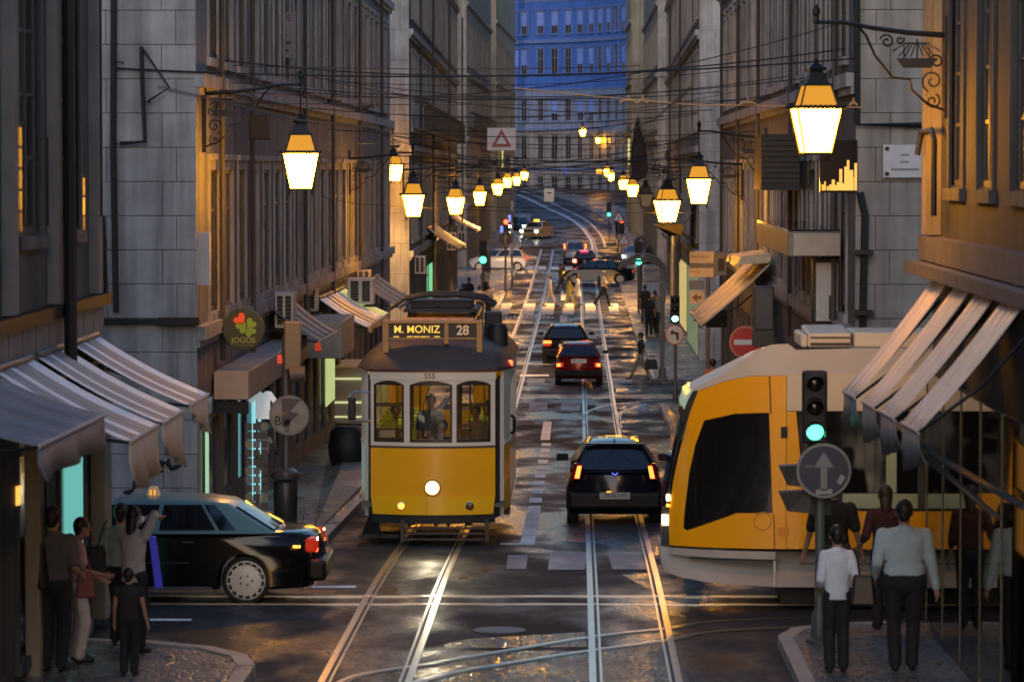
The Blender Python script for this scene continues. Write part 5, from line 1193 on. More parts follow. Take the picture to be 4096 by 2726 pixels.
for (y0, y1, lab, vf, zf) in ((33.0, 35.25, 'nearest striped awning on the left with a long hanging valance', lambda f: .42 + .12 * sin(3.1 * f), 4.58),
      (35.6, 37.5, 'middle one of the three striped awnings on the left', lambda f: .30 + .35 * f, 4.57), (38.1, 40.1, 'farthest striped awning on the left, its front corner lit yellow', lambda f: .10 + .42 * f, 4.58)):
    awning_cloth('striped_awning', lab, [(xt, y0 * KN, zn(5.24)), (xt, y1 * KN, zn(5.24))], [(-4.13 * KN, y0 * KN, zn(zf)), (-4.13 * KN, y1 * KN, zn(zf))], [CL1, CL2, CL1, CL2, CL2, CL1], 3, vf, CLW, 'striped awnings over the left shop')
awning_cloth('grey_awning', 'plain dark grey awning at the left edge, nearest of all', [(xt, 31.2, zn(5.26)), (xt, 35.6, zn(5.26))], [(-4.70, 31.2, zn(4.88)), (-4.70, 35.6, zn(4.86))], [CLG], 1, .30, CLG, depthf=.01)
CR1 = mat('awning_rose_white', (.88, .74, .60), .5, 0, .08, 3); CR2 = mat('awning_rose_stripe', (.26, .19, .18), .55, 0, .1, 3)
yy = [(32.5, 34.2), (34.95, 36.6), (37.3, 38.95), (39.9, 41.7)]
labs = ['nearest strip of the steep awning on the right', 'second strip of the steep awning on the right, plain greyish', 'third strip of the steep awning on the right, glowing orange near the wall', 'farthest strip of the steep awning on the right with a red stripe']
for (y0, y1), lab in zip(yy, labs):
    awning_cloth('steep_awning', lab, [(4.18, y0, 6.08 - .018 * (y0 - 33)), (4.18, y1, 6.08 - .018 * (y1 - 33))], [(3.08, y0, 4.72 - .022 * (y0 - 32.6)), (3.08, y1, 4.72 - .022 * (y1 - 32.6))], [CR1, CR1, CR2, CR1], 1, lambda f: .30 + .15 * f, mat('awning_valance_grey', (.22, .24, .25), .6), 'strips of the steep awning on the right')
    for zz in (0,):
        pass
# pantograph-like support of the right awning
b = MB(); b.tube([(4.1, 33.0, 4.0), (3.7, 36.5, 4.15), (3.35, 39.8, 4.4)], .035, 6); b.tube([(4.1, 35.0, 3.7), (3.5, 38.0, 4.2)], .03, 6); tag(b.build('awning_support', GREYM, smooth=True), 'dark metal arm below the steep awning on the right', 'awning arm')
awning_cloth('shop_awning', 'small dark grey awning behind the yellowish signal on the left', [(-6.0, 70.5, 4.35), (-6.0, 76, 4.30)], [(-5.1, 70.5, 3.70), (-5.1, 76, 3.65)], [mat('awning_slate', (.14, .15, .17), .6)], 1, .0, depthf=.01)
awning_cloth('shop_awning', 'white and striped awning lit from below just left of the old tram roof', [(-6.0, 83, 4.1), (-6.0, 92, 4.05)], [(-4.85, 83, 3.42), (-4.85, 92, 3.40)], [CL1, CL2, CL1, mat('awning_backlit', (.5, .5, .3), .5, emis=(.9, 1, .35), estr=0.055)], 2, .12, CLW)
awning_cloth('shop_awning', 'grey awning beyond the striped one, left of the tram pantograph', [(-6.0, 100, 3.9), (-6.0, 108, 3.9)], [(-5.0, 100, 3.25), (-5.0, 108, 3.25)], [CLG], 1, .1, depthf=.01)
awning_cloth('shop_awning', 'pale grey awning over the second block left pavement', [(-6.3, 150, 4.6), (-6.3, 160, 4.6)], [(-5.0, 150, 3.75), (-5.0, 160, 3.75)], [CLG], 1, .12, depthf=.01)
awning_cloth('shop_awning', 'beige awning further along the second block, left', [(-6.6, 186, 4.6), (-6.6, 196, 4.6)], [(-5.3, 186, 3.9), (-5.3, 196, 3.9)], [CLW], 1, .12, depthf=.01)
awning_cloth('orange_awning', 'long steep awning lit bright orange by the lantern on the right', [(4.3, 80, 5.0), (4.3, 88.0, 5.0)], [(2.75, 80, 3.60), (2.75, 88.0, 3.60)], [mat('awning_cream_orange', (.66, .52, .34), .6, 0, .06, 3)], 1, .10, CLW, depthf=.01)
awning_cloth('dark_awning', 'dark folded awning between the arched pole and the direction signs', [(4.35, 133, 5.9), (4.35, 143, 5.9)], [(3.3, 133, 4.6), (3.3, 143, 4.6)], [mat('awning_slate', (.14, .15, .17), .6)], 1, .15, depthf=.01)
# crumpled plastic lying on the orange awning's head
b = MB(); random.seed(5)
for i in range(5): y = 80.3 + i * 1.0; b.hexa([(3.55, y, 4.95), (4.3, y, 5.0), (4.3, y + .9, 5.02), (3.5, y + .9, 4.9), (3.6 + random.uniform(-.1, .1), y, 5.12), (4.3, y, 5.2), (4.3, y + .9, 5.18), (3.55, y + .9, 5.02 + random.uniform(0, .08))])
tag(b.build('crumpled_sheet', mat('plastic_sheet', (.6, .5, .35), .25, 0, .2, 6, .4, 10)), 'crumpled pale sheeting lying on the head of the orange lit awning', 'plastic sheet')
# glazed canopies and shop boxes
def boxthing(name, label, cat, x0, x1, y0, y1, z0, z1, m, parts=()):
    t = thing(name, label, cat, ((x0 + x1) / 2, (y0 + y1) / 2, z0)); b = MB(); b.box(x0, x1, y0, y1, z0, z1); b.build('casing', m, t, bevel=.02)
    for pn, pm, q in parts: b = MB(); b.box(*q); b.build(pn, pm, t)
    return t
boxthing('entrance_canopy', 'square grey entrance canopy below the round clover sign', 'canopy', -6.08, X(248, 60), 60, 73, Z(400, 60), Z(371, 60), mat('canopy_grey', (.26, .25, .25), .6), [('front_panel', mat('canopy_beige', (.36, .31, .26), .6), (-6.08, X(247, 60), 59.96, 59.995, Z(399, 60), Z(372, 60))), ('lintel', IRON, (-6.08, -5.52, 60.1, 60.2, 3.0, 3.2))])
boxthing('shop_box_sign', 'square grey shop box beyond the small dark awning, left pavement', 'shop sign', -6.08, -5.15, 78.5, 82.8, 2.95, 3.75, mat('shop_box_grey', (.30, .28, .25), .5), [('red_display', mat('red_numerals', (.2, .02, .01), .4, emis=(1, .1, .03), estr=0.07), (-5.75, -5.62, 78.46, 78.499, 3.12, 3.30))])
boxthing('glazed_canopy', 'long glazed canopy on the right corner building with a beige front', 'canopy', X(787, 60), 4.36, 60, 70.5, Z(256, 60), Z(231, 60), mat('canopy_beige_dark', (.20, .17, .13), .5), [('glazing', mat('canopy_glass', (.02, .025, .035), .08, spec=.9), (X(788, 60), 4.36, 60.05, 70.4, Z(230.9, 60), Z(229, 60))), ('fascia', CLW, (X(787, 60) + .1, 4.36, 59.95, 59.995, Z(255, 60), Z(233, 60)))])
# enclosed black balcony
bt = thing('enclosed_balcony', 'black enclosed balcony with louvred end above the glazed canopy', 'balcony', (4.0, 70, 6.7))
b = MB(); b.box(X(810, 68), 4.36, 68, 74, Z(188, 68), Z(134, 68)); b.build('casing', mat('balcony_black', (.012, .012, .013), .6), bt)
for i in range(9): b = MB(); z = Z(183, 68) + i * .105; b.box(3.52 if False else X(760, 71.5), X(810, 68), 71.0, 71.03, z, z + .05); b.build('louvre', IRON, bt)
b = MB(); b.box(X(760, 71.5), X(810, 68), 71.04, 74, Z(190, 71), Z(134, 71)); b.build('screen', mat('balcony_black', (.012, .012, .013), .6), bt)
boxthing('wall_heater_unit', 'upright pale metal unit in a dark frame under the glazed canopy', 'air conditioner', X(816, 60.4), X(838, 60.4), 60.4, 61.0, Z(321, 60.4), Z(262, 60.4), ACW, [('frame', IRON, (X(813, 60.5), X(840, 60.5), 60.55, 61.1, Z(323, 60.5), Z(259, 60.5))), ('duct', IRON, (X(829, 60.3), X(833, 60.3), 60.3, 60.39, Z(318, 60.3), Z(295, 60.3)))])
# lit window behind the biggest lantern
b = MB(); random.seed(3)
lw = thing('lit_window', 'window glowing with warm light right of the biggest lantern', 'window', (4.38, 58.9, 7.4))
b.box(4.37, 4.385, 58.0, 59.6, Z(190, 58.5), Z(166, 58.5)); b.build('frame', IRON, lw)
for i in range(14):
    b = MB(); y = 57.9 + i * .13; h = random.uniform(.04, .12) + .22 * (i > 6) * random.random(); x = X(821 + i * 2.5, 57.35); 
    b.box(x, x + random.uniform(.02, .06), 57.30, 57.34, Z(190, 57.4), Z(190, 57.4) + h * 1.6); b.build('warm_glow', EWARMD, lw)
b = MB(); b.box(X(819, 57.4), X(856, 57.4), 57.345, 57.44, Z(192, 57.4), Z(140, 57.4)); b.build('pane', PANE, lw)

# ------------------------------------------------------------------ air conditioners
ACM = {}
def ac(x, y, z, w_=.38, l=.85, h=.65, label='', legs=True):
    t = thing('air_conditioner', label, 'air conditioner', (x, y, z), group='air conditioners on the facades')
    b = MB(); b.box(-w_ / 2, w_ / 2, 0, l, 0, h); b.build('casing', ACW, t, rel=None, bevel=.015)
    for sx in (-.22, .22):
        gq = MB(); gq.box(sx * w_ - w_ * .15, sx * w_ + w_ * .15, -.006, -.001, h * .1, h * .9); q = gq.build('vent', BLACK, t, rel=None)
        sb = MB()
        for k in range(7): sb.box(sx * w_ - w_ * .15, sx * w_ + w_ * .15, -.012, -.007, h * (.12 + k * .11), h * (.12 + k * .11) + .018)
        sb.build('slat', GREYM, q, rel=None, kind='stuff')
    b = MB(); b.box(-w_ / 2 - .1, w_ / 2 + .1, .08, .12, -.07, -.03); b.box(-w_ / 2 - .1, w_ / 2 + .1, l - .12, l - .08, -.07, -.03); b.build('wall_shelf', IRON, t, rel=None)
    return t
for (u0, u1, v0, v1, d, lab, l) in ((274, 293, 292, 328, 70.8, 'air conditioner with two tall grilles right of the round clover sign', .8), (301, 316, 285, 311, 82, 'grey air conditioner second from the clover sign', .8),
      (347, 373, 278, 304, 90, 'big square air conditioner above the lit striped awning', .9), (357, 370, 270, 277.5, 97, 'small cream air conditioner perched above the big square one', .6),
      (414.5, 425, 255.5, 273.5, 133, 'cream air conditioner on the orange lit end wall, left of the tram pantograph', .8), (447, 456, 232, 250, 165, 'cream air conditioner lit orange high on the second left block', .8), (458, 465, 231, 248, 172, 'shaded air conditioner beside the lit cream one on the second left block', .8)):
    ac(X((u0 + u1) / 2, d), d, Z(v1, d), (u1 - u0) * d / FPX, l, (v1 - v0) * d / FPX, lab)
boxthing('meter_box', 'dark grey box on the wall under the left end of the glazed canopy', 'box', X(754, 64), X(774, 64), 64, 64.6, Z(330, 64), Z(286, 64), mat('box_dark_grey', (.045, .045, .05), .6), [('door', mat('box_door_grey', (.06, .06, .065), .5), (X(756, 64), X(772, 64), 63.985, 63.998, Z(328, 64), Z(288, 64)))])

# ------------------------------------------------------------------ round clover sign
cs = thing('round_shop_sign', 'round dark sign with red and green clover leaves and the word JOGOS', 'sign', (X(243, 60.2), 60.2, Z(329, 60.2)))
b = MB(); b.lathe([(.34, -.06), (.35, -.05), (.35, .05), (.34, .06)], (0, 0, 0), 40, 'y'); b.build('disc', mat('sign_olive_black', (.035, .040, .018), .4), cs, rel=None, smooth=True)
def heart(cx, cz, r, rot):
    P = []
    for i in range(28):
        t_ = 2 * pi * i / 28; x = 16 * sin(t_) ** 3 / 17; z = (13 * cos(t_) - 5 * cos(2 * t_) - 2 * cos(3 * t_) - cos(4 * t_)) / 17
        P.append((cx + r * (x * cos(rot) - z * sin(rot)), cz + r * (x * sin(rot) + z * cos(rot))))
    return P
for (cx, cz, r, rot, m_) in ((-.055, .17, .115, .75, mat('clover_red', (.75, .09, .03), .4, emis=(1, .12, .03), estr=0.0176)), (.125, .10, .10, -.75, mat('clover_green', (.20, .30, .03), .4, emis=(.4, .6, .02), estr=0.0066)), (-.03, .04, .11, 2.3, MATS['clover_green']), (.115, -.035, .10, 3.7, MATS['clover_green'])):
    b = MB(); b.prism(heart(cx, cz, r, rot), lambda a, c, t_: (a, t_, c), -.068, -.0605); b.build('clover_leaf', m_, cs, rel=None)
text('lettering', 'JOGOS', .125, mat('clover_letters', (.30, .36, .06), .5, emis=(.4, .5, .05), estr=0.011), cs, (.0, -.063, -.185), ext=.002, sx=1.05)
b = MB()
for k in range(9): b.box(-.16 + k * .037, -.135 + k * .037, -.066, -.0605, -.275, -.255)
b.build('small_print', mat('small_print', (.12, .13, .05), .6), cs, rel=None)
b = MB(); b.box(-.6, -.34, -.02, .02, -.02, .02); b.build('arm', IRON, cs, rel=None)

# ------------------------------------------------------------------ signals and signs
def signal(name, label, x, y, z, lit=2, col=EGREEN, s_=1.0, back=False, pole=True, body=None, side=0, lens_m=None):
    """three-lamp signal head: z is the housing's foot"""
    t = thing(name, label, 'traffic light', (x, y, z)); w_, h = .14 * s_, .82 * s_; body = body or BLACK
    b = MB(); b.box(-w_, w_, -.06, .12, 0, h); b.build('housing', body, t, rel=None, bevel=.03)
    if not back:
        for i in range(3):
            zc = h * (.83 - .33 * i); lb = MB(); lb.lathe([(.095 * s_, -.062), (.06 * s_, -.085), (.005, -.09)], (0, 0, zc), 18, 'y'); lb.build('lens', (col if i == lit else mat('lens_dark', (.012, .010, .008), .15)), t, rel=None, smooth=True)
            vb = MB(); P = [(.115 * s_ * cos(a), zc + .115 * s_ * sin(a)) for a in [radians(200 - 11 * k) for k in range(21)]]
            vs_ = [(x_, -.061, z_) for x_, z_ in P] + [(x_, -.22 * s_, z_ - .02) for x_, z_ in P]; n = len(P); vb.add(vs_, [(k, k + 1, n + k + 1, n + k) for k in range(n - 1)]); o = vb.build('visor', body, t, rel=None); so_ = o.modifiers.new('thick', 'SOLIDIFY'); so_.thickness = .008
    return t
def pole(name, label, x, y, z1, r=.045, foot=.09, m=GREYM, cat='pole'):
    z0 = gz(y) + .11; t = thing(name, label, cat, (x, y, z0)); b = MB(); b.lathe([(foot * 1.5, 0), (foot * 1.5, .06), (foot, .09), (foot * .9, .35), (r, .42), (r, z1 - z0)], (0, 0, 0), 14); b.build('shaft', m, t, rel=None, smooth=True); return t
def round_sign(name, label, x, y, z, r, face, ring, parts=(), tilt=0.):
    t = thing(name, label, 'road sign', (x, y, z), tilt); b = MB(); b.lathe([(r, -.01), (r, .012)], (0, 0, 0), 36, 'y'); b.build('plate', ring, t, rel=None)
    b = MB(); b.lathe([(r * .90, -.0145), (r * .90, -.0105)], (0, 0, 0), 36, 'y'); b.build('face', face, t, rel=None)
    for pn, pm, poly in parts: b = MB(); b.prism(poly, lambda a, c, t_: (a * r, t_, c * r), -.019, -.0150); b.build(pn, pm, t, rel=None)
    return t
ARROW = [(-.12, -.72), (.12, -.72), (.12, .12), (.36, .12), (0, .68), (-.36, .12), (-.12, .12)]
d = 41.4; sxp = X(820.5, d)
GP_ = pole('signal_pole', 'thick grey signal post on the near right corner among the waiting people', sxp, d, Z(440, d), .055, .10, mat('post_grey_green', (.10, .11, .10), .5, .2))
signal('traffic_light', 'traffic light showing green on the near right post above the round arrow sign', X(814, d), d - .16, Z(442, d), 2, EGREEN, 1.02)
sh_ = thing('pedestrian_signal', 'side facing pedestrian signal hoods behind the round arrow sign', 'traffic light', (X(797, d), d + .1, Z(485, d)))
for z_ in (0, -.30):
    b = MB(); b.hexa([(-.10, -.10, z_), (.16, -.12, z_ - .02), (.16, .12, z_ - .02), (-.10, .1, z_), (-.20, -.12, z_ + .22), (.16, -.12, z_ + .24), (.16, .12, z_ + .24), (-.20, .12, z_ + .22)]); b.build('hood', mat('hood_dark', (.03, .03, .03), .5), sh_, rel=None)
b = MB(); b.box(.161, .40, -.1, .12, -.34, .26); b.build('housing', BLACK, sh_, rel=None)
round_sign('road_sign', 'round dark blue sign with a grey upward arrow and stickers on the near right post', X(823, d), d - .22, Z(468.5, d), .315, SBLUE, SGREY,
    [('arrow', SGREY, ARROW), ('sticker', mat('sticker', (.34, .35, .33), .6), [(-.30, -.86), (.30, -.84), (.32, -.66), (-.28, -.68)]), ('sticker', mat('sticker', (.34, .35, .33)), [(.46, -.42), (.62, -.52), (.78, -.22), (.62, -.12)]), ('sticker', mat('sticker_dark', (.12, .13, .13), .6), [(-.7, .1), (-.4, .1), (-.4, .2), (-.7, .2)])])
# left: backs of signals, round board, bin
d = 60; POLE2 = pole('signal_pole', 'signal post behind the litter bin on the left pavement', X(285, d), d, Z(335, d), .06, .09)
signal('traffic_light', 'yellowish back of a traffic light on the left post above the round board', X(292.5, d), d - .05, Z(370, d), 2, EGREEN, 1.0, back=True, body=mat('housing_ochre', (.22, .17, .10), .5))
b = MB(); b.tube([(X(290, d), d - .1, Z(374, d)), (X(305, d), d - .1, Z(373, d))], [.14, .13], 14); tag(b.build('signal_visor', mat('visor_brown', (.12, .09, .07), .5), smooth=True), 'round signal visor turned sideways below the yellowish signal', 'signal visor')
b = MB(); b.box(X(276.5, d), X(282.6, d), d, d + .15, Z(363.5, d), Z(355, d)); tag(b.build('red_light', mat('red_glow', (.3, .02, .01), .4, emis=(1, .1, .03), estr=0.09)), 'small red light left of the yellowish signal', 'signal light')
round_sign('round_board', 'round faded board with scribbled lettering and a dark wedge on the left post', X(289, d), d - .14, Z(414.7, d), .335, mat('board_faded', (.26, .25, .22), .5, 0, .15, 5), mat('board_rim', (.20, .20, .19), .5),
    [('wedge', mat('wedge_dark', (.10, .08, .09), .6), [(-.35, .86), (.60, .80), (.05, .18), (.35, .12), (.5, .1), (-.2, -.6), (-.35, -.55)]), ('band', mat('band_grey', (.14, .14, .14), .6), [(-.22, -.85), (.02, -.88), (.02, -.2), (-.22, -.25)])])
text('scribble', 'Bni', .22, BLACK, bpy.data.objects['round_board'], (-.11, -.02, -.10), ext=.001)
text('small_lettering', 'DOCERIA', .055, mat('letter_ochre', (.40, .24, .06), .5), bpy.data.objects['round_board'], (-.13, -.02, .03), ext=.001)
bn = thing('litter_bin', 'dark cylindrical litter bin with a domed lid on the left pavement', 'litter bin', (X(284.5, 59), 59, gz(59) + .13))
b = MB(); b.lathe([(.17, 0), (.19, .03), (.20, .70), (.185, .72)], (0, 0, 0), 20); b.build('drum', mat('bin_dark', (.02, .024, .024), .4), bn, rel=None, smooth=True)
b = MB(); b.lathe([(.185, .74), (.225, .76), (.235, .80), (.225, .86), (.15, .92), (.02, .93)], (0, 0, 0), 20); b.build('lid', mat('bin_lid', (.05, .055, .055), .35), bn, rel=None, smooth=True)
b = MB()
for a in (0, 2.1, 4.2): b.tube([(.18 * cos(a), .18 * sin(a), .70), (.18 * cos(a), .18 * sin(a), .77)], .012, 5)
b.build('stay', IRON, bn, rel=None)
# right mid: no left turn, green signal, tall arched pole
d = 107.5; pole('sign_pole', 'thin post of the round turn sign on the right kerb corner', X(675.5, d), d, Z(316, d), .05, .08)
LT = [(-.42, .40), (-.42, -.02), (-.22, .08), (.12, .02), (.18, -.55), (.42, -.50), (.40, .22), (-.12, .30), (-.10, .48)]
round_sign('road_sign', 'round red rimmed sign with a left turn arrow below the green light on the right', X(674.6, d), d - .12, Z(334, d), .30, WHITE, mat('ring_orange_red', (.55, .12, .04), .4), [('arrow', mat('arrow_brown', (.12, .06, .03), .5), LT)], .25)
signal('traffic_light', 'traffic light with a bright green lamp above the turn sign on the right', X(675, d), d - .05, Z(322.5, d), 2, mat('signal_green_hot', (.1, 1, .6), .4, emis=(.2, 1, .75), estr=1.98), 1.0)
d = 119.5; ap = pole('arched_street_pole', 'tall pole with an arched top over the right pavement', X(662.5, d), d, Z(268, d), .075, .13, mat('pole_brown', (.13, .11, .09), .5, .2))
b = MB(); 
for off in (0, .10, .20): b.tube([(.0 + off * .3, 0, 3.3), (.02 + off * .3, 0, 3.55 + off), (-.12, 0, 3.78 + off), (-.45, 0, 3.92 + off), (-.85, 0, 3.92 + off), (-1.25, 0, 3.78 + off * .6), (-1.45, 0, 3.62 + off * .4)], .045, 8)
b.build('arch', mat('pole_brown', (.13, .11, .09)), ap, rel=None, smooth=True)
b = MB(); b.box(-.10, .10, -.12, -.077, 2.55, 3.3); b.build('panel', GREYM, ap, rel=None)
# no entry sign and dark cabinet
d = 74; ne = round_sign('no_entry_sign', 'red no entry sign half hidden by a dark box above the modern tram', X(745.5, d), d, Z(341.5, d), .335, RED, mat('rim_pale_red', (.6, .2, .15), .5), [('bar', WHITE, [(-.70, -.16), (.70, -.16), (.70, .16), (-.70, .16)])])
pole('sign_pole', 'post of the no entry sign', X(745.5, d), d + .06, Z(338, d), .04, .07)
d = 72; b = MB(); b.box(X(753, d), X(775, d), d, d + .4, Z(346, d), Z(330, d)); tag(b.build('dark_box', mat('box_green_grey', (.09, .085, .065), .6), bevel=.02), 'dark box in front of the no entry sign', 'box')
# direction signs
d = 100; ds = thing('direction_sign', 'stacked direction boards with brown lettering and a dark side box', 'sign', (X(701, d), d, Z(275, d)))
def px_part(t, name, m, u0, u1, v0, v1, d, th=.04, off=0.):
    q = MB(); q.box(X(u0, d), X(u1, d), d + off, d + off + th, Z(v1, d), Z(v0, d)); return q.build(name, m, t)
SB = mat('board_cream', (.42, .36, .28), .5, 0, .08, 3); BL = mat('letter_brown', (.16, .07, .05), .6)
p1 = px_part(ds, 'board', SB, 689.5, 713.5, 251, 262.5, d); p2 = px_part(ds, 'board', mat('board_slate', (.10, .10, .11), .5), 689.5, 713.5, 263, 267, d); p3 = px_part(ds, 'board', SB, 689.5, 713.5, 267.5, 276.5, d)
p4 = px_part(ds, 'board', mat('board_blue_grey', (.10, .12, .22), .5), 689, 704, 280, 289, d); p5 = px_part(ds, 'board', SB, 689.5, 704, 290.5, 303, d)
rr = ABS[ds.name]
text('lettering', 'Restauradores', .095, BL, p1, (X(700, d) - rr[0], -.003, Z(256, d) - rr[2]), ext=.002, sx=.92); text('lettering', 'Rossio', .095, BL, p3, (X(695.5, d) - rr[0], -.003, Z(271, d) - rr[2]), ext=.002)
b = MB(); x = X(692, d); z = Z(297, d); b.prism([(0, 0), (.14, .12), (.14, .04), (.26, .04), (.26, -.04), (.14, -.04), (.14, -.12)], lambda a, c, t_: (x + a, t_, z + c), d - .012, d - .002); b.build('arrow', BL, ds)
px_part(ds, 'lamp_box', GREYM, 714, 726.5, 252, 275, d, .5); px_part(ds, 'speaker', BLACK, 718, 724, 258, 270, d, .02, -.022)
pole('sign_pole', 'post carrying the stacked direction boards', X(708, d), d + .08, Z(262, d), .05, .09)
b = MB(); d = 88; b.box(X(706, d), X(727, d), d, d + .35, Z(327, d), Z(309, d)); tag(b.build('hanging_box', mat('box_khaki', (.20, .19, .15), .6), bevel=.02), 'square khaki box hanging under the orange lit awning', 'box')
# warning signs hanging over the street
def tri(r, k=1.): return [(0, r * k), (r * .88 * k, -r * .56 * k), (-r * .88 * k, -r * .56 * k)]
d = 112; sq = thing('hanging_triangle_sign', 'white square board with a red triangle hanging over the left side of the street', 'road sign', (X(501.5, d), d, Z(139, d)))
b = MB(); b.box(-.44, .44, -.01, .01, -.35, .35); b.build('board', mat('board_pale_blue', (.42, .44, .50), .5), sq, rel=None)
b = MB(); b.prism([(a, c + -.04) for a, c in tri(.36)], lambda a, c, t_: (a, t_, c), -.018, -.0105); b.build('triangle', mat('sign_dull_red', (.20, .03, .04), .5), sq, rel=None)
b = MB(); b.prism([(a, c - .04) for a, c in tri(.36, .52)], lambda a, c, t_: (a, t_, c), -.024, -.0185); b.build('inner_triangle', mat('board_pale_blue', (.42, .44, .50)), sq, rel=None)
b = MB(); b.tube([(-.3, 0, .35), (-.3, 0, .62)], .01, 5); b.tube([(.3, 0, .35), (.3, 0, .62)], .01, 5); b.build('hanger', IRON, sq, rel=None)
d = 150; sq2 = thing('hanging_board', 'small white board with a black symbol hanging over the middle of the street', 'sign', (X(549, d), d, Z(194.7, d)))
b = MB(); b.box(-.21, .21, -.01, .01, -.27, .27); b.build('board', WHITE, sq2, rel=None); b = MB(); b.prism([(-.14, .09), (-.05, .12), (.06, .12), (.14, .09), (.06, .07), (-.05, .07)], lambda a, c, t_: (a, t_, c), -.015, -.0105); b.build('symbol', BLACK, sq2, rel=None)
b = MB(); b.tube([(0, 0, .27), (0, 0, .62)], .008, 5); b.build('hanger', IRON, sq2, rel=None)
d = 300; b = MB(); b.box(X(563.5, d), X(568.5, d), d, d + .05, Z(174, d), Z(170.3, d)); bs_ = thing('blue_square_sign', 'tiny blue square sign on the wires before the curved building', 'sign', (X(566, d), d, Z(172, d))); b.build('board', mat('blue_sign_lit', (.05, .12, .5), .5, emis=(.1, .25, 1), estr=0.0264), bs_); text('lettering', 'S', .22, WHITE, bs_, (0, -.02, 0), ext=.005)
b = MB(); b.box(X(596, d), X(602, d), d, d + .05, Z(173.5, d), Z(169, d)); tag(b.build('orange_sign', mat('orange_sign', (.4, .2, .02), .5, emis=(1, .45, .05), estr=0.29)), 'tiny orange sign left of the last pair of lanterns on the right', 'sign')
# left: black square panel above lantern level, hoarding boards
d = 64.9; b = MB(); b.hexa([(X(249, d), d, Z(139, d)), (X(269, d), d, Z(139.5, d)), (X(269, d), d + .3, Z(139.5, d)), (X(249, d), d + .3, Z(139, d)), (X(249, d), d, Z(116, d)), (X(267, d), d, Z(114.5, d)), (X(267, d), d + .3, Z(114.5, d)), (X(249, d), d + .3, Z(116, d))]); tag(b.build('black_panel_sign', BLACK, bevel=.02), 'black square panel projecting from the left facade beside the largest left lantern', 'sign')
vb = thing('sale_board', 'white sale board with dull lettering high on the left facade', 'sign', (X(277, 75.5), 75.5, Z(35, 75.5)))
b = MB(); b.box(-.40, .40, -.02, .02, -.48, .48); b.build('board', mat('board_dim_white', (.20, .20, .23), .6, 0, .1, 3), vb, rel=None)
text('lettering', 'VENDE', .20, mat('letter_dull_red', (.12, .05, .05), .6), vb, (0, -.022, .34), ext=.002); text('lettering', 'IMAC', .20, mat('letter_dark', (.05, .05, .07), .6), vb, (0, -.022, .04), ext=.002)
b = MB(); b.box(-.3, .3, -.024, -.0205, -.2, -.14); b.box(-.25, .25, -.024, -.0205, -.36, -.3); b.build('small_print', mat('letter_dark', (.05, .05, .07)), vb, rel=None)

# flag hanging by the right facade
fl = thing('dark_flag', 'dark flag hanging limp from a slanting pole over the right pavement', 'flag', (X(645, 150), 150, Z(120, 150)))
b = MB(); P = [(637, 117), (646, 145), (648, 170), (644, 178), (637, 181), (631.5, 178), (631, 150), (634, 128)]
vs_ = [(X(u, 150), 150 + .12 * sin(i * 1.7), Z(v, 150)) for i, (u, v) in enumerate(P)]; b.add(vs_ + [(p[0], p[1] + .06, p[2]) for p in vs_], [tuple(range(8)), tuple(range(15, 7, -1))] + [(i, (i + 1) % 8, 8 + (i + 1) % 8, 8 + i) for i in range(8)]); b.build('cloth', mat('flag_dark_red', (.022, .012, .014), .8), fl)
b = MB(); b.tube([(X(637, 150), 150.1, Z(115, 150)), (X(656, 150), 150.2, Z(165, 150))], .03, 6); b.build('staff', GREYM, fl)

# tall striped pole in the middle distance, right edge of the left houses
d = 210; tp = thing('banded_pole', 'tall pole in cream and brown bands beside the lanterns, left of the street end', 'pole', (X(512, d), d, gz(d)))
for k in range(15): b = MB(); b.lathe([(.075 if k % 2 else .06, 0), (.075 if k % 2 else .06, .62)], (0, 0, .05 + k * .62), 10); b.build('band', (mat('pole_cream', (.62, .55, .45), .5) if k % 2 else mat('pole_brown2', (.22, .15, .10), .5)), tp, rel=None)
# small far signals and signs
def mini_signal(label, u, v, d, m_, r=.14):
    t = thing('traffic_light', label, 'traffic light', (X(u, d), d, Z(v, d))); b = MB(); b.box(-.18, .18, 0, .25, -.15, .95); b.build('housing', BLACK, t, rel=None)
    b = MB(); b.lathe([(r, -.02), (r * .7, -.07), (.01, -.08)], (0, 0, .0 if m_ is EGREEN else .7), 14, 'y'); b.build('lens', m_, t, rel=None)
    b = MB(); b.tube([(0, .12, -.15), (0, .12, gz(d) - Z(v, d) + .1)], .05, 8); b.build('post', GREYM, t, rel=None); return t
mini_signal('traffic light showing green above the left pavement by the white hatchback', 483, 259.5, 178, EGREEN, .17)
mini_signal('traffic light showing red at the far left corner', 506, 232, 240, ERED, .16)
mini_signal('tiny green traffic light on the far right', 609, 214, 285, EGREEN, .14)
mini_signal('traffic light showing red at the far right corner beside the triangular signs', 621.5, 231, 225, ERED, .16)
mini_signal('traffic light with green arrow right of the black sedan', 638.5, 261, 175, EGREEN, .16)
for (u, v, d, r, lab) in ((505.5, 238.5, 200, .42, 'far round dark blue arrow sign in front of the white hatchback'), (641, 243, 178, .40, 'round blue arrow sign above the right traffic light with green arrow')):
    round_sign('road_sign', lab, X(u, d), d, Z(v, d), r * .95, SBLUE, mat('rim_grey', (.12, .12, .14), .5), [('arrow', SGREY, ARROW)])
    pole('sign_pole', 'post of the ' + lab.replace('far ', ''), X(u, d), d + .06, Z(v + 3, d), .06, .07)
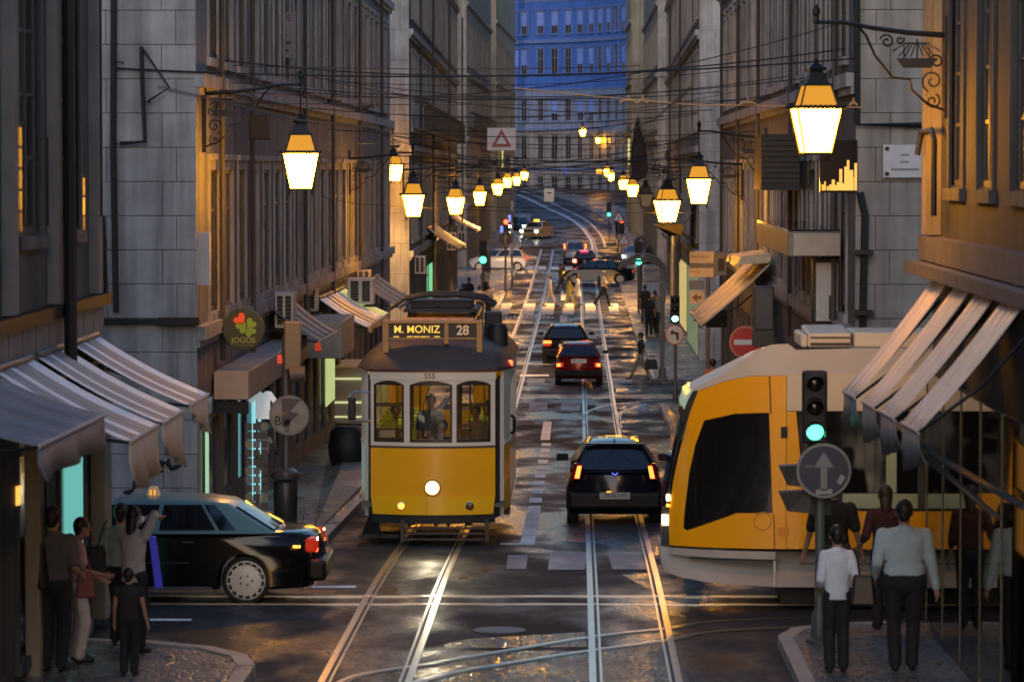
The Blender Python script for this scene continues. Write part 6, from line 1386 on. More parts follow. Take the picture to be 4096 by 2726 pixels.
for (u, v, lab) in ((618.5, 217, 'upper triangular warning sign at the far right corner'), (624, 240, 'lower triangular warning sign at the far right corner')):
    d = 222; t = thing('warning_sign', lab, 'road sign', (X(u, d), d, Z(v, d))); b = MB(); b.prism(tri(.48), lambda a, c, t_: (a, t_, c), -.01, .01); b.build('plate', mat('sign_dim_red', (.3, .05, .04), .5), t, rel=None); b = MB(); b.prism(tri(.48, .68), lambda a, c, t_: (a, t_, c), -.016, -.0105); b.build('face', WHITE, t, rel=None)
    b = MB(); b.box(-.03, .03, -.02, -.0165, -.12, .14); b.build('symbol', BLACK, t, rel=None); b = MB(); b.tube([(0, .04, -.1), (0, .04, gz(d) - Z(v, d))], .04, 6); b.build('post', GREYM, t, rel=None)
# blue lit signs on the far left corner
for i, (u, v) in enumerate(((483.2 + 18.5, 229), (505.5, 221.5), (509.5, 218))):
    b = MB(); d = 262; b.box(X(u - 1.4, d), X(u + 1.4, d), d, d + .1, Z(v + 3.4, d), Z(v - 3.4, d)); tag(b.build('blue_lit_sign', mat('blue_lit', (.1, .1, .5), .4, emis=(.22, .28, 1), estr=0.242), bevel=.02), ('lowest', 'middle', 'highest')[i] + ' blue lit sign at the far left corner', 'sign')
# bollards / kiosks at the pavement corners
for (u, v0, v1, d, lab, w_) in ((484.5 + 2.2, 257, 282, 226, 'dark round bollard beside the white hatchback', .22),):
    b = MB(); b.lathe([(w_ * 1.2, 0), (w_ * 1.2, 1.5), (w_ * .8, 1.65)], (X(u, d), d, gz(d)), 14); tag(b.build('dark_bollard', BLACK, smooth=True), lab, 'bollard')
b = MB(); b.box(-5.7, -4.75, 176, 177.4, gz(176), gz(176) + .01 + .1); 

# roof windows, dormer box above the far right
# ------------------------------------------------------------------ shop fronts and their light
def shop_light(label, side, x, y0, y1, z0, z1, m):
    b = MB(); xs_ = sorted((x, x + side * .03)); b.box(xs_[0], xs_[1], y0, y1, z0, z1); return tag(b.build('shop_light_panel', m), label, 'lit shop window')
shop_light('cyan lit shop doorway between the group of people and the left awnings', -1, -5.90, 41.3, 42.7, 2.3, 3.7, ECYAN)
boxthing('doorway_frame', 'beige stone doorway pier beside the cyan lit doorway', 'pier', -5.94, -5.78, 38.4, 38.8, 1.6, 4.7, PLAST3)
boxthing('doorway_frame', 'second beige stone pier, right of the group of people on the left', 'pier', -5.94, -5.75, 43.6, 44.2, 1.6, 4.7, PLAST3)
shop_light('narrow pale green lit strip at the left corner building door', -1, -6.02, 58.2, 58.5, 1.3, 2.95, mat('shop_strip_green', (.1, .2, .12), .5, emis=(.55, 1, .62), estr=0.11))
shop_light('cyan lit shop opening behind the hanging shirt', -1, -6.02, 66.5, 68.2, 1.0, 3.0, mat('shop_cyan_soft', (.1, .2, .2), .5, emis=(.35, .9, 1), estr=0.143))
shop_light('yellow green lit shop window under the lit awning beside the old tram', -1, -6.02, 86, 89, 1.4, 2.7, mat('shop_yellow_green', (.2, .2, .1), .5, emis=(.85, 1, .40), estr=0.10))
shop_light('small warm lamp in the shop window at the left edge', -1, -5.90, 37.75, 37.95, 3.55, 3.75, EWARMD)
shop_light('green lit shop opening on the second left block', -1, -6.35, 151, 157, .2, 3.0, mat('shop_green', (.1, .2, .1), .5, emis=(.3, 1, .5), estr=0.121))
shop_light('pale green lit shop window behind the dark walkers on the right pavement', 1, 4.40, 132, 145, .2, 3.2, mat('shop_pale_green', (.2, .25, .15), .5, emis=(.8, 1, .6), estr=0.03))
shop_light('bluish white lit doorway under the orange awning', 1, 4.36, 92, 96, .3, 2.9, mat('shop_blue_white', (.2, .25, .3), .5, emis=(.65, .85, 1), estr=0.066))
shop_light('yellow lit window strip low on the second right block', 1, 4.5, 150, 160, .3, 3.1, mat('shop_yellow', (.3, .25, .1), .5, emis=(1, .8, .3), estr=0.099))
for i, (y0, y1) in enumerate(((302, 304), (306, 308), (310, 312))): shop_light(('nearest', 'second', 'third')[i] + ' yellow lit upper window on the farthest right building', 1, 4.3, y0, y1, 7.4, 9.6, mat('window_yellow_green', (.2, .2, .1), .5, emis=(.9, .85, .3), estr=0.154))
shop_light('lit window high on the farthest left building', -1, -6.4, 304, 308, 7.2, 9.4, mat('window_yellow_green', (.2, .2, .1)))
# right near shop: posters behind glass
for i, (y0, y1, z0, z1, m_) in enumerate(((40.2, 42.6, 2.0, 4.4, mat('poster_green_lit', (.2, .3, .15), .6, emis=(.45, .75, .35), estr=0.0774)), (37.9, 39.0, 3.2, 4.5, mat('poster_orange_lit', (.4, .2, .02), .6, emis=(1, .45, .05), estr=0.0968)), (36.9, 37.85, 3.2, 4.6, mat('poster_lime_lit', (.3, .4, .1), .6, emis=(.6, .85, .25), estr=0.106)), (35.0, 36.8, 3.3, 4.6, mat('poster_brown_lit', (.25, .12, .02), .6, emis=(.7, .3, .05), estr=0.0678)))):
    b = MB(); b.box(4.20, 4.235, y0, y1, z0, z1); tag(b.build('shop_poster', m_), ['tall pale green lit panel at the right shop corner', 'orange lit poster in the right shop window', 'lime lit poster beside the orange one in the right shop', 'brown orange poster at the right picture edge'][i], 'poster')
for k, y in enumerate((42.9, 41.0, 39.1, 37.2, 35.3)):
    b = MB(); b.box(4.155, 4.195, y, y + .06, 1.72, 4.7); tag(b.build('glass_mullion', mat('mullion_green_grey', (.05, .062, .045), .35, .3)), ('first', 'second', 'third', 'fourth', 'fifth', 'sixth')[k] + ' metal mullion of the right shop window counted from its street corner', 'mullion', 'mullions of the right shop')
b = MB(); b.box(4.165, 4.175, 34.5, 43.1, 1.75, 4.68); tag(b.build('shop_glass', glass_mat('shop_glass', (.8, .85, .8), .8)), 'large shop window at the right behind the man in the pale shirt', 'shop window')
# clothes and postcards outside the souvenir shop
ts = thing('hanging_shirt', 'white T-shirt hanging brightly lit outside the left shop', 'shirt', (X(262, 64), 64, Z(405, 64)))
TP = [(-.13, -.25), (.13, -.25), (.13, .10), (.20, .02), (.26, .08), (.15, .24), (.06, .25), (0, .21), (-.06, .25), (-.15, .24), (-.26, .08), (-.20, .02), (-.13, .10)]
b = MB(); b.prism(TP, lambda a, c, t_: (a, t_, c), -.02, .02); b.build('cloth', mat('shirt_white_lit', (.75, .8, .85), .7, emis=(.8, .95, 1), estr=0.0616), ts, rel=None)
b = MB(); b.tube([(-.2, 0, .27), (0, 0, .32), (.2, 0, .27)], .008, 5); b.tube([(0, 0, .32), (0, 0, .40)], .006, 5); b.build('hanger', IRON, ts, rel=None)
for k, (u, v) in enumerate(((262, 430), (264, 445), (260, 462))):
    b = MB(); d = 64.3; b.prism([(a * .55, c * .6) for a, c in TP], lambda a, c, t_: (X(u, d) + a, d + t_, Z(v, d) + c), -.02, .02); tag(b.build('hanging_cloth', mat('cloth_teal_%d' % k, ((.12, .35, .38), (.30, .45, .5), (.10, .2, .2))[k], .7)), ('first', 'second', 'third')[k] + ' teal cloth hanging below the white T-shirt', 'cloth')
rk = thing('postcard_rack', 'tall rack full of small goods beside the litter bin', 'rack', (X(256, 58.8), 58.8, gz(58.8) + .13)); random.seed(9)
b = MB(); b.tube([(0, 0, 0), (0, 0, 1.75)], .02, 6); b.build('post', IRON, rk, rel=None)
for k in range(11):
    for j in range(3): b = MB(); b.box(-.19 + j * .13, -.08 + j * .13, -.06, -.03, .12 + k * .145, .235 + k * .145); b.build('card', mat('card_%d' % random.randrange(4), [(.30, .22, .15), (.22, .20, .20), (.12, .08, .06), (.35, .31, .27)][random.randrange(4)], .6), rk, rel=None)

b = MB(); b.box(X(336, 90), X(352, 90), 90, 93, gz(90) + .25, Z(410, 90)); van = thing('white_van', 'white van seen past the old tram mirror, parked on the left', 'van', (X(345, 92), 93, gz(92)))
q = MB(); q.hexa([(-.55, -2.2, .45), (.75, -2.2, .45), (.75, 2.2, .45), (-.55, 2.2, .45), (-.5, -2.15, 1.9), (.7, -2.15, 1.9), (.7, 1.6, 1.9), (-.5, 1.6, 1.9)]); q.build('body', mat('van_white', (.42, .42, .38), .4), van, rel=None, bevel=.06)
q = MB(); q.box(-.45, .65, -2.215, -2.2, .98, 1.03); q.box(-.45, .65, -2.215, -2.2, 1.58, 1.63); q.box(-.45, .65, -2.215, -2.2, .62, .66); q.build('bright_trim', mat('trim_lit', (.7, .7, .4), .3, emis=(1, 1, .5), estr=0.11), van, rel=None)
for x in (-.42, .62):
    for y in (-1.4, 1.4): q = MB(); q.lathe([(.24, -.1), (.33, -.08), (.33, .08), (.24, .1)], (x, y, .33), 20, 'x'); q.build('wheel', RUBBER, van, rel=None)
# dark balls of a planter / tyre beside the tram
b = MB(); b.lathe([(.30, 0), (.38, .15), (.42, .45), (.36, .8), (.25, .9)], (X(347, 76), 76, gz(76) + .12), 18); tag(b.build('dark_planter', BLACK, smooth=True), 'black rounded planter on the left pavement beside the tram', 'planter')

# ------------------------------------------------------------------ downpipes and cables along the facades
random.seed(21); k_ = 0
for (side, x, ds_) in ((-1, -5.98, (60.5, 66.2, 79, 88, 99, 110)), (-1, -6.1, (140, 152, 171, 190)), (1, 4.28, (60.3, 73, 86, 97, 108)), (1, 4.45, (140, 158, 175))):
    for y in ds_:
        b = MB(); b.tube([(x, y, gz(y) + (3.0 if side > 0 else 2.8)), (x, y, 15)], .05, 6); t = b.build('drainpipe', mat('pipe_grey_brown', (.06, .055, .05), .6), (L1 if side < 0 and y < 120 else L2 if side < 0 else R1 if y < 120 else R2))
# ------------------------------------------------------------------ overhead wires
WIRE = mat('wire_black', (.012, .012, .014), .6)
wl = ['span wire sagging across the street, no. ']
WO = []; WDEF = 'overhead wire'
def wire(p, q, sag, r, label=WDEF, group='overhead wires', n=14):
    r *= .64; P = [(p[0] + (q[0] - p[0]) * i / n, p[1] + (q[1] - p[1]) * i / n, p[2] + (q[2] - p[2]) * i / n - sag * 4 * (i / n) * (1 - i / n)) for i in range(n + 1)]
    b = MB(); b.tube(P, r, 5); o = tag(b.build('overhead_wire', WIRE, smooth=True), label, 'wire', group); WO.append((p, o)) if label is WDEF else None; return o
def pw(u, v, d): return (X(u, d), d, Z(v, d))
WR = [((114, 68, 57.4), (932, 52, 57.5), .25, .022), ((114, 62, 57), (640, 66, 100), .1, .016), ((195, 57, 62), (933, 34, 60), .5, .020), ((145, 102, 57.2), (715, 103, 110), .05, .014), ((115, 143, 57.2), (400, 142, 100), .05, .014),
      ((195, 87, 60), (850, 20, 60), .6, .014), ((390, 155, 118), (700, 158, 118), .15, .026), ((400, 163, 125), (700, 152, 125), .35, .026), ((390, 172, 120), (690, 174, 120), .2, .02), ((409, 150, 132), (690, 166, 132), .3, .03), ((409, 160, 140), (680, 140, 140), .5, .03),
      ((409, 168, 150), (672, 150, 150), .4, .03), ((425, 180, 160), (668, 178, 160), .3, .025), ((430, 186, 170), (668, 170, 165), .5, .03), ((440, 150, 180), (665, 172, 175), .4, .035), ((455, 190, 190), (665, 186, 190), .3, .03), ((457, 163, 200), (660, 160, 205), .5, .035),
      ((300, 107, 80), (770, 95, 84), .35, .016), ((310, 128, 88), (770, 130, 88), .2, .016), ((330, 81, 80), (430, 100, 90), .02, .022), ((409, 118, 133), (700, 112, 133), .3, .026), ((409, 96, 130), (720, 92, 128), .2, .026), ((380, 135, 112), (700, 138, 112), .25, .022),
      ((467, 205, 210), (655, 200, 215), .3, .03), ((467, 176, 230), (640, 196, 235), .3, .035), ((480, 150, 240), (655, 156, 250), .6, .04), ((320, 195, 86), (360, 204, 90), .02, .014), ((350, 203, 96), (700, 212, 96), .1, .012), ((409, 176, 142), (610, 140, 250), .6, .03), ((420, 192, 158), (640, 150, 230), .8, .03)]
wlab = ['thick span wire across the near crossing, highest of all', 'span wire running from the left corner wall to the far right facade', 'wire crossing in front of the biggest right lantern bracket']
for i, (a, c, sg_, r) in enumerate(WR): wire(pw(*a), pw(*c), sg_, r, *( [wlab[i], None] if i < len(wlab) else []))
for i in range(5):
    y = 62 + i * 10; z = 8.8 + random.uniform(-.5, 1.2); wire((-6.0, y, z), (4.3, y + random.uniform(-3, 3), z + random.uniform(-.5, .5)), random.uniform(.15, .5), .014)
for i in range(9):
    y = 122 + i * 15; z = 8.0 + random.uniform(-.8, 2.0); wire((-6.3, y, z), (4.6, y + random.uniform(-5, 5), z + random.uniform(-.6, .6)), random.uniform(.2, .6), .026)
for x, lab in ((.63, 'contact wire running along the street above the right track'), (-2.33, 'contact wire running along the street above the left track')):
    b = MB(); b.tube([(x, y, 7.55 - .4 * (y > 90) - .05 * ((y // 10) % 2)) for y in range(20, 290, 10)], .008, 5); tag(b.build('contact_wire', WIRE), lab, 'wire')
ORD = 'first second third fourth fifth sixth seventh eighth ninth tenth eleventh twelfth thirteenth fourteenth fifteenth sixteenth seventeenth eighteenth nineteenth twentieth'.split()
for nm, lo, hi in (('near left corner building', 0, 118), ('second left block', 118, 206), ('farther left houses', 206, 999)):
    L_ = sorted([(VV + (CAMZ - p[2]) * FPX / p[1], o) for p, o in WO if lo <= p[1] < hi], key=lambda t_: t_[0])
    for k, (v, o) in enumerate(L_): o['label'] = 'overhead wire across the street, ' + (ORD[k] if k < 20 else ORD[k - 20] + ' past twentieth') + ' from the top on the ' + nm
# contact wires lit from below over the near cross street
for (a, c, lab) in (((628, 103, 46.6), (855, 107, 46.6), 'thick wire lit orange crossing behind the biggest right lantern'),):
    b = MB(); P = [pw(515, 88, 47), pw(590, 96, 46.9), pw(690, 104.5, 46.8), pw(800, 106.5, 46.7), pw(860, 107.5, 46.7)]; b.tube(P, .010, 6); o = b.build('lit_wire', mat('copper_wire', (.65, .42, .20), .35, .6), smooth=True); tag(o, lab, 'wire')
b = MB()
for (u, w_) in ((747, 8.5), (628, 8), (642, 5), (852, 4)): x0, x1 = X(u - w_, 46.75), X(u + w_, 46.75); z = Z(105.5 if u > 700 else 103, 46.75); b.tube([(x0, 46.7, z), (x0 + .04, 46.7, z + .035), (x1 - .04, 46.7, z + .035), (x1, 46.7, z)], .018, 6); b.tube([((x0 + x1) / 2, 46.7, z + .03), ((x0 + x1) / 2, 46.7, z + .10)], .015, 6)
tag(b.build('wire_clamps', mat('copper_wire', (.65, .42, .20))), 'metal clamps on the orange lit wire over the near crossing', 'wire clamp', kind='stuff')
# brackets high on the left facade
for (u0, u1, v, d, lab) in ((322, 340, 101, 88, 'left one of two small iron shelves on the left facade'), (337, 373, 106.5, 100, 'right one of two small iron shelves on the left facade')):
    b = MB(); b.box(X(u0, d), X(u1, d), d, d + .5, Z(v + 1, d), Z(v - 1, d)); b.tube([(X(u0 + 3, d), d, Z(v + 12, d)), (X(u1 - 4, d), d, Z(v + 1, d))], .02, 5); b.box(X(u0 + 1, d), X(u0 + 3, d), d, d + .4, Z(v + 18, d), Z(v + 1, d)); tag(b.build('iron_shelf', IRON), lab, 'shelf')
# shield / clock-like console under lantern on the right
d = 98; b = MB(); b.hexa([(X(657, d), d, Z(226, d)), (X(681, d), d, Z(235, d)), (X(681, d), d + .6, Z(235, d)), (X(670, d), d + .6, Z(236, d)), (X(652, d), d, Z(223.5, d)), (X(683, d), d, Z(224, d)), (X(683, d), d + .6, Z(224, d)), (X(655, d), d + .6, Z(223, d))]); tag(b.build('dark_bracket', BLACK), 'dark wedge shaped bracket right under the low lantern on the right', 'bracket')

# orange reflections in the near left window glass, put in as glowing panes
random.seed(17)
for (y0, y1, z0, z1, nc, nr, lab) in ((37.15, 38.25, 6.42, 7.55, 4, 5, 'painted orange reflections in small panes of a tall window at the left edge'), (40.25, 40.62, 6.5, 7.4, 1, 5, 'narrow column of painted orange reflections beside the black drainpipe'), (42.9, 43.15, 6.3, 7.0, 1, 3, 'short column of painted orange reflections nearest the street corner, upper left')):
    t = thing('glass_reflection', lab, 'window', (-5.93, (y0 + y1) / 2, z0)); b = MB(); b.box(-5.948, -5.925, y0 - .04, y1 + .04, z0 - .04, z1 + .04); b.build('frame', IRON, t)
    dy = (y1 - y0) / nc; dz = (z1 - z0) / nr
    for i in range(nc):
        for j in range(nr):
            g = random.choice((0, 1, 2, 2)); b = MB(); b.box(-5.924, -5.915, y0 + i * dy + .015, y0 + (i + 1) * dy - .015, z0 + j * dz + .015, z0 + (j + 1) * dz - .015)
            b.build('pane', mat('pane_reflection_%d' % g, (.05, .03, .01), .4, 0, .5, 14, emis=(1, .42, .04), estr=(.05, .12, .22)[g]), t)
# ------------------------------------------------------------------ people
SKIN = mat('skin_warm', (.34, .19, .125), .55); HAIRD = mat('hair_dark', (.012, .009, .008), .5); HAIRG = mat('hair_grey', (.45, .43, .40), .6); HAIRB = mat('hair_brown', (.035, .016, .008), .5)
SHOE = mat('shoe_dark', (.015, .013, .012), .5)
CLOTH = {}
def cloth(c, r=.85): 
    k = 'cloth_%02d%02d%02d' % tuple(int(v * 99) for v in c)
    return mat(k, c, r, 0, .12, 9, .3, 18)
def ik(a, t_, l1, l2, pole_):
    a = Vector(a); t_ = Vector(t_); d = t_ - a; L_ = min(d.length, (l1 + l2) * .999); dn = d.normalized(); t_ = a + dn * L_
    x = (l1 * l1 - l2 * l2 + L_ * L_) / (2 * L_); h = sqrt(max(l1 * l1 - x * x, 1e-6)); pl = Vector(pole_); pl = (pl - dn * pl.dot(dn)); pl.normalize()
    return a + dn * x + pl * h, t_
def blob(name, mb, m, parent, vox, sm=3):
    o = mb.build(name, m, parent, rel=None, smooth='full')
    r = o.modifiers.new('skin', 'REMESH'); r.mode = 'VOXEL'; r.voxel_size = vox; r.use_smooth_shade = True
    s_ = o.modifiers.new('soft', 'SMOOTH'); s_.factor = .5; s_.iterations = sm
    return o
def person(label, x, y, h, rot, shirt, legs_c, hair=HAIRD, fl=(0, 0), lh=None, rh=None, near=True, sleeve=.5, long_hair=False, skirt=False, bulk=1.0, z=None, lean=0., legm=1.0, head=(0, 0), sit=False, group=None, shirt_long=0., skinm=None):
    """fl = forward offset of left and right foot; lh / rh = hand targets (x, y, z at 1.75 m height). local +y is forward, +x the right"""
    z = gz(y) + (.13 if (x < -3.95 or x > 2.4) else .008) if z is None else z
    t = thing('person', label, 'person', (x, y, z), rot, group=group); k = h / 1.75; S = lambda p: tuple(c * k for c in p); skinm = skinm or SKIN
    bw = bulk; V = Vector; vox = (.011 if near else .02) ; R = lambda r: r * k
    hip = V((0, 0, .93)); ch = V((0, lean * .35, 1.30)); nk = V((0, lean * .5, 1.47)); hd = V((head[0] * .04, lean * .6 + .02 + head[1], 1.615))
    hipL, hipR = V((-.09 * bw, 0, .92)), V((.09 * bw, 0, .92))
    lift = lambda f: .05 + max(0, -f) * .16
    ankL, ankR = V((-.085, fl[0], .085 + max(0, -fl[0]) * .18)), V((.085, fl[1], .085 + max(0, -fl[1]) * .18))
    if sit: ankL, ankR = V((-.12, .42, .1)), V((.12, .42, .1))
    knL, ankL = ik(hipL, ankL, .43, .42, (0, 1, .05)); knR, ankR = ik(hipR, ankR, .43, .42, (0, 1, .05))
    shL, shR = V((-.17 * bw, ch.y + lean * .1, 1.395)), V((.17 * bw, ch.y + lean * .1, 1.395))
    lh = lh or (-.25, .05 - fl[0] * .5, .86); rh = rh or (.25, .05 - fl[1] * .5, .86)
    elL, haL = ik(shL, lh, .29, .26, (-.12, -1, -.3)); elR, haR = ik(shR, rh, .29, .26, (.12, -1, -.3))
    b = MB()
    # head, jaw, nose, ears, neck
    b.ell(S((hd.x, hd.y, hd.z + .02)), .078 * k, .096 * k, .112 * k); b.caps(S((hd.x, hd.y + .035, hd.z - .055)), S((hd.x, hd.y + .055, hd.z - .075)), R(.05), R(.04))
    b.caps(S((hd.x, hd.y + .095, hd.z + .01)), S((hd.x, hd.y + .115, hd.z - .025)), R(.012), R(.017), 8)
    for sd in (-1, 1): b.ell(S((hd.x + sd * .082, hd.y - .005, hd.z - .005)), .014 * k, .024 * k, .034 * k, 8, 6)
    b.caps(S(nk - V((0, .01, .06))), S((hd.x, hd.y - .015, hd.z - .04)), R(.062), R(.056)) 
    # trunk and limbs
    b.caps(S((0, 0, .97)), S((0, lean * .2, 1.12)), R(.110 * bw), R(.105 * bw), 14, 1.1, .78); b.caps(S((0, lean * .2, 1.12)), S((0, ch.y, 1.32)), R(.105 * bw), R(.105), 14, 1.2 * bw, .82)
    b.caps(S(shL + V((.02, 0, -.01))), S(nk + V((0, 0, -.05))), R(.055), R(.052)); b.caps(S(shR + V((-.02, 0, -.01))), S(nk + V((0, 0, -.05))), R(.055), R(.052))
    for a, e, w_, sd in ((shL, elL, haL, -1), (shR, elR, haR, 1)):
        b.caps(S(a), S(e), R(.050 * bw), R(.038)); b.caps(S(e), S(w_), R(.038), R(.026))
        dirn = (w_ - e).normalized(); side = V((0, 1, 0)) - dirn * dirn.y; side = side.normalized() if side.length > .1 else V((1, 0, 0)); up = dirn.cross(side)
        pc = w_ + dirn * .055; b.caps(S(w_), S(w_ + dirn * .085), R(.028), R(.034), 10, 1.0, .6)
        if near:
            for q, ln in ((-.028, .066), (-.010, .078), (.010, .074), (.027, .058)):
                r0 = w_ + dirn * .085 + side * q; m1 = r0 + dirn * ln * .55 + up * (-.010 * sd); b.caps(S(r0 - dirn * .02), S(m1), R(.0095), R(.009), 8); b.caps(S(m1), S(m1 + dirn * ln * .4 - up * .022 * sd), R(.009), R(.0075), 8)
            b.caps(S(w_ + dirn * .02 + side * .02), S(w_ + dirn * .07 + side * .058), R(.014), R(.010), 8)
    for a, e, w_ in ((hipL, knL, ankL), (hipR, knR, ankR)): b.caps(S(a), S(e), R(.078 * bw), R(.052)); b.caps(S(e), S(w_), R(.052), R(.034)); b.caps(S(w_), S(w_ + V((0, .10, -.045))), R(.034), R(.03))
    blob('body', b, skinm, t, vox * .9 if near else vox)
    # clothes
    b = MB(); g = .020
    bot = .93 - shirt_long
    bot = .97 - shirt_long; rings = []
    for zz, rx, ry, yo in ((bot, .158 + .1 * shirt_long, .118, 0), (bot + .05, .163, .122, 0), (1.12, .150, .112, lean * .2), (1.25, .172, .118, ch.y * .8), (1.36, .178, .112, ch.y), (1.42, .150, .090, ch.y), (1.455, .105, .070, ch.y)):
        rings.append([S((rx * bw * cos(a_), yo + ry * (.5 + .5 * bw) * sin(a_), zz)) for a_ in [2 * pi * i / 20 for i in range(20)]])
    b.loft(rings)
    b.caps(S(shL + V((.02, 0, -.012))), S(nk + V((-.03, 0, -.045))), R(.064), R(.06)); b.caps(S(shR + V((-.02, 0, -.012))), S(nk + V((.03, 0, -.045))), R(.064), R(.06)); b.caps(S(nk - V((0, .01, .05))), S(nk - V((0, .01, .015))), R(.074), R(.068))
    for a, e, w_ in ((shL, elL, haL), (shR, elR, haR)):
        if sleeve <= .5: b.caps(S(a), S(a + (e - a) * (sleeve * 1.6)), R(.052 * bw + g * .8), R(.056 + g * .6))
        else: b.caps(S(a), S(e), R(.050 * (.5 + .5 * bw) + g * .7), R(.048 + g * .6)); b.caps(S(e), S(e + (w_ - e) * min(1, (sleeve - .5) * 2)), R(.048 + g * .6), R(.038 + g * .3))
    blob('shirt', b, shirt, t, vox * 1.15)
    b = MB()
    if skirt:
        rings = []
        for zz, rx, ry in ((1.02, .15, .12), (.92, .19, .15), (.75, .21, .18), (.60, .235, .21), (.53, .25, .22)):
            rings.append([S((rx * bw * cos(a) * (1 + .03 * sin(7 * a)), ry * sin(a) * (1 + .03 * sin(7 * a)), zz)) for a in [2 * pi * i / 24 for i in range(24)]])
        b.loft(rings); b.build('skirt', legs_c, t, rel=None, smooth=True)
    else:
        b.caps(S((-.03, 0, .93)), S((.03, 0, .93)), R(.118 * bw + .010), R(.118 * bw + .010), 14, 1, .92)
        for a, e, w_ in ((hipL, knL, ankL), (hipR, knR, ankR)):
            ee = e if legm > .5 else a + (e - a) * legm * 2; b.caps(S(a), S(e), R(.085 * bw + .014), R(.058 + .018)); 
            if legm > .5: b.caps(S(e), S(e + (w_ - e) * min(1, (legm - .5) * 2)), R(.058 + .018), R(.046 + .022))
        blob('trousers', b, legs_c, t, vox * 1.15)
    for a, sd in ((ankL, -1), (ankR, 1)):
        b = MB(); b.caps(S((a.x, a.y - .02, a.z - .045)), S((a.x + sd * .02, a.y + .15, a.z - .052)), R(.043), R(.037), 12, 1, .8); b.build('shoe', SHOE, t, rel=None, smooth=True)
    b = MB(); b.ell(S((hd.x, hd.y - .016, hd.z + .036)), .090 * k, .101 * k, .108 * k, 16, 10)
    if long_hair: b.caps(S((hd.x, hd.y - .05, hd.z + .0)), S((hd.x, hd.y - .075, hd.z - .17)), R(.085), R(.06), 12, 1, .7)
    else: b.caps(S((hd.x, hd.y - .045, hd.z - .01)), S((hd.x, hd.y - .045, hd.z - .05)), R(.068), R(.055), 12)
    b.build('hair', hair, t, rel=None, smooth=True)
    if near or abs(rot) > 2:
        for sd in (-1, 1): b = MB(); b.ell(S((hd.x + sd * .031, hd.y + .089, hd.z + .008)), .011 * k, .007 * k, .008 * k, 8, 5); b.build('eye', BLACK, t, rel=None)
    return t, k
def bag(name, label, x, y, z, w_, dp, h, m, rot=0., strap=None, cat='bag'):
    t = thing(name, label, cat, (x, y, z), rot); b = MB(); b.hexa([(-w_ / 2, -dp / 2, 0), (w_ / 2, -dp / 2, 0), (w_ / 2, dp / 2, 0), (-w_ / 2, dp / 2, 0), (-w_ * .38, -dp * .3, h), (w_ * .38, -dp * .3, h), (w_ * .38, dp * .3, h), (-w_ * .38, dp * .3, h)]); b.build('pouch', m, t, rel=None, bevel=.03)
    b = MB(); b.tube(strap or [(-w_ * .3, 0, h), (-w_ * .15, 0, h + .12), (w_ * .15, 0, h + .12), (w_ * .3, 0, h)], .012, 6); b.build('strap', m, t, rel=None, smooth=True); return t
def at(u, v, up=.13): return gp(u, v, up)
# right foreground, waiting at the corner, all seen from behind
q = at(838, 673); person('person in a white blouse with a black shoulder bag beside the round arrow sign', q[0], q[1], 1.60, .05, cloth((.66, .72, .80)), cloth((.015, .015, .018)), sleeve=.8, fl=(-.05, .05), rh=(.24, .16, 1.02), lh=(-.20, .14, .98), shirt_long=.10, z=q[2], bulk=.92)
bag('shoulder_bag', 'black shoulder bag on the right side of the person in the white blouse', q[0] + .27, q[1] - .14, q[2] + .74, .28, .12, .34, mat('bag_black_leather', (.012, .011, .012), .4), 0, [(-.03, 0, .28), (-.06, .02, .50), (-.10, .04, .62)])
q = at(905, 671); person('large person in a pale blue green shirt and dark trousers at the right shop corner', q[0], q[1], 1.86, -.05, cloth((.40, .52, .56)), cloth((.012, .012, .014)), sleeve=1.0, fl=(-.03, .05), lh=(-.29, .14, .95), rh=(.33, .03, .84), bulk=1.3, z=q[2])
q = at(834, 628); person('broad person in a dark T-shirt facing the modern tram behind the round arrow sign', q[0], q[1], 1.80, 0, cloth((.02, .02, .022)), cloth((.05, .05, .055)), sleeve=.5, bulk=1.15, lh=(-.34, .02, .84), rh=(.34, .02, .84), z=q[2])
q = at(886, 629); person('brown haired person in a dark red top, right of the broad person in black', q[0], q[1], 1.72, .1, cloth((.05, .015, .02)), cloth((.02, .02, .022)), HAIRB, sleeve=.7, lh=(-.30, .10, 1.0), long_hair=True, z=q[2])
# left foreground group
q = at(50, 674); person('person in a grey shirt with a dark backpack, tallest of the group at lower left', q[0], q[1], 1.80, -.25, cloth((.11, .10, .10)), cloth((.012, .012, .012)), sleeve=.5, bulk=1.12, rh=(.22, .25, 1.0), z=q[2])
bag('backpack', 'dark backpack carried by the person in the grey shirt at lower left', q[0] - .20, q[1] - .16, q[2] + .92, .34, .22, .48, BLACK, -.25, [(-.1, .1, .46), (-.08, .22, .52), (-.05, .3, .40)])
q = at(26, 674); person('shadowy person at the left edge behind the backpack', q[0] - .12, q[1] + .6, 1.68, .2, cloth((.02, .02, .02)), cloth((.012, .012, .012)), z=q[2])
q = at(74, 664); person('young person in pink and white bending the head, beside the beige pier', q[0], q[1], 1.60, -1.2, cloth((.52, .32, .31)), cloth((.50, .46, .43)), sleeve=.4, head=(0, .05), rh=(.10, .30, 1.05), lh=(-.06, .28, 1.0), z=q[2], bulk=.95)
bag('pink_bag', 'reddish bag held by the young person in pink and white', q[0] + .10, q[1] - .1, q[2] + .72, .22, .12, .30, mat('bag_red_brown', (.22, .06, .05), .6), .3)
q = at(131, 655); person('person in a white shirt raising both hands to take a photograph', q[0], q[1], 1.66, -.5, cloth((.42, .40, .39)), cloth((.015, .015, .016)), sleeve=.7, rh=(.20, .26, 1.60), lh=(-.02, .30, 1.58), long_hair=True, shirt_long=.12, z=q[2])
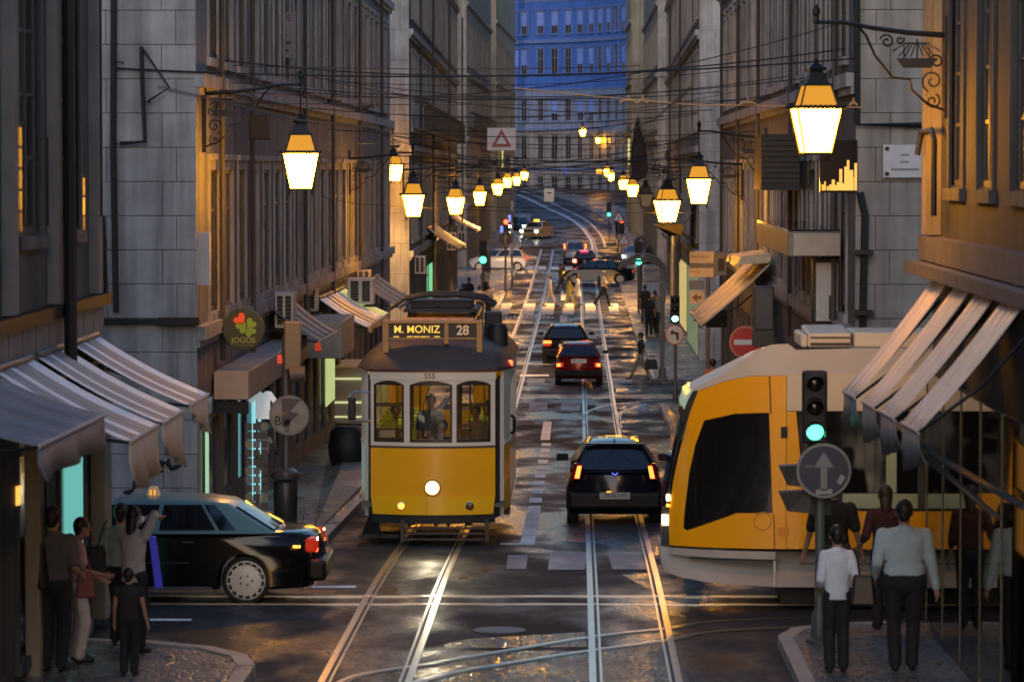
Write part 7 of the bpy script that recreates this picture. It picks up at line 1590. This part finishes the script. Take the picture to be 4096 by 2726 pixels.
cm = thing('camera', 'small camera with a glowing blue white screen held up at head height', 'camera', (q[0] + .20, q[1] + .10, q[2] + 1.50)); b = MB(); b.box(-.05, .05, -.015, .015, -.035, .035); b.build('casing', GREYM, cm, rel=None, bevel=.005); b = MB(); b.box(-.035, .03, -.019, -.0155, -.025, .025); b.build('screen', mat('screen_lit', (.2, .2, .3), .3, emis=(.5, .6, 1), estr=1.2), cm, rel=None)
q2 = at(119, 650); person('person in a pale green lit top just left of the photographing person', q2[0] - .05, q2[1] + .35, 1.62, -.2, cloth((.30, .38, .36)), cloth((.02, .02, .02)), sleeve=.5, z=q2[2])
bag('shoulder_bag', 'dark shoulder bag on the left hip of the person in the pale green lit top', q2[0] - .32, q2[1] + .1, q2[2] + .82, .30, .14, .34, BLACK, .1, [(.03, 0, .32), (.10, .03, .55), (.14, .05, .62)])
q3 = at(126, 678); person('dark haired child in a dark sleeveless top in front of the photographing person', q3[0], q3[1], 1.16, -.1, cloth((.018, .018, .022)), cloth((.015, .015, .015)), sleeve=.15, rh=(.30, .08, .80), z=q3[2], bulk=1.1)
q4 = (q[0] + .34, q[1] - .1); b = MB(); b.hexa([(q[0] + .24, q[1], q[2] + .73), (q[0] + .33, q[1], q[2] + .73), (q[0] + .33, q[1] + .05, q[2] + .73), (q[0] + .24, q[1] + .05, q[2] + .73), (q[0] + .17, q[1], q[2] + 1.32), (q[0] + .25, q[1], q[2] + 1.32), (q[0] + .25, q[1] + .05, q[2] + 1.32), (q[0] + .17, q[1] + .05, q[2] + 1.32)])
tag(b.build('blue_folder', mat('folder_blue', (.04, .05, .75), .5, emis=(.1, .12, 1), estr=.01), bevel=.01), 'long bright blue bag hanging at the right side of the photographing person', 'bag')
# walkers on the far zebra crossing, lit orange, walking to the right
q = at(549.5, 307, 0); person('person in a white shirt and cropped beige trousers on the zebra crossing', q[0], q[1], 1.72, -pi / 2, cloth((.82, .78, .72)), cloth((.72, .62, .52)), HAIRG, near=False, sleeve=.4, fl=(-.32, .36), legm=.8, lh=(-.12, .22, 1.02), bulk=1.1, z=q[2])
q = at(569, 307.5, 0); person('person all in bright yellow, second of the walkers on the zebra crossing', q[0], q[1] - 1, 1.66, -pi / 2, cloth((.85, .66, .14)), cloth((.85, .66, .16)), HAIRB, near=False, sleeve=1.0, fl=(.38, -.34), rh=(.1, .38, .92), lh=(-.1, .3, .9), long_hair=True, z=q[2])
q = at(577.5, 306, 0); person('person in a white dress, third of the walkers on the zebra crossing', q[0], q[1] + 1, 1.66, -pi / 2, cloth((.84, .80, .76)), cloth((.84, .80, .76)), HAIRB, near=False, sleeve=.6, fl=(.12, -.14), skirt=True, shirt_long=.02, z=q[2])
q = at(603.5, 306.5, 0); w4 = person('white haired person in a white shirt, dark trousers and rucksack on the zebra crossing', q[0], q[1], 1.86, -pi / 2, cloth((.84, .78, .68)), cloth((.035, .035, .045)), HAIRG, near=False, sleeve=.5, fl=(-.42, .30), rh=(.12, .14, .95), bulk=1.08, z=q[2])
bag('rucksack', 'small dark and white rucksack on the back of the white haired walker', q[0] - .24, q[1], q[2] + 1.15, .30, .18, .42, BLACK, pi / 2)
q = at(559.5, 303, 0); person('dim person in a dark top crossing in front of the black sedan', q[0], q[1] + 12, 1.7, -pi / 2, cloth((.06, .065, .08)), cloth((.04, .04, .05)), near=False, fl=(.25, -.3), z=gz(q[1] + 12))
# the man with the briefcase
q = at(641, 381, .01); person('person in a dark polo shirt and beige trousers striding with a black briefcase', q[0], q[1], 1.64, pi / 2 * .9, cloth((.025, .025, .03)), cloth((.24, .20, .17)), near=False, sleeve=.5, fl=(-.36, .42), lh=(-.24, -.12, .88), bulk=1.05, z=q[2])
bc = bag('briefcase', 'black briefcase in the hand of the striding person on the right', q[0] + .34, q[1] - .22, q[2] + .42, .46, .12, .33, BLACK, .1, cat='briefcase')
# groups on the pavements
for (u, v, h, rt, c, l, lab) in ((479.5, 322, 1.70, .1, (.22, .22, .23), (.02, .02, .025), 'person in a grey shirt walking away on the left pavement behind the tram'), (488, 320, 1.62, -.3, (.25, .22, .22), (.02, .02, .02), 'slim person beside the person in the checked grey shirt'),
      (469, 313, 1.74, .4, (.015, .02, .015), (.015, .015, .015), 'person in black in the group on the left pavement'), (463, 316, 1.55, -.4, (.02, .02, .022), (.015, .015, .015), 'shorter person in black at the left of the pavement group'), (485, 300, 1.75, .0, (.20, .22, .28), (.02, .02, .02), 'person with a pale blue cap farthest back in the left pavement group'),
      (649, 335, 1.75, 0, (.02, .02, .02), (.015, .015, .015), 'dark dressed person on the right pavement by the arched pole'), (655, 329, 1.70, .5, (.05, .05, .05), (.02, .02, .02), 'second dark dressed person on the right pavement'), (657, 334, 1.68, 2.8, (.20, .20, .21), (.03, .03, .03), 'person in a grey top on the right pavement'), (645, 322, 1.72, .2, (.02, .02, .02), (.02, .02, .02), 'person in black farthest along the right pavement'),
      (617.5, 238, 1.75, 0, (.02, .02, .02), (.02, .02, .02), 'distant dark person at the far right corner')):
    q = at(u, v); person(lab, q[0], q[1], h, rt, cloth(c), cloth(l), near=False, z=q[2], fl=(.12, -.1))
person('person with dark hair half hidden by the nose of the modern tram', X(693, 52), 52.6, 1.66, -.4, cloth((.02, .02, .022)), cloth((.02, .02, .02)), long_hair=True, z=gz(52.6))
person('person whose head shows above the modern tram roof slope', X(713, 98), 98, 1.72, 0, cloth((.30, .12, .08)), cloth((.03, .03, .03)), near=False, z=gz(98) + .13)
# tram crew and passengers
PS = dict(near=False)
person('tram driver in a grey shirt behind the middle window of the old tram', TRX + .12, TRY + .95, 1.70, pi, cloth((.17, .17, .20)), cloth((.03, .03, .04)), z=tz + .66 - .42, lh=(-.3, .30, 1.12), rh=(.28, .30, 1.12), sleeve=.5, near=False, bulk=1.1)
for (x, y, c, lab) in ((-.68, 2.2, (.5, .45, .05), 'passenger in yellow behind the left front window of the old tram'), (.62, 2.0, (.35, .2, .15), 'passenger in a brownish top behind the right front window of the old tram'), (-.1, 1.9, (.06, .06, .07), 'standing dark passenger in the middle of the old tram'), (.78, 3.0, (.3, .32, .1), 'passenger further back on the right inside the old tram')):
    person(lab, TRX + x, TRY + y, 1.62, pi, cloth(c), cloth((.03, .03, .03)), z=tz + .66 - (.18 if abs(x) > .3 else 0), near=False)
